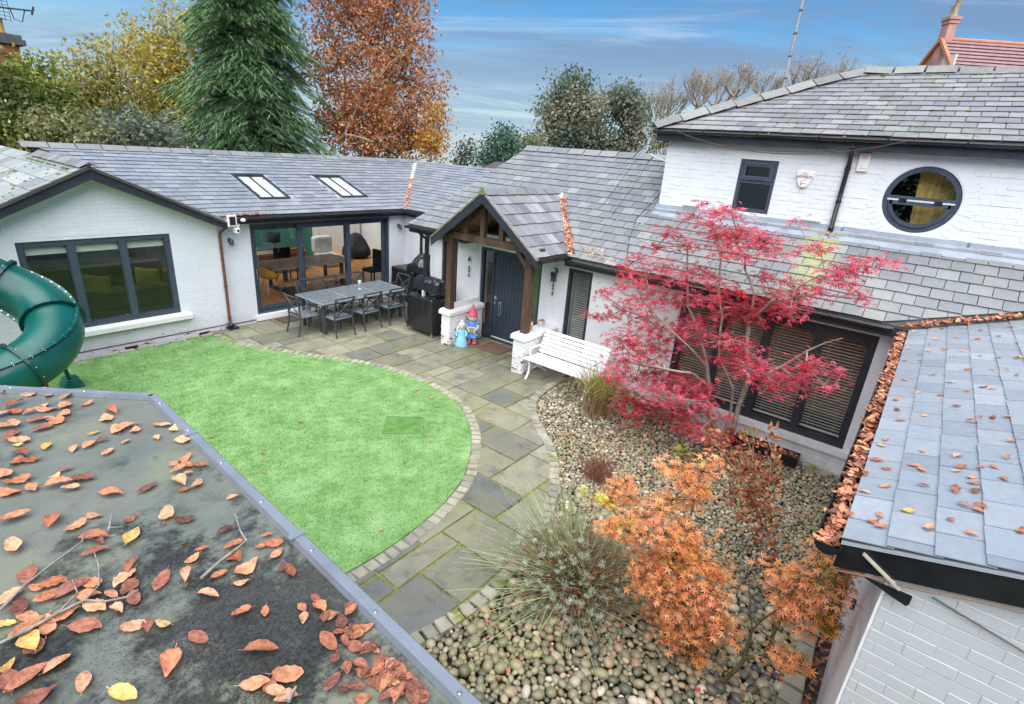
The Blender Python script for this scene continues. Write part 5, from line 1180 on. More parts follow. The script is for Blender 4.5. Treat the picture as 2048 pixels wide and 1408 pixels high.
def candle():
    t = thing('candle_glass', 'tall glass candle holder with pale candle on the garden table', 'candle holder', (7.75, 10.72, .742))
    MB().lathe((7.75, 10.72, .742), [(.055, 0), (.055, .012), (.012, .03), (.012, .08), (.036, .11), (.042, .22), (.039, .22), (.033, .115)], 14).build('glass_holder', simple('greenish glass', (.35, .42, .36), .1, .1), t)
    MB().lathe((7.75, 10.72, .85), [(.028, 0), (.028, .085), (.004, .09), (.003, .10)], 12).build('candle', CREAM, t)
candle()
def mat_(x0, x1, y0, y1, lab, c, z=.004):
    m = simple(lab[:18], c, .95, .35, 14, bump=.6, bscale=120); o = MB().box(x0, x1, y0, y1, z, z+.014).build('doormat', m); tag(o, lab, 'doormat')
mat_(6.12, 6.86, 11.45, 11.88, 'worn brown doormat below the sliding doors', (.11, .07, .045)); mat_(8.42, 8.98, 6.78, 7.42, 'reddish brown doormat in front of the front door', (.16, .085, .06))
# ---------- covered barbecues
def cover(name, lab, ctr, sx, sy, h, seed, cat, top=lambda u, v: 0, taper=.06, n=26, wrinkle=.022):
    """a draped plastic cover: a wrinkled box that flares a little to the hem"""
    t = thing(name, lab, cat, (ctr[0], ctr[1], ctr[2])); r = random.Random(seed); from mathutils import noise
    mb = MB(); nz = 18; per = []
    m = 15
    for k in range(4):
        for i in range(m):
            f = -1+2*i/m; per.append([(f, -1), (1, f), (-f, 1), (-1, -f)][k])
    P = len(per); vs = []
    for j in range(nz+1):
        f = j/nz; zz = h*f
        for (a, b) in per:
            sc = 1+taper*(1-f); q = V(a*sx*sc, b*sy*sc, zz); rr_ = max(abs(a), abs(b)); ln = math.hypot(a, b); rd = 1-(ln-1)*.12
            q.x *= rd; q.y *= rd; w = noise.noise(V(q.x*5+seed, q.y*5, zz*3.5))*wrinkle+noise.noise(V(q.x*13+seed, q.y*13, zz*8))*wrinkle*.6
            d = V(a, b, 0).normalized(); q += d*w; q.z += (noise.noise(V(a*4, b*4, seed))*.02 if j == 0 else 0)+(top(a, b) if j == nz else 0); vs.append(V(*ctr)+q)
    fs = [(j*P+i, j*P+(i+1) % P, (j+1)*P+(i+1) % P, (j+1)*P+i) for j in range(nz) for i in range(P)]
    K = 7; last = [nz*P+i for i in range(P)]
    for k in range(1, K+1):
        s = 1-k/K
        ids = []
        for i, (a, b) in enumerate(per):
            u, v = a*s, b*s; q = V(u*sx*(1-(math.hypot(a, b)-1)*.12*s), v*sy*(1-(math.hypot(a, b)-1)*.12*s), h+top(u, v)+noise.noise(V(u*3+seed, v*3, 1))*.03*(1 if k < K else 0)+.01*k/K); ids.append(len(vs)); vs.append(V(*ctr)+q)
        fs += [(last[i], last[(i+1) % P], ids[(i+1) % P], ids[i]) for i in range(P)]; last = ids
    mb.add(vs, fs, 0, True); o = mb.build('cover', SHEET, t)
    return t
b1 = cover('covered_trolley', 'large cube shaped black plastic covered trolley standing on castors beside the porch', (8.42, 8.92, .10), .35, .43, .79, 3, 'barbecue cover', wrinkle=.012)
for (x, y) in ((8.08, 8.50), (8.08, 9.34), (8.76, 8.5), (8.76, 9.34)):
    MB().tube([(x-.012, y, .035), (x+.012, y, .035)], .035, 10).box(x-.02, x+.02, y-.008, y+.008, .05, .12).build('castor', CHROME, b1)
MB().box(8.12, 8.72, 8.55, 9.28, .08, .8).build('cabinet', BLACK, b1)
b2 = cover('covered_oven', 'rounded black plastic covered oven with upright flue standing on the covered trolley', (8.44, 8.92, 1.00), .20, .42, .22, 8, 'oven cover', lambda u, v: .09*(1-u*u)*(1-.3*v*v), .04, wrinkle=.012)
MB().tube([(8.46, 9.10, 1.30), (8.45, 9.10, 1.52), (8.46, 9.11, 1.80)], [.085, .078, .086], 12).build('flue_cover', SHEET, b2)
MB().box(8.20, 8.27, 8.93, 8.98, .885, 1.02).build('foot', ALU, b2)
for y in (8.62, 9.22): MB().box(8.3, 8.6, y-.02, y+.02, .885, 1.02).build('foot', BLACK, b2)
b3 = cover('covered_grill', 'black covered grill standing in the corner beside the sliding doors', (9.92, 11.36, 0), .30, .48, .90, 21, 'barbecue cover', taper=.03, wrinkle=.010)
b4 = cover('tarpaulin_heap', 'crumpled grey black tarpaulin heaped over the corner grill', (9.90, 10.82, .90), .26, .33, .20, 33, 'tarpaulin', lambda u, v: .26*(1-u*u)*(1-v*v)+.05*math.sin(5*u+3*v), .12, wrinkle=.03)
MB().box(9.72, 10.12, 10.55, 11.1, 0, .9).build('stand', BLACK, b4)
# ---------- bench
def bench():
    t = thing('garden_bench', 'white slatted park bench with curled cast iron ends', 'bench', (8.2, 4.92, 0)); y0, y1 = 4.16, 5.66
    sl = [(7.87, .425), (7.955, .428), (8.04, .422), (8.125, .415), (8.21, .412), (8.295, .42)]
    for x, z in sl: MB().box(x-.035, x+.035, y0, y1, z-.012, z+.012).build('seat_slat', WMETAL, t, bevel=.006)
    for i in range(6):
        x, z = 8.365+i*.036, .48+i*.073; MB().hexa((x, (y0+y1)/2, z), (.0135, 0, .031), (0, (y1-y0)/2, 0), (.010, 0, -.004)).build('back_slat', WMETAL, t, bevel=.005)
    for y in (y0+.10, y1-.10):
        mb = MB()
        mb.tube([(7.88, y, .41), (7.93, y, .30), (7.92, y, .15), (7.86, y, .05), (7.83, y, .012)], [.026, .024, .022, .024, .03], 8)
        mb.tube([(7.93, y, .28), (8.05, y, .20), (8.2, y, .20), (8.33, y, .14), (8.45, y, .04), (8.50, y, .012)], [.02, .02, .022, .022, .024, .03], 8)
        mb.tube([(7.87, y, .405), (8.05, y, .40), (8.2, y, .39), (8.31, y, .40), (8.38, y, .50), (8.56, y, .87)], .018, 8)
        mb.tube([(8.2, y, .20), (8.28, y, .3), (8.31, y, .40)], .018, 8); mb.build('end_frame', WMETAL, t)
        MB().tube([(7.93, y, .42), (7.93, y, .50), (7.90, y, .575), (7.94, y, .63), (8.04, y, .645), (8.2, y, .635), (8.40, y, .66), (8.44, y, .64)], [.014, .015, .017, .02, .022, .02, .016, .014], 8).build('armrest', WMETAL, t)
bench()
# ---------- garden figures
SKIN_S = simple('painted stone grey', (.55, .50, .47), .75, .2, 14, bump=.3); PINKP = simple('pink red hat paint', (.62, .10, .16), .7, .2, 9); BLUEP = simple('blue dress paint', (.10, .25, .62), .7, .2, 9); LBLUE = simple('pale blue dress paint', (.25, .58, .74), .7, .25, 8, stretch=(9, 9, .5)); HAIRP = simple('white grey hair paint', (.66, .64, .62), .8, .2, 14)
EYE = simple('black paint', (.01, .01, .01), .4)
def gnome():
    t = thing('garden_gnome', 'garden gnome statue with tall pink pointed hat and blue spotted dress holding a sign', 'garden gnome', (0, 0, 0))
    g = lambda mb, n, m: mb.build(n, m, t, local=True)
    mb = MB()
    for s in (-1, 1): mb.ell((s*.065, -.05, .04), .055, .10, .045, 10, 6)
    g(mb, 'shoes', PINKP)
    mb = MB()
    for s in (-1, 1): mb.tube([(s*.06, 0, .05), (s*.06, 0, .2)], .045, 10)
    g(mb, 'legs', SKIN_S)
    d = g(MB().lathe((0, 0, .16), [(.155, 0), (.16, .02), (.135, .12), (.105, .2), (.11, .28), (.09, .36), (.045, .39)], 20, sy=.85), 'dress', BLUEP)
    mb = MB(); r = random.Random(3)
    for i in range(16): a = r.uniform(3.4, 6.0); z = .18+.11*r.random(); mb.ell((.15*math.cos(a)*(1-(z-.16)*.6), .13*math.sin(a)*(1-(z-.16)*.6), z), .014, .014, .014, 6, 4)
    mb.build('spots', HAIRP, d, local=True)
    mb = MB()
    for s in (-1, 1): mb.tube([(s*.10, -.01, .50), (s*.135, -.05, .42), (s*.10, -.12, .37), (s*.05, -.135, .36)], [.032, .033, .028, .03], 8)
    g(mb, 'arms', SKIN_S)
    mb = MB()
    for s in (-1, 1): mb.ell((s*.105, -.01, .49), .055, .055, .06, 10, 6)
    g(mb, 'puff_sleeves', BLUEP)
    sg = g(MB().hexa((0, -.165, .385), (.085, 0, 0), (0, .012, .004), (0, -.006, .06)), 'sign', simple('painted sign stone', (.62, .57, .48), .8, .15))
    mb = MB()
    for i, (w, z) in enumerate(((.05, .415), (.056, .385), (.04, .355))):
        for k in range(4): mb.box(-w+k*w*.52, -w+k*w*.52+w*.4, -.186, -.176, z-.005, z+.005)
    mb.build('sign_writing', EYE, sg, local=True)
    mb = MB(); mb.ell((0, -.01, .625), .105, .095, .105, 16, 10)
    mb.ell((0, -.105, .615), .022, .025, .02, 8, 6); h = g(mb, 'head', SKIN_S)
    mb = MB()
    for s in (-1, 1): mb.prism([(s*.09, 0, .60), (s*.165, .01, .70), (s*.10, .0, .66)], (0, .02, 0))
    mb.build('ears', SKIN_S, h, local=True)
    mb = MB()
    for s in (-1, 1): mb.ell((s*.038, -.096, .65), .012, .01, .016, 8, 6)
    mb.build('eyes', EYE, h, local=True); MB().tube([(-.03, -.098, .578), (0, -.104, .570), (.03, -.098, .578)], .005, 6).build('mouth', PINKP, h, local=True)
    g(MB().lathe((0, -.005, .655), [(.108, 0), (.112, .012), (.095, .05), (.07, .12), (.045, .18), (.022, .25), (.006, .285)], 18), 'hat', PINKP)
    t.location = (8.55, 7.67, 0); t.rotation_euler = (0, 0, R_(-53)); return t
gnome()
def figure():
    t = thing('girl_figure', 'small girl statue in long pale blue dress with white hair beside the gnome', 'garden figure', (0, 0, 0)); g = lambda mb, n, m: mb.build(n, m, t, local=True)
    g(MB().lathe((0, 0, 0), [(.145, 0), (.148, .02), (.13, .1), (.10, .22), (.075, .30), (.085, .36), (.06, .40)], 20, sy=.85), 'dress', LBLUE)
    mb = MB()
    for s in (-1, 1): mb.tube([(s*.07, 0, .375), (s*.115, -.02, .30), (s*.10, -.06, .24)], [.03, .03, .022], 8)
    g(mb, 'arms', LBLUE); h = g(MB().ell((0, -.01, .455), .078, .072, .085, 14, 9).ell((0, -.08, .45), .013, .015, .012, 6, 5), 'head', SKIN_S)
    mb = MB()
    for s in (-1, 1): mb.ell((s*.028, -.072, .468), .009, .008, .012, 8, 5)
    mb.build('eyes', EYE, h, local=True)
    g(MB().ell((0, .018, .485), .088, .078, .082, 14, 9).ell((0, .01, .575), .04, .04, .035, 10, 7).tube([(-.075, .0, .47), (-.10, -.02, .40), (-.09, -.04, .33)], [.03, .026, .018], 8), 'hair', HAIRP)
    t.location = (8.26, 7.72, 0); t.rotation_euler = (0, 0, R_(-53))
figure()
# ---------- pots on the porch wall, planter
def pots():
    t = thing('stone_pot', 'small brown flower pot on the porch wall beside the oak post', 'flower pot', (8.27, 5.88, .84))
    MB().lathe((8.27, 5.88, .842), [(.045, 0), (.065, .10), (.07, .115), (.06, .115), (.055, .09)], 14).build('pot', STONEP, t)
    o = thing('bird_ornament', 'small white bird ornament standing in the brown pot', 'ornament', (8.3, 5.86, .95)); MB().ell((8.31, 5.86, .975), .03, .024, .04, 10, 7).ell((8.30, 5.85, 1.02), .018, .017, .018, 8, 6).build('body', simple('white glazed china', (.8, .78, .76), .3, .05), o); MB().ell((8.285, 5.845, 1.02), .012, .006, .006, 6, 4).build('beak', TERRA, o)
    t = thing('grey_pot', 'pale grey flower pot on the porch wall nearest the house', 'flower pot', (8.68, 5.89, .84)); MB().lathe((8.68, 5.89, .842), [(.06, 0), (.085, .12), (.09, .14), (.08, .14), (.075, .11)], 14).build('pot', simple('grey glazed pot', (.55, .55, .54), .5), t)
    mb = MB(); r = random.Random(2)
    for i in range(14): a = r.uniform(0, 6.28); d = r.uniform(0, .06); mb.ell((8.68+d*math.cos(a), 5.89+d*math.sin(a), .97+r.uniform(0, .02)), .022, .016, .01, 6, 4)
    mb.build('dead_leaves', TERRA, t)
    z = -.19; t = thing('trough_planter', 'long black plastic trough planter below the wide window', 'planter', (8.78, 1.25, z))
    MB().box(8.66, 8.90, .75, .765, z, z+.17).box(8.66, 8.90, 1.735, 1.75, z, z+.17).box(8.66, 8.675, .765, 1.735, z, z+.17).box(8.885, 8.90, .765, 1.735, z, z+.17).box(8.675, 8.885, .765, 1.735, z, z+.02).build('trough', BLACK, t, bevel=.004)
    MB().box(8.676, 8.884, .766, 1.734, z+.02, z+.13).build('soil', SOIL, t)
pots()
# ---------- wall fittings
def lamp(x, y, z, n, lab):
    t = thing('wall_light', lab, 'wall light', (x, y, z)); n = V(*n); p = V(x, y, z); sd = n.cross(Zv); m = simple('bronze lamp metal', (.10, .085, .08), .4)
    MB().hexa(p+n*.01, n*.01, sd*.035, V(0, 0, .05)).build('back_plate', m, t)
    MB().tube([p+n*.02+V(0, 0, .03), p+n*.09+V(0, 0, .03), p+n*.10], .012, 8).build('arm', m, t); MB().lathe(p+n*.10+V(0, 0, -.09), [(.045, 0), (.045, .10), (.03, .12)], 12).build('shade', m, t)
lamp(5.33, 12.0, 1.93, (0, -1, 0), 'bronze wall light between the drainpipe and sliding doors'); lamp(10.03, 12.0, 1.98, (0, -1, 0), 'bronze wall light in the corner beyond the sliding doors')
def flood():
    t = thing('flood_light', 'white framed security floodlight on the gable corner', 'floodlight', (5.22, 11.6, 2.4))
    MB().box(5.14, 5.33, 11.53, 11.575, 2.29, 2.53).build('housing', WMETAL, t, bevel=.012); MB().box(5.175, 5.295, 11.522, 11.53, 2.325, 2.495).build('lens', simple('dark lens', (.02, .022, .03), .15), t); MB().bar((5.10, 11.6, 2.41), (5.14, 11.56, 2.41), .03, .03).ell((5.08, 11.6, 2.41), .025, .025, .025).build('bracket', WMETAL, t)
    t = thing('security_camera', 'small white security camera below the floodlight', 'camera', (5.32, 11.62, 2.2))
    MB().hexa((5.33, 11.60, 2.20), (.045, 0, 0), (0, .075, 0), (0, -.0, .055)).build('housing', WMETAL, t, bevel=.012); MB().tube([(5.33, 11.52, 2.20), (5.33, 11.535, 2.2)], .028, 12).build('lens', MATS['dark lens'], t); MB().tube([(5.36, 11.66, 2.2), (5.45, 11.70, 2.3), (5.45, 11.78, 2.3)], .015, 8).build('bracket', WMETAL, t)
    t = thing('motion_sensor', 'small white motion sensor at the gutter end', 'sensor', (5.5, 11.62, 2.39)); MB().ell((5.50, 11.62, 2.40), .055, .05, .04, 12, 8).build('dome', WMETAL, t); MB().tube([(5.50, 11.64, 2.40), (5.50, 11.78, 2.38)], .015, 8).build('arm', WMETAL, t)
flood()
def ornaments():
    for y, z, nm, lab in ((8.31, 1.78, 'wind_chime', 'rusty hanging wind chime on the wall left of the front door'), (5.93, 1.86, 'wall_ornament', 'dark metal lantern ornament with chime between front door and tall window')):
        t = thing(nm, lab, 'wind chime' if nm == 'wind_chime' else 'lantern', (9.08, y, z)); x = 9.05
        MB().tube([(9.095, y, z+.05), (9.05, y, z+.08), (9.03, y, z+.04), (9.035, y, z)], .006, 6).build('hook', IRON, t)
        if nm == 'wind_chime': MB().ell((x-.01, y, z+.0), .03, .03, .05, 10, 6).build('bell', RUST, t)
        else:
            MB().box(x-.05, x+.03, y-.04, y+.04, z-.12, z+.0).prism([(x-.06, y-.05, z), (x+.04, y-.05, z), (x-.01, y-.01, z+.07)], (0, .1, 0)).build('lantern_case', IRON, t); MB().ell((x-.02, y-.07, z+.11), .02, .035, .05, 8, 6).ell((x-.03, y-.04, z+.16), .015, .05, .018, 8, 6).build('bird', IRON, t)
        MB().tube([(x, y, z-.02), (x, y, z-.42)], .002, 4).build('string', IRON, t)
        for k, dz in enumerate((.17, .25, .36)): MB().lathe((x, y, z-dz-.05), [(.018, 0), (.02, .02), (.012, .05), (.014, .07)], 8).build('charm', RUST, t)
ornaments()
def alarms():
    t = thing('alarm_box', 'white shield shaped alarm box with red roof emblem on the upper wall', 'alarm box', (10.2, 1.98, 4.12)); yc, zt = 1.98, 4.25
    prof = [(-.10, .0), (-.135, -.03), (-.14, -.09), (-.10, -.19), (-.055, -.265), (.055, -.265), (.10, -.19), (.14, -.09), (.135, -.03), (.10, 0)]
    k = len(prof); bk = [(10.25, yc-a, zt+b) for a, b in prof]; fr = [(10.185, yc-a*.9, zt-.006+b*.96) for a, b in prof]
    MB().add(bk+fr, [tuple(range(k, 2*k))]+[(i, (i+1) % k, k+(i+1) % k, k+i) for i in range(k)]).build('case', CREAM if False else simple('off white alarm plastic', (.80, .79, .76), .4, .04), t, bevel=.01)
    RED = simple('red print', (.55, .05, .04), .6, .05); BR = simple('dark brown print', (.05, .025, .02), .6, .05); x = 10.181
    mb = MB()
    for a, b in (((-.075, -.085), (0, -.035)), ((0, -.035), (.05, -.08)), ((-.028, -.088), (0, -.066)), ((0, -.066), (.024, -.088)), ((-.05, -.185), (.055, -.128))): mb.bar((x, yc-a[0], zt+a[1]), (x, yc-b[0], zt+b[1]), .002, .009, (1, 0, 0))
    mb.build('emblem', RED, t); lettering(t, 'KEYWAYS', .052, (x, yc, zt-.107), BR)
    mb = MB()
    for z, ws in ((-.205, (.022, .018, .02)), (-.222, (.026,))):
        u = -.04
        for w in ws: mb.box(x-.001, x+.002, yc-u-w, yc-u, zt+z-.004, zt+z+.004); u += w+.008
    mb.build('small_print', BR, t); MB().ell((10.20, yc, zt-.262), .025, .035, .018, 10, 6).build('strobe', simple('yellowed lens', (.55, .50, .25), .3), t)
    t = thing('meter_box', 'white upright box with faded red print beside the upper drainpipe', 'alarm box', (10.2, 1.21, 4.43)); MB().box(10.19, 10.25, 1.135, 1.285, 4.29, 4.565).build('case', MATS['off white alarm plastic'], t, bevel=.012)
    PK = simple('faded pink print', (.70, .35, .36), .6, .05); mb = MB()
    for z, n in ((4.53, 3), (4.505, 4), (4.48, 4), (4.37, 2), (4.335, 5)):
        for q in range(n): mb.box(10.186, 10.19, 1.25-q*.02-.014, 1.25-q*.02, z-.006, z+.006)
    mb.build('print', PK, t)
    for y, lab, ring in ((3.8, 'white iron bracket on the upper wall nearest its corner', 0), (1.73, 'white iron bracket with ring below the shield alarm box', 1)):
        t = thing('wall_bracket', lab, 'bracket', (10.22, y, 3.49)); MB().box(10.20, 10.25, y-.15, y+.15, 3.465, 3.51).build('bar', WHITE_OLD, t, bevel=.01)
        if ring: MB().tube([(10.22, y+.03+.035*math.cos(a), 3.55+.035*math.sin(a)) for a in [i*2*math.pi/14 for i in range(15)]], .007, 6).build('ring', CREAM, t)
alarms()
def wires():
    def cat(p, q, sag, n=24): return [V(*p)+(V(*q)-V(*p))*(i/n)-V(0, 0, sag*4*(i/n)*(1-i/n)) for i in range(n+1)]
    m = simple('dark cable', (.05, .045, .045), .6); g = simple('pale cable', (.45, .46, .47), .6)
    for pts, r, lab, mm in ((cat((9.93, 4.18, 4.74), (9.93, .72, 4.74), .27), .007, 'lower sagging cable slung below the upper gutter', m), (cat((9.95, 4.05, 4.68), (9.95, 1.35, 4.63), .15), .006, 'upper sagging cable slung below the upper gutter', m),
                            ([V(10.98, 4.6, mz(10.98)+.05), V(10.4, 4.62, mz(10.4)+.04), V(9.9, 4.7, mz(9.9)+.035), V(9.4, 4.55, mz(9.4)+.035), V(9.0, 4.35, mz(9.0)+.035), V(8.84, 4.1, mz(8.84)+.03), V(8.86, 3.85, mz(8.86)+.03)], .008, 'dark cable lying across the long slate roof', m),
                            ([V(9.15, 4.95, mz(9.15)+.03), V(8.95, 4.85, mz(8.95)+.03), V(8.82, 4.6, mz(8.82)+.03), V(8.80, 4.3, mz(8.8)+.04)], .008, 'pale cable curling down the slates to the gutter', g)):
        tag(MB().tube(pts, r, 6).build('cable', mm), lab, 'cable')
    tag(MB().tube([V(10.26, 4.46, 4.22), V(10.32, 4.62, 4.26), V(10.4, 4.85, 4.33)], .016, 6).build('cable', simple('white cable', (.7, .7, .7), .6)), 'short white cable leaving the corner of the upper wall', 'cable')
    for dx in (0, .35):
        tag(MB().tube(cat((11.2+dx, 4.9+dx, mz(11.2+dx)+.9), (9.9+dx*.6, 5.25+dx, mz(9.9+dx*.6)+.05), .1), .005, 5).build('cable', m), 'thin overhead cable %s' % ('nearest the upper wall corner crossing the slates' if dx == 0 else 'farther from the upper wall corner crossing the slates'), 'cable')
wires()
# ---------- blinds and rooms
def blind(u0, u1, z0, z1, x, lab, group=None, tilt=22, gap=.05, sw=.048):
    t = thing('venetian_blind', lab, 'blind', (x, (u0+u1)/2, z1), group); key = round(u1-u0, 3); me = None
    MB().box(x-.03, x+.03, u0, u1, z1-.05, z1).build('head_rail', BLIND, t)
    n = int((z1-.06-z0)/gap)
    for i in range(n):
        z = z1-.08-i*gap
        if me is None:
            mb = MB().hexa((0, 0, 0), (sw/2, 0, 0), (0, (u1-u0)/2-.006, 0), (0, 0, .0016)); me = bpy.data.meshes.new('slat'); me.from_pydata(mb.v, [], mb.f); me.materials.append(BLIND)
        o = link('slat', me, t); o.location = V(x, (u0+u1)/2, z)-ORG[t]; o.rotation_euler = (random.uniform(-.004, .004), R_(-tilt+random.uniform(-3, 3)), 0)
    for f in (.18, .82): MB().tube([(x-.026, u0+(u1-u0)*f, z0), (x-.026, u0+(u1-u0)*f, z1-.05)], .0022, 4).build('ladder_cord', BLIND, t)
    MB().box(x-.02, x+.02, u0, u1, z0-.01, z0+.015).build('bottom_rail', BLIND, t)
for (a, b), nm in zip(((.36, .94), (1.06, 1.68), (1.80, 2.42), (2.54, 3.12)), ('the light nearest the outbuilding', 'the second light from the outbuilding', 'the third light from the outbuilding', 'the light nearest the bench')): blind(a, b, .30, 1.95, 9.30, 'white slatted blind in the wide window, '+nm, 'blinds in the wide window', tilt=-5)
blind(5.13, 5.55, .40, 2.02, 9.27, 'white slatted blind in the tall narrow window behind the bench', tilt=4); blind(8.82, 9.19, .37, 2.04, 9.27, 'white slatted blind in the narrow window behind the porch post', tilt=6, gap=.055)
for a, b, nm in ((1.93, 2.50, 'beside the slide'), (2.62, 3.28, 'in the middle light'), (3.41, 4.05, 'nearest the drainpipe')): tag(MB().box(a, b, 12.03, 12.04, 1.92, 2.05).tube([(a, 12.06, 2.06), (b, 12.06, 2.06)], .022, 8).build('roller_blind', BLIND), 'white rolled up blind in the gable window, '+nm, 'blind', 'roller blinds of the gable window')
def interior():
    t = thing('sofa', 'dark brown sofa seen through the gable window', 'sofa', (3.6, 15.2, .1))
    MB().box(2.6, 5.0, 14.3, 15.2, .12, .50).build('seat', SOFA, t, bevel=.05); MB().box(2.6, 5.0, 15.0, 15.3, .50, 1.0).build('backrest', SOFA, t, bevel=.06); MB().box(2.4, 2.62, 14.3, 15.3, .1, .72).build('armrest', SOFA, t, bevel=.06); MB().box(4.9, 5.12, 14.3, 15.3, .1, .8).build('armrest', simple('rust armrest cloth', (.22, .08, .04), .9), t, bevel=.06)
    for x, y, z, lab in ((3.42, 14.45, .72, 'mustard cushion on the sofa, in the middle pane of the gable window'), (4.45, 14.5, .76, 'mustard cushion on the sofa, in the pane of the gable window nearest the drainpipe')):
        c = MB(); n = 9; vs = []; f = []
        for s in (1, -1):
            for i in range(n+1):
                for j in range(n+1):
                    a, b = -1+2*i/n, -1+2*j/n; d = (1-a**4)*(1-b**4); vs.append(V(a*.25, s*.085*d, b*.20*(1-.06*math.cos(a*3))))
        for s in (0, 1):
            o_ = s*(n+1)**2
            for i in range(n):
                for j in range(n): f.append((o_+i*(n+1)+j, o_+(i+1)*(n+1)+j, o_+(i+1)*(n+1)+j+1, o_+i*(n+1)+j+1))
        R0 = Matrix.Rotation(R_(-35), 3, 'X') @ Matrix.Rotation(R_(12), 3, 'Y'); c.add([R0 @ v+V(x, y, z) for v in vs], f, 0, True); tag(c.build('cushion', MUSTARD), lab, 'cushion', 'mustard cushions')
    for x, c_, lab in ((3.02, (.03, .035, .03), 'dark'), (3.12, (.25, .33, .33), 'grey'), (3.24, (.55, .56, .30), 'yellow green')): tag(MB().lathe((x, 12.02, .54), [(.035, 0), (.04, .09), (.034, .09), (.03, .01)], 12).build('jar', simple(lab+' candle jar', c_, .3)), lab+' candle jar on the inner sill of the gable window', 'candle jar')
    # dining table, bench, chairs, lamp
    t = thing('dining_table', 'reclaimed timber dining table behind the sliding doors', 'table', (8.15, 13.85, .1))
    for i in range(6): a = 13.27+i*.193; MB().box(7.02, 9.4, a, a+.188, .80, .845).build('table_board', TABLEW, t, bevel=.004)
    for x in (7.35, 9.1): MB().box(x-.04, x+.04, 13.4, 13.48, .1, .8).box(x-.04, x+.04, 14.25, 14.33, .1, .8).box(x-.04, x+.04, 13.48, 14.25, .1, .18).build('leg_frame', IRON, t)
    t = thing('dining_bench', 'low timber bench along the dining table', 'bench', (8, 12.95, .1)); MB().box(7.0, 9.0, 12.78, 13.12, .47, .53).build('seat', TABLEW, t, bevel=.004)
    for x in (7.2, 8.8): MB().box(x-.03, x+.03, 12.82, 12.88, .1, .47).box(x-.03, x+.03, 13.03, 13.09, .1, .47).box(x-.03, x+.03, 12.88, 13.03, .1, .16).build('leg_frame', IRON, t)
    t = thing('shell_chair', 'mustard yellow moulded shell chair behind the sliding doors', 'chair', (7.0, 13.75, .1)); mb = MB(); n = 14; m = 10; vs = []
    for i in range(n+1):
        a = math.pi*(-.15+1.3*i/n)
        for j in range(m+1):
            f = j/m; rr_ = .16+.12*f**.5; hgt = .42+.36*f**1.6*(.55+.45*math.sin(a)); vs.append((7.05+rr_*math.cos(a+math.pi/2)*1.05, 13.72+rr_*math.sin(a+math.pi/2)*1.05, hgt+.1))
    mb.add(vs, [(i*(m+1)+j, (i+1)*(m+1)+j, (i+1)*(m+1)+j+1, i*(m+1)+j+1) for i in range(n) for j in range(m)], 0, True); mb.lathe((7.05, 13.72, .50), [(.05, -.01), (.18, .02), (.16, .03)], 18); o = mb.build('shell', YELLOW, t); sd = o.modifiers.new('thickness', 'SOLIDIFY'); sd.thickness = .012
    for dx, dy in ((-.2, -.2), (.2, -.2), (-.2, .2), (.2, .2)): MB().tube([(7.05+dx*.5, 13.72+dy*.5, .5), (7.05+dx, 13.72+dy, .1)], .012, 6).build('leg', CHROME, t)
    t = thing('padded_chair', 'dark upholstered dining chair inside the sliding doors', 'chair', (9.98, 13.1, .1)); MB().box(9.74, 10.2, 12.9, 13.34, .46, .56).build('seat', DARKCLOTH, t, bevel=.02); MB().box(10.13, 10.22, 12.9, 13.34, .56, 1.1).build('backrest', DARKCLOTH, t, bevel=.02)
    for x in (9.77, 10.17):
        for y in (12.93, 13.31): MB().bar((x, y, .1), (x, y, .46), .035, .035, (1, 0, 0)).build('leg', IRON, t)
    t = thing('black_chair', 'black backed dining chair across the timber table', 'chair', (8.1, 15.0, .1)); MB().box(7.84, 8.36, 14.9, 14.97, .62, 1.05).build('backrest', DARKCLOTH, t, bevel=.02); MB().box(7.86, 8.34, 14.5, 14.95, .5, .58).build('seat', DARKCLOTH, t, bevel=.02)
    for x in (7.88, 8.32):
        for y in (14.53, 14.93): MB().bar((x, y, .1), (x, y, .5), .03, .03, (1, 0, 0)).build('leg', IRON, t)
    t = thing('table_lamp', 'table lamp with black drum shade in the dining room', 'lamp', (8.45, 16.0, .1)); MB().lathe((8.45, 16.0, 1.02), [(.20, 0), (.20, .28), (.18, .28), (.18, 0)], 20).build('lamp_shade', DARKCLOTH, t); MB().lathe((8.45, 16.0, .72), [(.09, 0), (.09, .03), (.025, .06), (.02, .36)], 12).build('stem', TABLEW, t)
    t = thing('sideboard', 'long wooden sideboard along the green wall', 'sideboard', (8.3, 16.3, .1)); MB().box(6.9, 9.4, 15.75, 16.25, .1, .72).build('body', TABLEW, t, bevel=.008)
    for i in range(4): MB().box(6.93+i*.615, 7.53+i*.615, 15.735, 15.75, .16, .69).build('door', TABLEW, t)
    tag(MB().box(8.65, 9.35, 15.8, 15.9, .725, .80).build('tray', simple('orange lacquer', (.75, .28, .02), .4)), 'orange tray on the sideboard inside the sliding doors', 'tray')
    t = thing('bean_bag', 'large dark bean bag on the oak floor', 'bean bag', (12.0, 16.6, .1)); MB().lathe((11.9, 16.6, .1), [(.35, 0), (.52, .1), (.50, .3), (.36, .6), (.2, .82), (.08, .88)], 20).build('bag', DARKCLOTH, t)
    t = thing('armchair', 'white armchair beyond the dining table', 'armchair', (10.3, 15.9, .1)); MB().box(9.9, 10.6, 15.6, 16.2, .1, .5).build('seat', GREYSHEEP, t, bevel=.08); MB().box(9.9, 10.6, 16.1, 16.35, .5, 1.05).build('backrest', GREYSHEEP, t, bevel=.08)
    blind(13.0, 16.5, .9, 2.2, 13.1, 'white slatted blind on the end wall of the dining room', gap=.07)
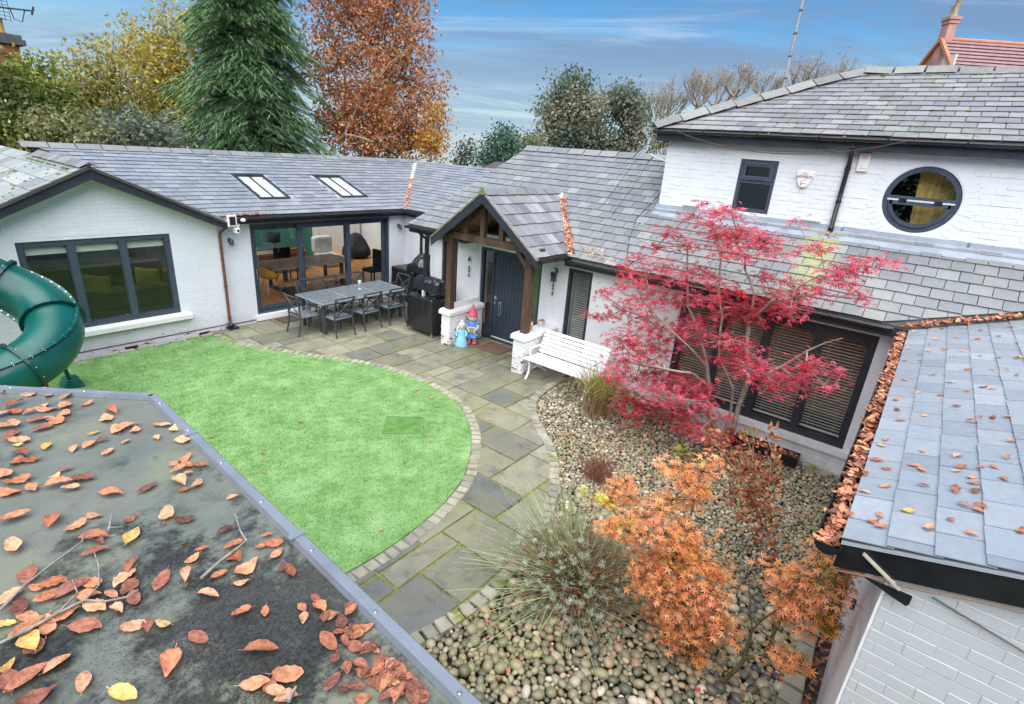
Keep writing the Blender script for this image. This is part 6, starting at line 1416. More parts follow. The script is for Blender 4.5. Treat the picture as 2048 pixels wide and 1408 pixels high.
    tag(MB().prism([(10.60, -1.2, 3.25), (10.60, .38, 3.25), (10.60, .50, 4.65), (10.60, -1.2, 4.65)], (.05, 0, 0)).build('curtain', simple('ochre curtain cloth', (.66, .42, .11), .9, .45, 3, stretch=(1, 7, .5))), 'ochre curtain inside the round upper window', 'curtain')
interior()
def slide_foot():
    p = bpy.data.objects['tube_slide']
    MB().prism([(1.72, 10.45, .0), (2.02, 10.35, .0), (1.98, 10.42, .16), (1.80, 10.47, .16)], (0, .25, 0)).build('foot', SLIDE, p, bevel=.02)
    MB().tube([(1.85, 10.5, .14), (1.74, 10.3, .9)], .03, 8).build('foot_post', SLIDE, p)
slide_foot()
# ================================================================== VEGETATION
CM = SC.camera.matrix_world.to_3x3()
def ray(px, py): return CM @ V((px-1024)/1060, (704-py)/1060, -1)
def onx(px, py, x): d = ray(px, py); return CAMP+d*(x/d.x)
def onz(px, py, z): d = ray(px, py); return CAMP+d*((z-CAMP.z)/d.z)
def ond(px, py, dist): d = ray(px, py); return CAMP+d*(dist/math.hypot(d.x, d.y))
def onp(px, py, p0, n): d = ray(px, py); n = V(*n); return CAMP+d*((V(*p0)-CAMP).dot(n)/d.dot(n))
LEAF_V = [(0, 0, 0), (.5, .27, .06), (1, 0, -.03), (.5, -.27, .06)]; LEAF_F = [(0, 1, 2, 3)]
def star(lobes=((90, 1), (42, .95), (138, .95), (0, .72), (180, .72), (-45, .42), (225, .42)), w=17, droop=.28):
    v = [(0, 0, 0)]; f = []
    for a, L in lobes:
        b = len(v); q = lambda an, r, z: (r*math.cos(R_(an)), r*math.sin(R_(an)), z)
        v += [q(a-w, L*.42, -.03), q(a, L, -droop*L), q(a+w, L*.42, -.03)]; f.append((0, b, b+1, b+2))
    return v, f
STAR5 = star(((90, 1), (40, .92), (140, .92), (-12, .68), (192, .68)), 18)
def tubes(mb, nodes, parent, cnt, r0, rmin, jit=.05, n=5, rr=random):
    for i, p in enumerate(parent):
        if p is None: continue
        a, b = V(*nodes[p]), V(*nodes[i]); L = (b-a).length
        if L < 1e-3: continue
        ra, rb = max(rmin, r0*cnt[p]**.5), max(rmin*.7, r0*cnt[i]**.5); ra = min(ra, rb*2.2)
        m = (a+b)/2+V(rr.uniform(-1, 1), rr.uniform(-1, 1), rr.uniform(-.6, 1))*jit*L; mb.tube([a, a*.35+m*.65, b*.35+m*.65, b], [ra, ra*.75+rb*.25, ra*.3+rb*.7, rb], n, cap=False)
def grow(base_nodes, targets, r0, rmin, seed, jit=.07, step=.35):
    """connects every target to the nearest point of the growing tree"""
    rr = random.Random(seed); nodes = [tuple(p) for p, _ in base_nodes]; par = [q for _, q in base_nodes]; b = V(*nodes[0])
    for t in sorted(targets, key=lambda t: (V(*t)-b).length):
        T = V(*t); best = min(range(len(nodes)), key=lambda i: (V(*nodes[i])-T).length+.25*max(0, nodes[i][2]-T.z)); cur = best; A = V(*nodes[best]); L = (T-A).length; k = max(1, int(L/step))
        for i in range(1, k+1):
            f = i/k; p = A+(T-A)*f+V(rr.uniform(-1, 1), rr.uniform(-1, 1), rr.uniform(-.3, 1))*jit*L*(.5 if i < k else 0); nodes.append(tuple(p)); par.append(cur); cur = len(nodes)-1
    cnt = [1]*len(nodes)
    for i in range(len(nodes)-1, 0, -1):
        if par[i] is not None: cnt[par[i]] += cnt[i]
    mb = MB(); tubes(mb, nodes, par, cnt, r0, rmin, .06, 5, rr); return mb, nodes
# ---------- red Japanese maple
def acer(name, lab, base, stems, cl, seed, mat, per, size, r0, sig, bark, name2='Japanese maple', zs=.42, tilt=.85, star_=None):
    t = thing(name, lab, 'maple tree', base); r = np.random.default_rng(seed)
    nodes = [(base, None)]
    for st in stems:
        prev = st[0]
        for p in st[1]: nodes.append((p, prev)); prev = len(nodes)-1
    mb, nd = grow(nodes, [c[0] for c in cl], r0, .0035, seed); mb.build('trunk', bark, t)
    P = []; G = []; tw = MB()
    for c, rad in cl:
        n = max(4, int(per*(rad/sig)**2)); q = r.normal(size=(n, 3))*np.array([rad, rad, rad*zs])*.74+np.array(c); P.append(q)
        for k in range(0, n, 4): tw.tube([c, (V(*c)+V(*q[k]))/2+V(0, 0, .02), V(*q[k])], [.0038, .003, .002], 3, cap=False)
    P = np.concatenate(P); stuff(tw.build('twigs', bark, t))
    Mx = rand_rot(len(P), tilt, r)*(size*r.uniform(.65, 1.25, len(P)))[:, None, None]; v, f = star_ or STAR5
    scatter('foliage', v, f, P, Mx, mat, t); return t
RED_CL = [(620,60,26),(680,110,45),(760,110,45),(560,130,40),(450,215,50),(540,280,50),(640,170,50),(700,230,70),(800,240,80),(900,240,60),(960,270,50),(1000,320,45),(720,300,60),(830,330,55),(380,290,40),(430,380,55),(300,340,45),(230,400,50),(330,430,50),(270,470,55),(180,500,45),(110,520,34),(55,630,34),(130,640,45),(220,600,60),(320,560,65),(420,540,55),(500,560,55),(600,540,55),(700,480,55),(560,420,55),(480,450,60),(640,420,45),(930,440,42),(1040,470,46),(1080,540,60),(1000,600,60),(880,620,60),(780,600,60),(700,640,60),(560,680,60),(620,720,60),(500,740,65),(400,700,60),(280,720,70),(200,760,60),(330,640,60),(760,760,60),(830,800,55),(750,860,60),(850,900,60),(900,860,60),(930,930,60),(980,970,60),(1080,950,50),(1180,880,48),(1130,880,50),(1230,980,42),(1100,1000,40),(1290,905,34),(1160,300,34),(1210,290,34),(1300,400,45),(1400,400,45),(1240,440,52),(1350,480,46),(1430,550,34),(1390,360,36),(1480,350,28),(1560,370,28),(1200,520,38),(400,800,70),(300,820,70),(220,860,60),(170,920,55),(280,950,65),(380,920,70),(460,960,70),(540,980,70),(600,1000,60),(500,1050,70),(400,1020,70),(300,1080,60),(220,1050,50),(270,1140,45),(380,1110,60),(480,1120,60),(560,1100,60),(640,1060,45),(700,1130,36),(520,1200,45),(600,1210,55),(660,1240,46),(730,1230,40),(1090,160,24),(1060,600,50),(680,560,50),(820,520,40),(960,520,40),(350,500,40)]
zc = lambda x, y: (1160+x/2.514, 380+y/2.514)
def red_maple():
    rr = random.Random(4); cl = []
    for (x, y, r) in RED_CL:
        px, py = zc(x, y); X = 8.05+rr.uniform(-.38, .32)-(.30 if y > 800 else 0)-(.25 if x < 300 else 0)+(.1 if y < 300 else 0)
        p = onx(px, py, X)
        if p.z < .12: p = onz(px, py, .12+rr.uniform(0, .15))
        if p.z < 2.75 and p.x > 8.55: p = onx(px, py, 8.4)
        cl.append((tuple(p), r/2.514*p.x/1060*1.15))
    base = (8.42, 1.82, -.22)
    S = lambda pts: [tuple(onx(*zc(x, y), X)) for x, y, X in pts]
    stems = [(0, S([(770, 1200, 8.4), (800, 1080, 8.38), (850, 930, 8.3), (835, 800, 8.25), (855, 650, 8.2), (875, 520, 8.15), (830, 400, 8.1)])),
             (0, S([(700, 1230, 8.38), (655, 1150, 8.34), (650, 1000, 8.3), (640, 890, 8.2), (600, 740, 8.1), (545, 590, 8.05), (540, 380, 8.1)])),
             (3, S([(920, 905, 8.15), (1010, 890, 8.0), (1140, 810, 7.9), (1230, 770, 7.85), (1320, 745, 7.8)])),
             (11, S([(560, 800, 7.9), (450, 700, 7.7), (380, 620, 7.6)])), (10, S([(560, 920, 7.8), (430, 900, 7.6), (300, 880, 7.5)])), (5, S([(960, 560, 8.0), (1080, 500, 8.0), (1200, 430, 8.05)])), (0, S([(760, 1100, 8.3), (770, 1000, 8.2), (700, 850, 8.15), (715, 640, 8.1), (700, 440, 8.1), (720, 280, 8.1)]))]
    m = leafy('crimson maple leaf', [(0, (.58, .05, .10)), (.35, (.74, .10, .17)), (.7, (.84, .17, .26)), (1, (.88, .28, .36))], .5, .5, patch=[(0, (.66, .02, .02)), (1, (.52, .016, .05))], pscale=1.2)
    acer('red_maple', 'crimson leaved Japanese maple in front of the wide window', base, stems, cl, 5, m, 4.9, .074, .0056, .05, BARK_P, zs=.5, tilt=.9)
red_maple()
OR_CL = [(880,210,40),(830,230,40),(800,300,45),(900,290,50),(790,430,45),(850,440,50),(920,470,45),(960,390,50),(1050,350,50),(1100,300,50),(1180,220,45),(1240,240,45),(1260,160,40),(1150,150,45),(1220,300,45),(1100,130,40),(1300,110,36),(1070,470,55),(1120,510,55),(1180,440,50),(1200,500,45),(1030,590,55),(980,630,55),(1100,600,60),(1180,620,55),(1250,600,50),(1300,650,50),(1350,680,45),(960,700,50),(1050,720,60),(1130,700,60),(1220,760,60),(1300,760,55),(1060,800,60),(1150,840,60),(1250,850,60),(1050,880,55),(1130,930,60),(1220,940,60),(1330,860,50),(1360,930,45),(1400,965,36),(1280,980,45),(1100,990,45),(1190,1040,45),(1240,1100,36),(1640,670,45),(1700,700,55),(1760,680,50),(1680,790,55),(1740,830,55),(1820,810,60),(1880,770,55),(1830,700,55),(1800,890,45),(1840,560,36),(1920,570,40),(1960,590,36),(1650,1080,40),(1700,1110,40),(1760,1130,40),(1620,1060,30),(1750,940,36),(1650,870,30),(2010,640,30),(1980,740,26),(1900,920,30)]
def orange_maple():
    zo = lambda x, y: (900+x/2.4976, 880+y/2.4976); rr = random.Random(9); cl = []; gr = []
    for (x, y, r) in OR_CL:
        D = 4.05+rr.uniform(-.16, .16)+(.35 if y < 330 and x < 1320 else 0)-(.15 if x > 1600 else 0); p = ond(*zo(x, y), D); cl.append((tuple(p), r/2.4976*D/1060*1.35))
    B = onz(1437, 1420, -.05); base = tuple(B); D0 = math.hypot(B.x, B.y); S = lambda pts: [tuple(ond(*zo(x, y), d)) for x, y, d in pts]
    stems = [(0, S([(1300, 1240, 3.95), (1235, 1180, 3.95), (1215, 1090, 3.98), (1190, 900, 4.02), (1160, 720, 4.05), (1155, 590, 4.1), (1040, 470, 4.2), (965, 370, 4.25)])),
             (0, S([(1350, 1230, 3.95), (1400, 1170, 3.95), (1470, 1090, 3.98), (1510, 950, 4.0), (1500, 800, 4.02), (1485, 660, 4.05), (1510, 590, 4.05)])),
             (11, S([(1570, 1080, 3.95), (1610, 980, 3.95), (1660, 890, 3.95), (1720, 820, 3.92)])), (12, S([(1600, 870, 3.95), (1680, 800, 3.93)]))]
    m = leafy('orange maple leaf', [(0, (.88, .31, .15)), (.4, (.95, .43, .22)), (.8, (.96, .53, .28)), (1, (.96, .64, .28))], .5, .5, patch=[(0, (.90, .50, .12)), (1, (.88, .32, .15))], pscale=2.5)
    t = acer('orange_maple', 'small orange leaved Japanese maple growing out of the pebbles', base, stems, cl, 12, m, 16, .049, .0035, .05, BARK_G, zs=.5, tilt=.9)
    g = leafy('green turning maple leaf', [(0, (.16, .20, .02)), (.6, (.30, .26, .02)), (1, (.55, .30, .03))], .5, .35); r = np.random.default_rng(4)
    P = np.concatenate([np.array(ond(*zo(x, y), 3.88))+r.normal(size=(n, 3))*.045 for x, y, n in ((1890, 870, 60), (1930, 700, 40), (1870, 640, 36), (1900, 920, 30), (1850, 780, 26), (1090, 580, 10), (890, 420, 10), (2020, 640, 8))])
    scatter('green_foliage', *STAR5, P, rand_rot(len(P), .9, r)*(.04*r.uniform(.7, 1.2, len(P)))[:, None, None], g, t)
    y = leafy('yellow green leaf', [(0, (.60, .58, .05)), (1, (.72, .70, .16))], .5, .4)
    P = np.concatenate([np.array(ond(*q, d))+r.normal(size=(n, 3))*.03 for q, d, n in ((zo(750, 290), 4.25, 26), (zo(800, 320), 4.25, 26), (zo(665, 260), 4.6, 10))]); scatter('yellow_foliage', *STAR5, P, rand_rot(len(P), .9, r)*.042, y, t)
    for q, X, lab in (((1500, 868), 8.2, 'yellow green maple sprig hanging below the crimson maple'), ((1360, 897), 7.6, 'single yellow green sprig low beside the crimson maple')):
        P = np.array(onx(*q, X))+r.normal(size=(22, 3))*.07; tag(scatter('leaf_sprig', *STAR5, P, rand_rot(22, .9, r)*.07, y), lab, 'leaf sprig')
orange_maple()
# ---------- copper beech sapling
def beech():
    base = tuple(onz(1532, 1195, -.08)); t = thing('beech_sapling', 'thin beech sapling with curled dead copper leaves behind the orange maple', 'sapling', base); zo = lambda x, y: (1240+x/4.452, 860+y/4.452); r = np.random.default_rng(8); D0 = math.hypot(base[0], base[1])
    st = [[(1320, 1230, 0), (1270, 980, .05), (1235, 800, .1), (1200, 600, .2), (1150, 430, .35), (1040, 270, .5), (880, 120, .7), (730, 0, .9)], [(1270, 980, .05), (1310, 700, .1), (1335, 400, .2), (1350, 180, .3), (1300, 20, .4)], [(1200, 600, .2), (1080, 430, .3), (940, 230, .45), (800, 60, .6)], [(1235, 800, .1), (1080, 620, .2), (980, 520, .3)], [(1270, 960, .05), (1450, 850, .1), (1560, 740, .1)], [(1290, 940, .05), (1480, 990, .02), (1720, 1030, -.02)], [(1310, 700, .1), (1200, 300, .4), (1130, 60, .7)]]
    mb = MB(); L = []
    for k, s in enumerate(st):
        pts = [ond(*zo(x, y), D0+d) for x, y, d in s]; n = len(pts); mb.tube(pts, [.011*(1-.75*i/(n-1))*(1 if k == 0 else .6)+.0015 for i in range(n)], 6)
        if k in (4, 5): continue
        for a, b in zip(pts[:-1], pts[1:]):
            m = int((b-a).length*100)
            for q in range(m):
                f = r.random(); L.append(tuple(a+(b-a)*f+V(*r.normal(size=3))*.075))
    mb.build('stem', TWIG, t); P = np.array(L); v, f = LEAF3
    scatter('dead_leaves', v, f, P, rand_rot(len(P), None, r)*(.085*r.uniform(.6, 1.25, len(P)))[:, None, None], leafy('copper beech leaf', [(0, (.22, .075, .035)), (.5, (.36, .135, .06)), (1, (.48, .21, .10))], .5, .2), t, None, True)
# curled leaf with a folded midrib
def curled(curl, fold, twist, w=.30, n=6, wav=0.0):
    v = []; f = []
    for i in range(n+1):
        s = i/n; ww = w*math.sin(math.pi*min(1, s*.97+.02))**.75*(1-.25*s); z = curl*(s-.5)**2*4-curl*.5; tw = twist*(s-.5)
        for c in (-1, 0, 1): 
            q = V(s-.5, c*ww*(1+.06*wav*(i % 2)), z+abs(c)*fold*ww+(wav*.03 if i % 2 else -wav*.03)*abs(c)); q.y, q.z = q.y*math.cos(tw)-q.z*math.sin(tw), q.y*math.sin(tw)+q.z*math.cos(tw); v.append(tuple(q))
    for i in range(n): f += [(i*3, i*3+1, i*3+4, i*3+3), (i*3+1, i*3+2, i*3+5, i*3+4)]
    return v, f
LEAF3 = curled(.35, .6, 1.0, .28, 4)
beech()
# ---------- lavender, grasses
def ribbons(P0, P1, bend, w, rngx, k=4):
    """thin bent ribbons from P0 to P1: arrays of verts and quads"""
    n = len(P0); t = np.linspace(0, 1, k+1); d = P1-P0; side = np.cross(d, rngx.normal(size=(n, 3))); side /= np.linalg.norm(side, axis=1, keepdims=True)+1e-9
    C = P0[:, None]+d[:, None]*t[None, :, None]+bend[:, None]*(t*t)[None, :, None]; W = (w*(1-.65*t))[None, :, None]*side[:, None]
    Vv = np.stack([C-W, C+W], 2).reshape(-1, 3); base = np.arange(n)[:, None]*(2*(k+1)); q = np.array([[2*i, 2*i+1, 2*i+3, 2*i+2] for i in range(k)]); F = (base[:, :, None]+q[None]).reshape(-1, 4); return Vv, F, C
def lavender():
    base = (4.08, 2.0, -.06); t = thing('lavender_bush', 'sprawling grey green lavender bush with long flower stalks over the pebbles', 'lavender', base); r = np.random.default_rng(21); b = np.array(base)
    n = 2000; a = r.uniform(0, 2*np.pi, n); el = r.uniform(.2, 1.45, n); L = r.uniform(.32, .76, n); d = np.stack([np.cos(a)*np.cos(el), np.sin(a)*np.cos(el), np.sin(el)], -1)
    P0 = b+np.stack([r.normal(size=n)*.12, r.normal(size=n)*.12, np.zeros(n)], -1); P1 = P0+d*L[:, None]*np.array([1.2, 1.2, .85]); Vv, F, _ = ribbons(P0, P1, np.stack([0*a, 0*a, -.06*np.cos(el)], -1), .0055, r)
    npmesh('woody_stems', Vv, F, leafy('dry lavender stem', [(0, (.20, .10, .07)), (.6, (.34, .19, .13)), (1, (.44, .30, .20))], .8, .1), t)
    n = 820; a = r.uniform(0, 2*np.pi, n); el = r.uniform(.15, 1.35, n); d = np.stack([np.cos(a)*np.cos(el), np.sin(a)*np.cos(el), np.sin(el)], -1); L = r.uniform(.6, 1.2, n)*(1+.24*(np.cos(a-2.1)))
    P0 = b+r.normal(size=(n, 3))*[.14, .14, .03]; P1 = P0+d*L[:, None]*np.array([1.05, 1.05, .95]); Vv, F, C = ribbons(P0, P1, np.stack([.05*np.cos(a), .05*np.sin(a), -.16*np.cos(el)*L], -1), .0048, r, 6)
    npmesh('flower_stalks', Vv, F, leafy('pale green stalk', [(0, (.26, .34, .12)), (.6, (.42, .48, .24)), (1, (.52, .54, .34))], .6, .3), t)
    tips = C[:, -1]; dirs = C[:, -1]-C[:, -2]; K = 5; P = np.repeat(tips, K, 0)+np.repeat(dirs, K, 0)*r.uniform(-.5, .1, (n*K, 1)); scatter('flower_heads', LEAF_V, LEAF_F, P, rand_rot(len(P), None, r)*.016, leafy('grey mauve flower head', [(0, (.25, .23, .26)), (1, (.42, .42, .36))], .8, .2), t)
    # rosettes of narrow silver leaves
    n = 430; a = r.uniform(0, 2*np.pi, n); el = np.arccos(r.uniform(0, 1, n)); R = r.uniform(.75, 1.05, n); P = b+np.stack([np.cos(a)*np.sin(el)*.78*R, np.sin(a)*np.sin(el)*.86*R, np.cos(el)*.56*R+.05], -1); keep = (r.random(n) < .22+.78*(np.cos(a-2.6) > .0)); P = P[keep]
    lv = [] ; lf = []
    for k in range(11):
        q = k*2.399; e = .35+.09*(k % 4); c, s = math.cos(q), math.sin(q); bidx = len(lv); ce, se = math.cos(e), math.sin(e)
        lv += [(0, 0, 0), (c*.5*ce-s*.055, s*.5*ce+c*.055, .5*se), (c*ce, s*ce, se*.95), (c*.5*ce+s*.055, s*.5*ce-c*.055, .5*se)]; lf.append((bidx, bidx+1, bidx+2, bidx+3))
    scatter('silver_leaves', lv, lf, P, rand_rot(len(P), .8, r)*(.048*r.uniform(.7, 1.3, len(P)))[:, None, None], leafy('silver lavender leaf', [(0, (.30, .37, .24)), (.5, (.42, .49, .35)), (1, (.56, .61, .48))], .7, .2), t)
    n = 520; P = b+np.stack([.12+r.normal(size=n)*.27, -.1+r.normal(size=n)*.27, r.uniform(.02, .42, n)], -1); scatter('caught_leaves', *LEAF3, P, rand_rot(n, None, r)*(.06*r.uniform(.6, 1.2, n))[:, None, None], leafy('russet leaf', [(0, (.18, .07, .04)), (.6, (.34, .14, .07)), (1, (.55, .24, .10))], .6, .15), t, None, True)
    mb = MB(); rr = random.Random(3)
    for k in range(9): a = -1.9+rr.uniform(-.9, .9); L = rr.uniform(.3, .55); p = V(*base); mb.tube([p, p+V(math.cos(a), math.sin(a), .25)*L*.4, p+V(math.cos(a+.3), math.sin(a+.3), .12)*L, p+V(math.cos(a+.5), math.sin(a+.5), .02)*L*1.3], [.013, .010, .007, .004], 6)
    mb.build('root_branches', TWIG, t)
lavender()
def grass_clump(nm, lab, base, n, h, spread, cols, tip, cat, seed):
    t = thing(nm, lab, cat, base); r = np.random.default_rng(seed); b = np.array(base); a = r.uniform(0, 2*np.pi, n); el = np.clip(r.normal(1.33, .16, n), .5, 1.57); L = h*r.uniform(.55, 1.05, n); d = np.stack([np.cos(a)*np.cos(el), np.sin(a)*np.cos(el), np.sin(el)], -1)
    P0 = b+r.normal(size=(n, 3))*[spread, spread, .01]; Vv, F, C = ribbons(P0, P0+d*L[:, None], np.stack([np.cos(a)*.12*L, np.sin(a)*.12*L, -.10*L], -1), .0055, r, 5); npmesh('dry_blades', Vv, F, leafy(nm+' blade', cols, .7, .3), t)
    if tip:
        m = int(n*.6); a = r.uniform(0, 2*np.pi, m); P0 = C[:m, 3]; P1 = P0+np.stack([np.cos(a)*.1, np.sin(a)*.1, r.uniform(.2, .5, m)*h*.6], -1); Vv, F, _ = ribbons(P0, P1, np.stack([np.cos(a)*.10, np.sin(a)*.10, -.06+0*a], -1), .009, r, 5); npmesh('green_blades', Vv, F, leafy(nm+' tip', tip, .6, .4), t)
grass_clump('ornamental_grass', 'tall clump of tan and yellow green grass at the bench end', (7.72, 3.86, -.07), 330, 1.12, .11, [(0, (.20, .09, .05)), (.4, (.36, .22, .12)), (1, (.55, .42, .26))], [(0, (.30, .38, .06)), (1, (.52, .55, .15))], 'grass', 2)
grass_clump('brown_tuft', 'low spiky reddish brown plant on the pebbles between bench and lavender', (6.0, 2.86, -.08), 330, .36, .10, [(0, (.20, .07, .05)), (.5, (.32, .14, .09)), (1, (.45, .28, .19))], None, 'plant', 3)
# ---------- background trees
def noise_pts(r, n, c, rx, ry, rz, p=.45):
    u = r.normal(size=(n, 3)); u /= np.linalg.norm(u, axis=1, keepdims=True); return np.array(c)+u*(r.random((n, 1))**p)*np.array([rx, ry, rz])
def tree(nm, lab, base, th, blobs, nclump, per, ls, mat, seed, sig=.38, bark=None, tr=.16, group=None, r0=None, twigs=.010, tilt=None, vert=1.0):
    t = thing(nm, lab, 'tree', base, group); r = np.random.default_rng(seed); tot = sum(b[1]*b[2]*b[3] for b in blobs); C = np.concatenate([noise_pts(r, max(3, int(nclump*b[1]*b[2]*b[3]/tot)), b[0], b[1], b[2], b[3]) for b in blobs]); B = V(*base)
    nodes = [(base, None)]; prev = 0
    for k in range(1, 5): nodes.append((tuple(B+V(r.normal()*.1, r.normal()*.1, th*k/4)), prev)); prev = k
    tg = [tuple(c) for c in C[::max(1, len(C)//110)]]; mb, nd = grow(nodes, tg, r0 or tr/(len(tg)*3)**.5, twigs, seed, .08, .8); mb.build('trunk', bark or BARK, t)
    P = (C[:, None]+r.normal(size=(len(C), per, 3))*np.array([sig, sig, sig*.7*vert])).reshape(-1, 3); Mx = rand_rot(len(P), tilt, r)*(ls*r.uniform(.6, 1.3, len(P)))[:, None, None]
    scatter('crown', LEAF_V, LEAF_F, P, Mx, mat, t); return t
def at(px, py, D): p = ond(px, py, D); return (p.x, p.y, p.z)
def bx(px, D, z=-1.2): p = ond(px, 330, D); return (p.x, p.y, z)
def conifer():
    D = 25.5; B = V(*bx(515, D)); t = thing('conifer', 'tall dark green conifer with drooping sprays behind the wing roof', 'tree', tuple(B)); r = np.random.default_rng(6); H = 15.2
    MB().tube([B, B+V(.1, 0, H*.5), B+V(0, .1, H)], [.32, .2, .03], 10).build('trunk', BARK, t)
    fv = []; ff = []
    for i in range(9):
        x = .08+i*.105; z = -.22*x*x; w = .38*math.sin(math.pi*min(1, .25+x*.78)); 
        for s in (-1, 1):
            b = len(fv); fv += [(x, 0, z), (x+.10, s*w*.55, z-.02), (x+.24, s*w, z-.10), (x+.03, s*w*.5, z-.05)]; ff.append((b, b+1, b+2, b+3))
    b = len(fv); fv += [(0, -.02, 0), (.5, -.03, -.1), (1.05, 0, -.25), (.5, .03, -.1)]; ff.append((b, b+1, b+2, b+3))
    nb = 680; f = r.random(nb)**.85; zb = .7+f*(H-.9); Rm = 4.15*(1-f)**.76+.1; ab = r.uniform(0, 2*np.pi, nb); Rm = Rm*(1+.14*np.sin(ab*5+zb*2.2)+.10*np.sin(ab*9-zb*3.1))*r.uniform(.72, 1.08, nb)
    K = 34; t_ = .28+.72*r.random((nb, K))**.75; az = ab[:, None]+r.normal(size=(nb, K))*.10/np.maximum(t_, .3); rad = Rm[:, None]*t_; z = zb[:, None]-.10*rad-.34*rad*t_+r.normal(size=(nb, K))*.07
    P = (np.array(B)+np.stack([np.cos(az)*rad, np.sin(az)*rad, z], -1)).reshape(-1, 3); n = len(P); t_ = t_.ravel(); a = np.repeat(ab, K); f = np.repeat(f, K)
    dip = -.05+.38*t_+.25*r.random(n); yaw = a+r.normal(size=n)*.62; c, s = np.cos(yaw), np.sin(yaw); cd, sd = np.cos(dip), np.sin(dip)
    X = np.stack([c*cd, s*cd, -sd], -1); Y = np.stack([-s, c, 0*c], -1); roll = r.normal(size=n)*.35; Z = np.cross(X, Y); Y2 = Y*np.cos(roll)[:, None]+Z*np.sin(roll)[:, None]; Z2 = np.cross(X, Y2); Mx = np.stack([X, Y2, Z2], -1)*(r.uniform(.26, .56, n)*(1.0-.35*f))[:, None, None]
    ni = 1500; fi = r.random(ni)**.9; ai = r.uniform(0, 6.283, ni); ri = (3.8*(1-fi)**.76)*.5*r.random(ni)**.5; Pi = np.array(B)+np.stack([np.cos(ai)*ri, np.sin(ai)*ri, .3+fi*(H-1.5)], -1); P = np.concatenate([P, Pi]); Mx = np.concatenate([Mx, rand_rot(ni, .9, r)*.95])
    m = Mat('conifer spray'); ob = m.pos(); cc = m.ramp(m.rnd(), [(0, (.055, .125, .05)), (.5, (.115, .225, .09)), (.8, (.21, .335, .15)), (1, (.34, .44, .23))]); cc = m.mix(m.rng(m.noise(ob, 1.4, 3), .45, .7, 0, .6), cc, (.17, .29, .17)); m.col(cc).rough(.6).spec(.3)
    scatter('foliage', fv, ff, P, Mx, m.m, t)
conifer()
RUSTL = leafy('rust leaf', [(0, (.26, .085, .045)), (.35, (.48, .19, .10)), (.75, (.66, .33, .20)), (1, (.62, .44, .12))], .6, .4, patch=[(0, (.62, .30, .17)), (.6, (.54, .19, .09)), (1, (.66, .44, .09))], pscale=.55)
GOLD = leafy('golden leaf', [(0, (.36, .28, .05)), (.45, (.58, .45, .06)), (1, (.70, .56, .10))], .6, .4, patch=[(0, (.30, .30, .07)), (1, (.52, .40, .08))], pscale=.6)
OLIVE = leafy('olive green leaf', [(0, (.14, .17, .07)), (.5, (.25, .27, .11)), (1, (.40, .36, .13))], .6, .35, patch=[(0, (.24, .27, .14)), (1, (.38, .36, .18))], pscale=.7)
DKGREEN = leafy('dark evergreen leaf', [(0, (.085, .13, .105)), (.6, (.14, .19, .145)), (1, (.21, .25, .18))], .6, .3, patch=[(0, (.25, .265, .18)), (1, (.34, .31, .20))], pscale=.55)
LIME = leafy('yellow green leaf mass', [(0, (.16, .22, .05)), (.6, (.30, .34, .07)), (1, (.44, .43, .08))], .6, .3, patch=[(0, (.06, .11, .03)), (1, (.10, .15, .04))], pscale=.8)
BLUEG = leafy('blue green leaf', [(0, (.055, .12, .085)), (.6, (.09, .18, .125)), (1, (.14, .24, .17))], .6, .25)
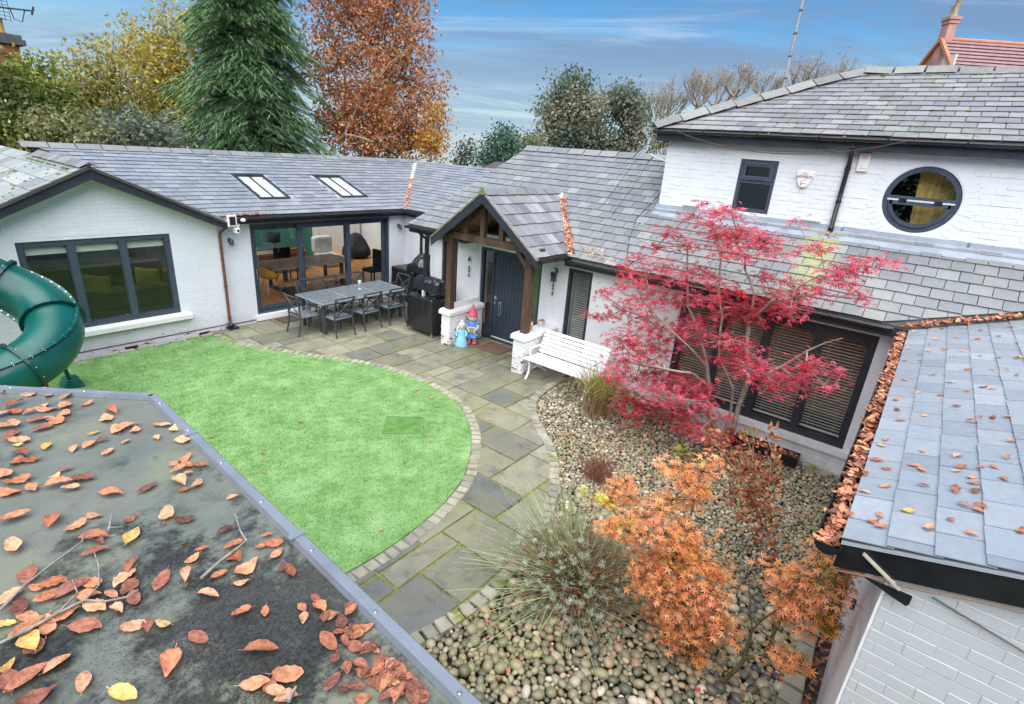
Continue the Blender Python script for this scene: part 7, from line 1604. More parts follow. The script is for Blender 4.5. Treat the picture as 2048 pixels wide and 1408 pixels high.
def back_trees():
    def E(px, py, D, w, h): return (at(px, py, D), w/1060*D, w/1060*D*.8, h/1060*D)
    D = 27; tree('rust_tree', 'large rust orange autumn tree behind the wing roof', bx(745, D), 7.5, [E(745, 50, D, 105, 110), E(720, -70, D, 100, 90), E(800, -20, D, 60, 70), E(805, 160, D, 88, 110), E(690, 190, D, 75, 95), E(835, 245, D, 58, 70), E(700, 275, D, 75, 40), E(770, 290, D, 110, 35), E(750, 230, D, 110, 80), E(660, 60, D, 60, 100)], 640, 42, .175, RUSTL, 31, .27, BARK_P, .30, twigs=.024)
    D = 25; tree('amber_shrub', 'yellow orange autumn tree at the edge of the rust tree', bx(862, D), 3.5, [E(862, 285, D, 30, 36), E(872, 230, D, 18, 36)], 48, 26, .16, leafy('amber leaf', [(0, (.44, .16, .05)), (.5, (.56, .29, .06)), (1, (.58, .42, .09))], .6, .35), 32, .25, BARK_P, .08)
    D = 29; tree('golden_tree', 'golden yellow autumn tree beside the conifer', bx(330, D), 6, [E(335, 180, D, 60, 80), E(290, 110, D, 42, 55), E(360, 60, D, 38, 55), E(350, 250, D, 55, 45)], 300, 32, .18, GOLD, 33, .42, BARK, .16, twigs=.014)
    D = 27; tree('sparse_tree', 'thin autumn tree with sky showing through its olive yellow leaves', bx(180, D), 5.5, [E(180, 150, D, 52, 40), E(170, 205, D, 62, 50), E(215, 235, D, 55, 45), E(255, 150, D, 36, 50)], 190, 28, .17, leafy('thin olive leaf', [(0, (.22, .22, .08)), (.6, (.40, .37, .11)), (1, (.55, .44, .11))], .6, .4), 34, .40, BARK, .14, twigs=.014)
    D = 24; tree('lime_tree', 'yellow green tree beside the brick chimney', bx(45, D), 4, [E(35, 195, D, 50, 50), E(55, 250, D, 60, 45), E(85, 165, D, 30, 26)], 210, 34, .17, LIME, 35, .36, BARK, .14)
    D = 23; tree('olive_shrub', 'grey olive shrub below the thin autumn tree', bx(150, D), 3, [E(130, 265, D, 50, 32), E(190, 270, D, 45, 30)], 90, 30, .16, OLIVE, 36, .32, BARK, .08); tree('dark_shrub', 'dark green shrub at the conifer foot', bx(290, D), 3, [E(270, 268, D, 55, 38), E(325, 270, D, 40, 30)], 90, 30, .16, DKGREEN, 37, .32, BARK, .08)
    D = 31; tree('evergreen_tree', 'broad dark evergreen tree behind the long slate roof', bx(1150, D), 5, [E(1150, 240, D, 62, 60), E(1150, 185, D, 42, 36), E(1110, 225, D, 42, 36), E(1185, 275, D, 40, 34), E(1105, 285, D, 38, 28)], 300, 34, .21, DKGREEN, 41, .36, BARK, .2)
    D = 31.5; tree('evergreen_tree', 'narrower dark evergreen tree nearest the bare trees', bx(1255, D), 5, [E(1250, 200, D, 36, 30), E(1265, 240, D, 28, 44), E(1225, 215, D, 24, 28), E(1260, 285, D, 24, 30), E(1215, 290, D, 34, 22)], 170, 34, .21, DKGREEN, 42, .34, BARK, .16)
    D = 26; tree('round_shrub', 'rounded blue green bush beyond the roof valley', bx(1005, D), 2.5, [E(1005, 295, D, 34, 36), E(985, 315, D, 30, 20)], 110, 34, .15, BLUEG, 43, .25, BARK, .06)
    tree('thin_shrub', 'thin airy shrub between the amber tree and round bush', bx(938, D), 2.5, [E(937, 305, D, 20, 22), E(925, 322, D, 24, 10)], 40, 22, .13, leafy('thin dark leaf', [(0, (.05, .08, .06)), (1, (.14, .17, .11))], .6, .2), 44, .22, BARK, .05)
    tree('low_hedge_tree', 'pale green shrub beside the broad evergreen tree', bx(1062, 28), 2.5, [E(1062, 290, 28, 20, 24)], 50, 28, .15, leafy('pale green leaf', [(0, (.13, .17, .08)), (1, (.25, .28, .14))], .6, .25), 45, .25, BARK, .05)
    # pollarded bare trees
    bark = simple('dark bare bark', (.30, .265, .235), .9, .3, 10); few = leafy('few tan leaves', [(0, (.25, .20, .08)), (1, (.40, .33, .14))], .6, .3)
    for k, (px, top, fork, D, lab) in enumerate(((1310, 165, 250, 40, 'faint bare tree touching the narrower evergreen'), (1430, 125, 215, 43, 'thin far bare tree just left of the clear forked one'), (1530, 130, 205, 44, 'thin far bare tree left of the radio mast'), (1705, 125, 205, 43, 'thin far bare tree over the hip of the upper roof'), (1335, 150, 240, 38, 'bare pollarded tree nearest the evergreens'), (1395, 130, 215, 37, 'bare pollarded tree between two others left of the clear forked one'), (1470, 110, 195, 36, 'bare tree with clear forked trunk above the hip end of the roof'), (1600, 105, 190, 38, 'bare tree beside the tall radio mast'), (1665, 110, 200, 40, 'bare tree right of the tall radio mast'), (1745, 130, 210, 42, 'faint bare tree behind the upper roof ridge'))):
        B = V(*bx(px, D)); rr = random.Random(50+k); ts = thing('bare_tree', lab, 'tree', tuple(B), 'bare trees behind the upper roof'); F = V(*at(px, fork, D)); T = V(*at(px, top, D)); H = T.z-F.z; mb = MB(); tips = []
        mb.tube([B, (B+F)/2+V(.1, 0, 0), F], [.20, .16, .13], 7)
        def br(p, d, L, r, lv):
            q = p+d*L*.5+V(rr.uniform(-.06, .06), rr.uniform(-.06, .06), 0)*L; e = p+d*L+V(rr.uniform(-.1, .1), rr.uniform(-.1, .1), .05)*L; mb.tube([p, q, e], [r, r*.8, r*.62], 5 if lv < 2 else 3, cap=False)
            if lv >= 4: tips.append(e); return
            for _ in range((3, 4, 4, 3)[lv-1]):
                dd = (d*(.75 if lv > 1 else .6)+V(rr.uniform(-1, 1)*.62, rr.uniform(-1, 1)*.62, rr.uniform(.25, .6))).normalized(); f = rr.uniform(.45, 1); br(p+(e-p)*f, dd, L*rr.uniform(.75, 1.15) if lv < 3 else L*rr.uniform(.4, .8), max(.009, r*.52), lv+1)
        for j in range(6): a = j*1.05+rr.random(); br(F, V(math.cos(a), math.sin(a), .6).normalized(), H*.30, .075, 1)
        br(F, V(0, 0, 1), H*.30, .08, 1); mb.build('trunk', bark, ts); r = np.random.default_rng(k)
        P = np.array([tuple(x) for x in tips])[::3]+r.normal(size=(len(tips[::3]), 3))*.1; scatter('few_leaves', LEAF_V, LEAF_F, P, rand_rot(len(P), None, r)*.13, few, ts)
    D = 33; tree('scrub', 'pale olive scrub at the foot of the bare trees', bx(1370, D), 3, [E(1350, 260, D, 40, 24), E(1410, 235, D, 30, 16), E(1320, 285, D, 22, 18)], 90, 24, .18, leafy('pale scrub leaf', [(0, (.16, .18, .06)), (1, (.34, .33, .13))], .6, .3), 61, .3, bark, .06)
    r = np.random.default_rng(77); n = 9000; a = r.uniform(-.1, 1.75, n); d = r.uniform(95, 130, n); P = np.stack([d*np.cos(a), d*np.sin(a), -9+r.random(n)**1.5*9], -1); stuff(tag(scatter('far_woods', LEAF_V, LEAF_F, P, rand_rot(n, None, r)*1.6, leafy('far wood leaf', [(0, (.10, .14, .11)), (1, (.20, .22, .17))], .8, .2)), 'distant grey green belt of trees beyond the gardens', 'woods'))
    n = 30000; a = r.uniform(np.pi*.86, np.pi*1.72, n); d = r.uniform(17, 24, n); P = np.stack([d*np.cos(a), d*np.sin(a), -1+11*r.random(n)], -1); stuff(tag(scatter('garden_woods', LEAF_V, LEAF_F, P, rand_rot(n, None, r)*.55, DKGREEN), 'dark belt of garden trees mirrored in the windows', 'woods'))
back_trees()
# ---------- far houses, mast
def far_buildings():
    t = thing('brick_house', 'tall red brick house with yellow chimney pot and aerial behind the yellow green tree', 'house', (1, 25.5, -1)); MB().box(-4, 4.55, 24.6, 30, -1.5, 5.6).build('wall', BRICKR, t); MB().prism([(-4.2, 24.3, 5.5), (4.7, 24.3, 5.5), (4.7, 27.3, 7.6), (-4.2, 27.3, 7.6)], (0, 0, -.12)).build('roof', TILEB, t)
    c = MB().box(3.2, 4.95, 23.9, 24.7, -1.5, 6.15).build('chimney_stack', BRICKR, t); MB().box(3.1, 5.12, 23.8, 24.8, 6.15, 6.3).box(3.15, 5.05, 23.85, 24.75, 6.3, 6.42).build('chimney_cap', simple('dark slate cap', (.08, .08, .09), .6), c)
    for x, m, h in ((3.75, simple('grey chimney pot', (.32, .31, .28), .8), .55), (4.55, simple('yellow chimney pot', (.55, .36, .10), .8), .42)): MB().lathe((x, 24.3, 6.4), [(.24, 0), (.26, .05), (.22, .1), (.22, h), (.26, h+.04), (.2, h+.04)], 14).build('chimney_pot', m, c)
    mb = MB()
    for i in range(7): mb.bar((4.2+i*.13, 24.3, 6.8), (4.2+i*.13, 24.3, 7.5), .012, .012, (0, 1, 0)).bar((4.2, 24.3, 6.85+i*.1), (4.98, 24.3, 6.85+i*.1), .012, .012)
    mb.build('bird_guard', IRON, c)
    a = thing('roof_aerial', 'television aerial above the brick chimney', 'aerial', (3.6, 24.4, 6.4)); p, q = V(*at(-20, 12, 24.6)), V(*at(66, 22, 24.6)); d = (q-p); mb = MB().tube([p, q], .022, 6).tube([V(3.4, 24.4, 6.2), V(3.4, 24.4, p.z+.1)], .025, 6)
    for i in range(16): c_ = p+d*(i/15.0); mb.bar(c_-V(0, .22, 0), c_+V(0, .22, 0), .014, .014)
    mb.bar(q+V(-.05, 0, -.12), q+V(.03, 0, .12), .02, .05).tube([p+d*.45, p+d*.5+V(0, 0, -.28), p+d*.68+V(0, 0, -.34), p+d*.8], .016, 5); mb.build('boom', IRON, a)
    # house with chimney, far right
    P1, P2 = V(*at(1887, 81, 35.8)), V(*at(2048, 90, 37.9)); P2.z = P1.z; rd = (P2-P1).normalized(); g = V(-rd.y, rd.x, 0)
    if g.dot(CAMP-P1) < 0: g = -g
    t = thing('gabled_house', 'pink brick house with plum tiled roof and tall chimney beyond the upper roof', 'house', tuple(P1-V(0, 0, P1.z+1))); hw, pit = 4.2, 1.0; E2 = P1+rd*14
    roof = MB().prism([P1, E2, E2+g*hw-V(0, 0, hw*pit), P1+g*hw-V(0, 0, hw*pit)], (0, 0, -.1)).prism([P1, E2, E2-g*hw-V(0, 0, hw*pit), P1-g*hw-V(0, 0, hw*pit)], (0, 0, -.1)).build('roof', DECK, t)
    for i in range(24):   # courses of pantiles
        f0, f1 = i/24, (i+1.12)/24; a, b = P1+g*hw*f0-V(0, 0, hw*pit*f0), P1+g*hw*f1-V(0, 0, hw*pit*f1); n = (g*pit+Zv).normalized(); MB().prism([a+n*.01, a+rd*14+n*.01, b+rd*14+n*.07, b+n*.07], n*.03).build('tile_course', TILEB, roof)
    MB().tube([P1-rd*.1+V(0, 0, .05), E2+V(0, 0, .05)], .11, 8).build('ridge', TILER, roof)
    MB().prism([P1-rd*.02, P1-rd*.02+g*hw-V(0, 0, hw*pit), P1-rd*.02+g*hw-V(0, 0, 12), P1-rd*.02-g*hw-V(0, 0, 12), P1-rd*.02-g*hw-V(0, 0, hw*pit)], rd*.3).build('gable_wall', BRICKP, t)
    MB().prism([P1+g*hw-rd*.3-V(0, 0, hw*pit), P1+g*hw+rd*14-V(0, 0, hw*pit), P1+g*hw+rd*14-V(0, 0, 12), P1+g*hw-rd*.3-V(0, 0, 12)], -g*.3).build('wall', BRICKP, t)
    for s in (1, -1): MB().bar(P1-rd*.12+V(0, 0, .06), P1-rd*.12+g*s*hw-V(0, 0, hw*pit-.06), .16, .14).build('verge', TILER, roof)
    c0 = P1+rd*.12-g*.1; ch = MB().hexa(c0+V(0, 0, -1.55), rd*.19, g*.26, V(0, 0, 2.4)).build('chimney', BRICKP, t); top = c0+V(0, 0, .85)
    MB().hexa(top+V(0, 0, .08), rd*.27, g*.34, V(0, 0, .07)).hexa(top+V(0, 0, -.08), rd*.23, g*.30, V(0, 0, .07)).build('chimney_cap', BRICKP, ch)
    for s, h in ((.12, .72), (-.12, .5)): MB().lathe(top+g*s+V(0, 0, .16), [(.13, 0), (.11, .12), (.10, h-.05), (.13, h), (.09, h)], 10).build('chimney_pot', simple('mossy chimney pot', (.34, .29, .20), .8), ch)
    MB().hexa(P1-rd*.06+g*1.0-V(0, 0, 3.2), rd*.05, g*.42, V(0, 0, 2.4)).build('render_panel', RENDERC, t)
    dm = P1+rd*5.6+g*2.9-V(0, 0, 1.9); k = MB().hexa(dm-V(0, 0, .9), rd*.8, g*1.0, V(0, 0, .9)).build('dormer', BRICKP, t); MB().bar(dm-rd*1.0+g*1.05-V(0, 0, .4), dm+g*1.05+V(0, 0, .35), .2, .25, (0, 0, 1)).bar(dm+rd*1.0+g*1.05-V(0, 0, .4), dm+g*1.05+V(0, 0, .35), .2, .25).build('dormer_bargeboard', BLACK, k); MB().hexa(dm+rd*.35+g*1.0-V(0, 0, .9), rd*.3, g*.02, V(0, 0, .5)).build('dormer_window', WHITE_S, k)
    # mast
    a, b = V(*at(1566, 175, 30)), None; b = V(a.x, a.y, 16); m = thing('radio_mast', 'tall slender steel mast rising beyond the upper roof', 'mast', (a.x, a.y, -2)); MB().tube([V(a.x, a.y, -2), V(a.x, a.y, 8), b], [.07, .06, .045], 8).build('pole', simple('galvanised pole', (.33, .30, .31), .5), m)
    for z in (8.2, 9.1, 10.0, 10.9, 12.0): MB().lathe((a.x, a.y, z), [(.08, 0), (.085, .05), (.06, .08)], 8).build('collar', RUST, m)
    t = thing('garden_shed', 'dark shed with hipped felt roof beyond the link roof', 'shed', at(1005, 345, 20)); p = V(*at(1005, 341, 20)); MB().add([p+V(-1.1, .6, -.2), p+V(.2, -1.6, -.2), p+V(2.4, -.4, -.2), p+V(1.1, 1.9, -.2), p+V(.1, .45, .28), p+V(.75, -.55, .28)], [(0, 1, 5, 4), (1, 2, 5), (2, 3, 4, 5), (3, 0, 4)]).build('roof', simple('purple black felt', (.06, .045, .06), .8), t); MB().box(p.x-.4, p.x+1.4, p.y-.6, p.y+.8, -1.2, p.z-.22).build('wall', DECK, t)
far_buildings()
# ================================================================== FALLEN LEAVES AND LITTER
L_OR = leafy('dry orange leaf', [(0, (.38, .13, .068)), (.3, (.54, .22, .115)), (.65, (.66, .31, .175)), (1, (.70, .41, .245))], .5, .1)
L_DK = leafy('wet brown leaf', [(0, (.18, .08, .06)), (.5, (.30, .12, .08)), (1, (.42, .17, .105))], .4, .08)
L_YE = leafy('yellow leaf', [(0, (.66, .40, .12)), (.5, (.74, .52, .17)), (1, (.76, .60, .26))], .5, .12)
L_RED = leafy('fallen crimson leaf', [(0, (.40, .04, .06)), (1, (.55, .14, .16))], .5, .1)
for m in (L_OR, L_DK, L_YE):   # veins and blotches in the leaf's own frame
    nt = m.node_tree; b = nt.nodes['Principled BSDF']; tc = nt.nodes.new('ShaderNodeTexCoord'); nz = nt.nodes.new('ShaderNodeTexNoise'); nz.inputs['Scale'].default_value = 5; nz.inputs['Detail'].default_value = 5
    mp = nt.nodes.new('ShaderNodeMapping'); mp.inputs['Scale'].default_value = (1, 1, 1); nt.links.new(tc.outputs['Object'], nz.inputs['Vector']); bp = nt.nodes.new('ShaderNodeBump'); bp.inputs['Strength'].default_value = .5; bp.inputs['Distance'].default_value = .02; nt.links.new(nz.outputs[0], bp.inputs['Height']); nt.links.new(bp.outputs[0], b.inputs['Normal'])
    src = b.inputs['Base Color'].links[0].from_socket; mr = nt.nodes.new('ShaderNodeMapRange'); mr.inputs[1].default_value = .42; mr.inputs[2].default_value = .70; mr.inputs[4].default_value = .75; nt.links.new(nz.outputs[0], mr.inputs[0])
    mm = nt.nodes.new('ShaderNodeMix'); mm.data_type = 'RGBA'; mm.blend_type = 'MULTIPLY'; nt.links.new(mr.outputs[0], mm.inputs['Factor']); nt.links.new(src, sock(mm, 'A')); sock(mm, 'B').default_value = (.52, .40, .36, 1); nt.links.new(sock(mm, '', out=True), b.inputs['Base Color'])   # brown blotches
def leaf_meshes():
    out = {}
    for nm, m in (('o', L_OR), ('d', L_DK), ('y', L_YE), ('r', L_RED)):
        L = []
        for k in range(14):
            q = random.Random(k*3+1); v, f = curled(q.choice((-.06, .03, .08, .2)), q.choice((.05, .15, .3, .6)), q.uniform(-.5, .5), q.uniform(.24, .35), 8, q.uniform(0, .9))
            v = [(x*(1+.05*math.sin(9*y+k)), y*(1+.10*math.sin(7*x+k*2.1)), z+.03*math.sin(6*x+5*y+k)) for x, y, z in v]
            if nm == 'r': v, f = STAR5
            b = len(v); v = list(v)+[(-.5, -.012, -.04), (-.5, .012, -.04), (-.68, .008, .0), (-.68, -.008, .0)]; f = list(f)+[(b, b+1, b+2, b+3)]
            me = bpy.data.meshes.new('fallen_leaf'); me.from_pydata(v, [], f); me.materials.append(m); me.polygons.foreach_set('use_smooth', [True]*len(f)); L.append(me)
        out[nm] = L
    return out
LM = leaf_meshes(); lr = random.Random(77)
def fallen(p, size, c, lab, grp, n=None, tilt=.10, zl=.004):
    o = bpy.data.objects.new('fallen_leaf', LM[c][lr.randrange(14)]); COL.objects.link(o); n = V(*(n or (0, 0, 1))).normalized()
    q = n.to_track_quat('Z', 'Y').to_matrix() @ Matrix.Rotation(lr.uniform(0, 6.283), 3, 'Z') @ Matrix.Rotation(lr.uniform(-tilt, tilt), 3, 'X') @ Matrix.Rotation(lr.uniform(-tilt, tilt), 3, 'Y')
    o.matrix_world = Matrix.Translation(V(*p)+n*(zl+size*.09)) @ q.to_4x4() @ Matrix.Scale(size, 4); tag(o, lab, 'leaf', grp); return o
FR = [(15,90,40,'o'),(125,105,45,'o'),(185,85,35,'o'),(205,108,40,'o'),(280,115,45,'o'),(60,150,60,'o'),(190,152,30,'o'),(275,155,60,'o'),(365,145,40,'o'),(455,108,40,'o'),(625,118,25,'o'),(15,190,50,'o'),(65,180,65,'o'),(125,182,40,'o'),(195,170,70,'o'),(270,192,55,'o'),(160,215,60,'o'),(210,210,45,'o'),(230,225,50,'o'),(180,250,60,'d'),(470,175,90,'o'),(450,210,85,'o'),(495,255,60,'o'),(540,240,60,'o'),(570,258,50,'o'),(395,270,38,'y'),(660,235,35,'o'),(695,235,40,'o'),(735,250,50,'y'),(10,245,60,'o'),(60,235,70,'o'),(50,278,75,'d'),(85,303,75,'o'),(75,320,20,'y'),(197,325,55,'y'),(310,335,40,'o'),(378,318,50,'o'),(430,300,35,'d'),(530,305,30,'o'),(660,287,35,'o'),(780,300,55,'o'),(453,350,55,'o'),(85,360,90,'d'),(70,390,55,'o'),(130,383,60,'o'),(780,375,50,'o'),(735,397,40,'o'),(790,403,50,'o'),(755,425,50,'o'),(795,440,35,'o'),(845,405,50,'o'),(20,445,60,'o'),(75,470,105,'o'),(270,425,45,'d'),(232,452,40,'y'),(250,485,65,'o'),(345,462,85,'d'),(135,500,60,'o'),(30,520,75,'o'),(298,503,58,'o'),(470,525,75,'o'),(620,503,58,'d'),(760,475,75,'o'),(780,507,40,'o'),(832,485,60,'o'),(980,540,40,'o'),(66,628,90,'o'),(397,618,42,'o'),(225,640,85,'o'),(550,630,52,'d'),(320,663,70,'o'),(705,612,70,'o'),(780,635,65,'d'),(560,705,85,'y'),(60,750,80,'o'),(395,712,75,'o'),(415,725,50,'d'),(405,770,70,'d'),(950,678,55,'d'),(985,740,70,'o'),(850,757,38,'o'),(810,800,55,'o'),(988,795,65,'o'),(1040,838,100,'o'),(925,870,60,'o'),(1018,900,50,'o'),(1155,735,75,'o'),(1100,748,40,'o'),(1165,780,60,'o'),(1225,850,65,'o'),(1195,835,50,'d'),(1125,700,35,'o'),(555,828,65,'d'),(525,882,95,'o'),(680,895,120,'d'),(785,865,70,'o'),(390,902,65,'o'),(225,905,75,'o'),(120,870,90,'d'),(165,920,50,'o'),(305,925,90,'d'),(545,925,80,'d'),(470,950,60,'o'),(565,970,70,'d'),(375,955,65,'o'),(215,955,70,'o'),(40,965,80,'o'),(85,1010,110,'d'),(400,1005,95,'o'),(495,1013,60,'o'),(265,1040,75,'o'),(15,1080,60,'y'),(120,1050,70,'o'),(200,1085,70,'o'),(115,1095,80,'o'),(125,1150,105,'y'),(145,1175,80,'d'),(360,1090,130,'d'),(565,1085,75,'o'),(625,1082,65,'d'),(690,1073,58,'y'),(878,953,75,'o'),(1018,1027,60,'o'),(1118,1022,48,'o'),(838,1135,85,'d'),(28,1255,45,'y'),(243,1242,65,'o'),(722,1243,115,'o'),(1102,1185,100,'o'),(355,1320,70,'o'),(115,1305,125,'d'),(40,1320,100,'d'),(525,1380,90,'y'),(1330,970,60,'d'),(1275,1007,45,'o'),(1345,1005,70,'o'),(1280,1050,50,'o'),(1395,1040,65,'o'),(1440,1070,60,'d'),(1385,1150,90,'o'),(1415,1215,50,'d'),(1455,1150,60,'d'),(1075,1330,105,'o'),(1140,1335,60,'d'),(1215,1290,100,'o'),(1165,1365,80,'o'),(1400,1320,70,'d'),(1460,1260,60,'d'),(1205,1390,70,'o'),(1455,1345,60,'d'),(160,1380,80,'d'),(1470,1000,40,'o'),(1480,1020,60,'o'),(1540,1090,60,'o'),(1500,1110,60,'d'),(1560,1180,70,'d'),(1600,1230,70,'d'),(1520,1250,70,'d'),(1640,1300,60,'o'),(1580,1320,70,'d'),(1500,1340,70,'d'),(1660,1370,70,'d'),(1530,1390,60,'o'),(1620,1390,60,'d')]
LABF = {'o': ('orange brown beech leaf lying on the wet flat roof', 'orange brown leaves on the flat roof'), 'd': ('dark wet brown leaf lying on the flat roof', 'dark leaves on the flat roof'), 'y': ('pale yellow leaf lying on the flat roof', 'yellow leaves on the flat roof')}
for x, y, s, c in FR:
    p = onz(x/2.107, 740+y/2.107, 2.655); d = (p-CAMP).length; fallen(p, min(.105, max(.045, s/2.107*d/1060*1.06*lr.uniform(.86, 1.12))), c, *LABF[c])
for k in range(52):   # leaves drifted against the trim at the lower corner
    y = lr.uniform(1010, 1400); x = 1500+(y-1040)*.86-abs(lr.gauss(0, 75)); p = onz(x/2.107, 740+y/2.107, 2.655)
    if p.x < .78: fallen(p, lr.uniform(.045, .075), lr.choice('ddo'), 'reddish brown leaf drifted against the metal trim of the flat roof', 'leaves drifted against the roof trim', tilt=.22)
EX = [(320,400),(395,378),(415,455),(335,470),(310,325),(350,335),(500,345),(555,372),(610,360),(640,365),(600,460),(640,462),(690,460),(570,475),(700,540),(525,592),(600,628),(645,628),(680,667),(570,660),(580,680),(690,595),(520,640),(540,627),(255,605),(285,535),(290,632),(215,650),(215,710),(285,690),(380,622),(405,635),(408,573),(412,690),(520,708),(515,692),(585,707),(590,770),(600,760),(545,755),(500,805),(430,830),(570,850),(265,787),(245,808),(270,825),(165,785),(735,840),(395,115),(420,150),(500,120),(560,150),(640,120),(700,115),(380,175),(450,200),(520,195),(590,200),(700,160),(360,230),(430,240),(480,235),(540,240),(600,255),(660,262),(720,262),(400,270),(350,272),(440,320),(470,385),(520,425),(400,250),(640,300),(690,300),(560,300),(720,320),(430,215),(600,170),(660,190),(720,210),(470,165)]
EN = (0, EXS, 1)
for k, (x, y) in enumerate(EX): fallen(onp(1600+x/1.6607, 560+y/1.6607, (0, -.05, 2.312), EN), lr.uniform(.055, .085), 'o', 'orange brown leaf lying on the pale slate outbuilding roof', 'leaves on the outbuilding roof', EN, zl=.012)
for (x, y), c, lab in (((357, 775), 'y', 'pale yellow leaf near the front edge of the outbuilding roof'), ((270, 555), 'y', 'yellow leaf near the gutter of the outbuilding roof'), ((735, 262), 'y', 'bright yellow leaf high on the outbuilding roof'), ((322, 435), 'd', 'single dark mottled leaf near the gutter on the outbuilding roof')): fallen(onp(1600+x/1.6607, 560+y/1.6607, (0, -.05, 2.312), EN), .075, c, lab, 'leaves on the outbuilding roof', EN, zl=.012)
for x, y in ((148,268),(433,272),(173,547),(60,610),(522,530),(543,580),(817,513),(328,695),(330,797),(1068,741),(945,1093),(715,1290),(1210,405),(1257,412),(1130,365),(600,200),(-90,190),(-110,205),(-150,200),(-175,215)): fallen(onz(400+x/2.607, 640+y/2.607, .03), lr.uniform(.05, .075), 'o', 'orange brown leaf lying on the green lawn', 'leaves on the lawn')
for x, y in ((880,177),(985,172),(965,247),(1347,432),(1385,472),(1505,522),(1198,640),(430,600),(1420,140),(1250,60)): fallen(onz(400+x/2.607, 640+y/2.607, .005), lr.uniform(.05, .07), 'o', 'orange brown leaf lying on the stone paving', 'leaves on the paving')
# leaf litter nobody could count
def litter(nm, lab, P, N3, size, mats, seed, par=None):
    r = np.random.default_rng(seed); n = len(P); v, f = curled(.2, .45, .6, .30, 4, 1.0); Mx = rand_rot(n, .75, r); z = np.array(V(*N3).normalized()); x = np.cross([0.1, 1, 0], z); x /= np.linalg.norm(x); B = np.stack([x, np.cross(z, x), z], -1); Mx = np.einsum('ij,njk->nik', B, Mx)*(size*r.uniform(.65, 1.2, n))[:, None, None]
    o = scatter(nm, v, f, P, Mx, mats, par, r.integers(0, len(mats), n), True); stuff(o)
    if par is None: tag(o, lab, 'leaf litter')
    return o
def along(a, b, n, sx, r, up_=.03): a, b = np.array(a), np.array(b); t = r.random((n, 1)); return a+(b-a)*t+r.normal(size=(n, 3))*np.array(sx)+np.stack([0*t[:, 0], 0*t[:, 0], up_*r.random(n)], -1)
r = np.random.default_rng(5)
LIT = [L_OR, L_DK, L_OR, L_DK, L_OR]
litter('gutter_leaves', 'wet orange brown leaves filling the outbuilding gutter', along((3.08, .005, 2.255), (8.84, .005, 2.255), 1050, (0, .024, .008), r, .035), (0, 0, 1), .066, LIT, 1)
litter('valley_leaves', 'orange leaves packed in the valley above the outbuilding', along((8.84, -.02, 2.36), (10.1, -2.95, 3.24), 620, (.035, .03, .008), r, .03), (-.5, .3, 1), .065, [L_OR, L_OR, L_DK], 2)
a, b, n_, sd_ = PORCH_V; a2, b2 = a+n_*.045, a+(b-a)*.86+n_*.045
litter('valley_leaves', 'orange leaves packed in the porch roof valley', np.concatenate([along(a2, b2, 330, (.04, .04, .008), r, .02), along(a2, a2+(b2-a2)*.35, 120, (.05, .06, .01), r, .03)]), n_, .062, [L_OR, L_OR, L_DK], 3)
litter('valley_leaves', 'orange leaves lying in the valley at the sliding door corner', along((10.08, 11.74, 2.50), (11.95, 13.6, 3.12), 260, (.045, .045, .008), r, .02), (-.3, -.3, 1), .06, [L_OR, L_OR, L_DK], 4)
P = np.concatenate([along((5.25, 11.74, 2.50), (6.2, 11.74, 2.50), 70, (.05, .05, .008), r), along((5.15, 11.7, 2.44), (5.35, 11.7, 2.44), 40, (.05, .04, .01), r)]); litter('eaves_leaves', 'orange leaves caught at the eaves beside the floodlight', P, (0, -.3, 1), .06, [L_OR, L_OR, L_DK], 5)
def sprinkle(n, O, U, Vv, u, v, r): O, U, Vv = (np.array(V(*q)) for q in (O, U, Vv)); Vv = Vv/np.linalg.norm(Vv); return O+U*r.uniform(*u, (n, 1))+Vv*r.uniform(*v, (n, 1))
litter('roof_leaves', 'scattered orange leaves over the wing slates', sprinkle(95, (0, 11.74, 2.478), (1, 0, 0), (0, 1, .338), (5.6, 11), (.1, 3.3), r), (0, -.338, 1), .06, [L_OR, L_OR, L_YE], 6)
P = sprinkle(170, (8.8, 0, 2.368), (0, -1, 0), (1, 0, MS), (-9, -.2), (.05, 1.55), r); P = P[((P[:, 0] < 10.0) | (P[:, 1] > 4.6)) & ~((P[:, 1] > 5.4) & (P[:, 1] < 8.2) & (P[:, 0] < 10.4-abs(P[:, 1]-6.9)*1.2))]
P2 = np.concatenate([along(onp(1170, 495, (8.8, 0, 2.37), (-MS, 0, 1)), onp(1215, 520, (8.8, 0, 2.37), (-MS, 0, 1)), 60, (.06, .12, .04), r), along(onp(1230, 430, (8.8, 0, 2.37), (-MS, 0, 1)), onp(1300, 470, (8.8, 0, 2.37), (-MS, 0, 1)), 22, (.1, .2, .07), r, 0)])
litter('roof_leaves', 'scattered orange leaves over the long slate roof', np.concatenate([P, P2]), (-MS, 0, 1), .055, [L_OR, L_OR, L_YE], 7)
P = np.stack([r.uniform(2.6, 9, 620), r.uniform(-.1, 4.6, 620), np.zeros(620)], -1); P = P[P[:, 1] < 2.4+.42*(P[:, 0]-3)]; P[:, 2] = [zbed(x, y)+.012 for x, y in P[:, :2]]; litter('ground_leaves', 'orange and red leaves scattered over the pebbles', P, (0, 0, 1), .052, [L_OR, L_DK, L_OR, L_RED], 8)
litter('trough_leaves', 'dead red brown leaves filling the black trough', np.stack([r.uniform(8.68, 8.88, 130), r.uniform(.77, 1.73, 130), r.uniform(-.06, -.02, 130)], -1), (0, 0, 1), .07, [L_DK, L_RED, L_OR], 9)
litter('wall_leaves', 'wet leaves in the gap along the outbuilding wall', along((3.4, -.22, -.12), (7, -.22, -.2), 160, (0, .03, .01), r), (0, 0, 1), .06, [L_DK, L_DK, L_OR], 10)
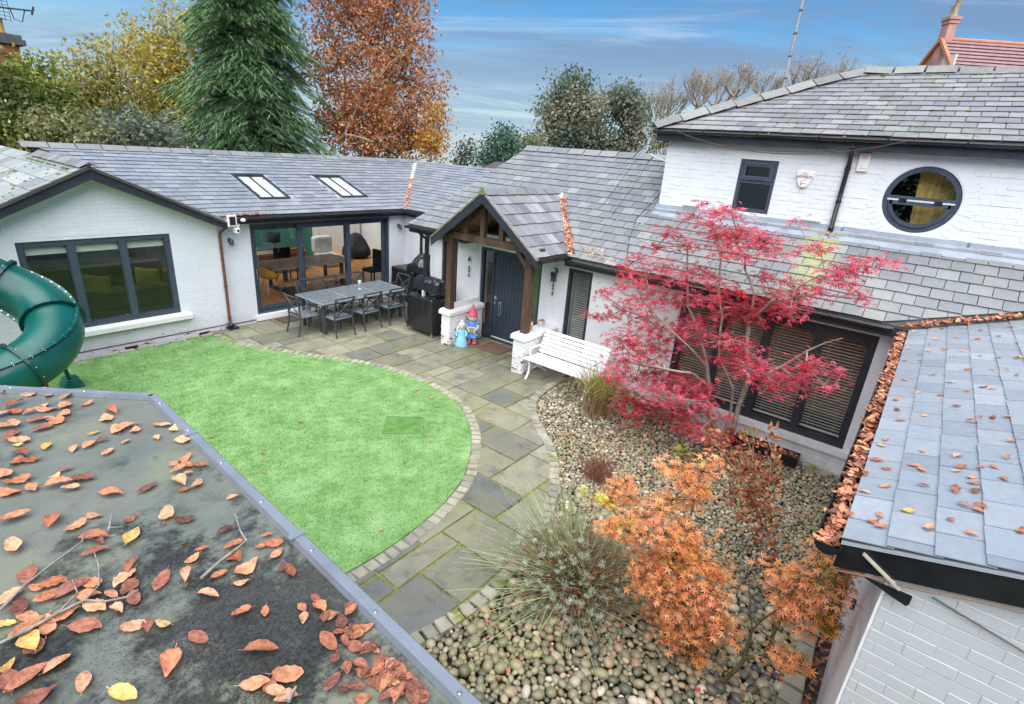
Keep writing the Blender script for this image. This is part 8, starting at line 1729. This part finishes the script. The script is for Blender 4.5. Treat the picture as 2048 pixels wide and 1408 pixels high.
litter('upper_leaves', 'few orange leaves caught in the upper gutter', along((10.0, 3.0, 4.76), (10.0, -.6, 4.76), 26, (.01, .1, .004), r, .012), (0, 0, 1), .05, [L_OR], 11)
litter('apron_leaves', 'few orange leaves at the foot of the upper drainpipe', along((10.12, 1.5, mz(10.12)+.03), (10.12, 1.25, mz(10.12)+.03), 24, (.04, .06, .02), r, .02), (-MS, 0, 1), .055, [L_OR], 12)
# twigs and grit on the flat roof
Z_ = lambda x, y: onz(x/2.107, 740+y/2.107, 2.66)
def twig(lab, runs, r0):
    mb = MB()
    for pts, k in runs: q = [Z_(x, y)+V(0, 0, .012+lr.uniform(0, .006)) for x, y in pts]; n = len(q); mb.tube(q, [r0*k*(1-.55*i/(n-1)) for i in range(n)], 7)
    tag(mb.build('twig', TWIG), lab, 'twig')
twig('pale crooked twig lying near the metal roof trim', [([(850, 890), (930, 815), (1000, 765), (1040, 732), (1015, 690), (993, 622)], 1.0), ([(1040, 732), (1030, 715)], .9)], .0062)
twig('long forked twig lying across the leaves at the roof edge', [([(-10, 1175), (120, 1110), (250, 1040), (360, 985), (450, 990), (540, 970), (585, 940)], 1.0), ([(360, 985), (420, 920), (420, 840), (400, 780)], .6), ([(250, 1040), (330, 950), (310, 900)], .6)], .0062)
twig('straight dark twig ending under an orange leaf', [([(0, 1030), (100, 930), (200, 850), (350, 735), (352, 712)], 1.0)], .0056)
twig('small forked dry stem standing alone on the flat roof', [([(460, 686), (468, 650), (475, 618)], 1.0), ([(462, 676), (525, 674)], .5)], .0045)
twig('short thick twig at the lower edge of the flat roof', [([(1215, 1410), (1250, 1350)], 1.0)], .008)
P = []
r = np.random.default_rng(9)
for (x, y, s, n) in ((1000, 1150, 260, 2600), (1150, 1280, 200, 1900), (700, 1150, 300, 500), (770, 730, 26, 130), (900, 830, 200, 350), (600, 1300, 400, 400)):
    for k in range(n): q = Z_(x+r.normal()*s*.6, y+r.normal()*s*.4); P.append(tuple(q)) if q.x < .74 else None
P = np.array(P); P[:, 2] = 2.652; mb = MB().ell((0, 0, 0), 1, 1, .7, 5, 3); tv = mb.v; tf = [f if len(f) == 4 else f+(f[2],) for f in mb.f]
Q = np.array([f for f in mb.f if len(f) == 3]); 
W = rand_rot(len(P), .5, r)*(r.uniform(.0006, .0017, len(P)))[:, None, None]
F3 = [f for f in mb.f if len(f) == 3]+[t for f in mb.f if len(f) == 4 for t in ((f[0], f[1], f[2]), (f[0], f[2], f[3]))]
stuff(tag(scatter('grit', tv, F3, P, W, simple('black grit', (.03, .03, .028), .7, .5, 40)), 'dark grit and moss crumbs on the flat roof', 'grit'))
# moss cushions on the tiles
def moss(nm, lab, pts, s, seed):
    r = random.Random(seed); mb = MB()
    for p in pts: mb.ell(V(*p), s*r.uniform(.6, 1.4), s*r.uniform(.6, 1.5), s*r.uniform(.35, .6), 7, 4)
    m = MATS.get('moss cushion')
    if m is None:
        k = Mat('moss cushion'); k.col(k.ramp(k.noise(k.pos(), 60, 3), [(.3, (.06, .085, .01)), (.7, (.22, .25, .025))])).rough(.95); k.bump(k.noise(k.pos(), 220, 3), 1.0, .01); m = k.m
    stuff(tag(mb.build(nm, m), lab, 'moss'))
r = random.Random(6); hz2 = lambda x: 4.77+(x-10)*HS+.022
moss('moss', 'bright moss cushions in the joints of the upper slates', [(x, y, hz2(x)) for x, y in [(10.0+j*.22/up(HS), round(r.uniform(-1.2, 3.6)/.155)*.155) for j in range(1, 13) for _ in range(7)] if y < 4.5-(x-10)*.95], .030, 1)
moss('moss', 'moss along the ridge and hip of the upper roof', [(12.75-r.uniform(.1, .2), r.uniform(-1.5, 1.9), 5.95+r.uniform(-.02, .02)) for _ in range(46)]+[(10.1+t*2.6+.06, 4.55-t*2.6-.12, 4.80+t*1.2) for t in [r.random() for _ in range(30)]], .028, 2)
moss('moss', 'moss patches on the pale gable roof sheets', [(x, y, 2.18+(x-.4)*.487+.018) for x, y in [(r.uniform(1.4, 2.85), r.uniform(11.7, 14.5)) for _ in range(60)]]+[(2.75, r.uniform(11.7, 14.6), 3.36) for _ in range(26)]+[(r.uniform(1.2, 2.1), 11.6, 0) for _ in range(0)], .028, 3)
moss('moss', 'moss cushions on the long slate roof', [(x, y, mz(x)+.02) for x, y in [(8.85+j*.207/MK, r.uniform(.3, 8.8)) for j in range(1, 12) for _ in range(5)] if (x < 9.9 or y > 4.7) and not (5.3 < y < 8.3 and x < 10.4)], .016, 4)
moss('moss', 'moss along the eaves beyond the porch valley', [(8.83, r.uniform(2.9, 5.4), 2.375) for _ in range(40)], .018, 5)
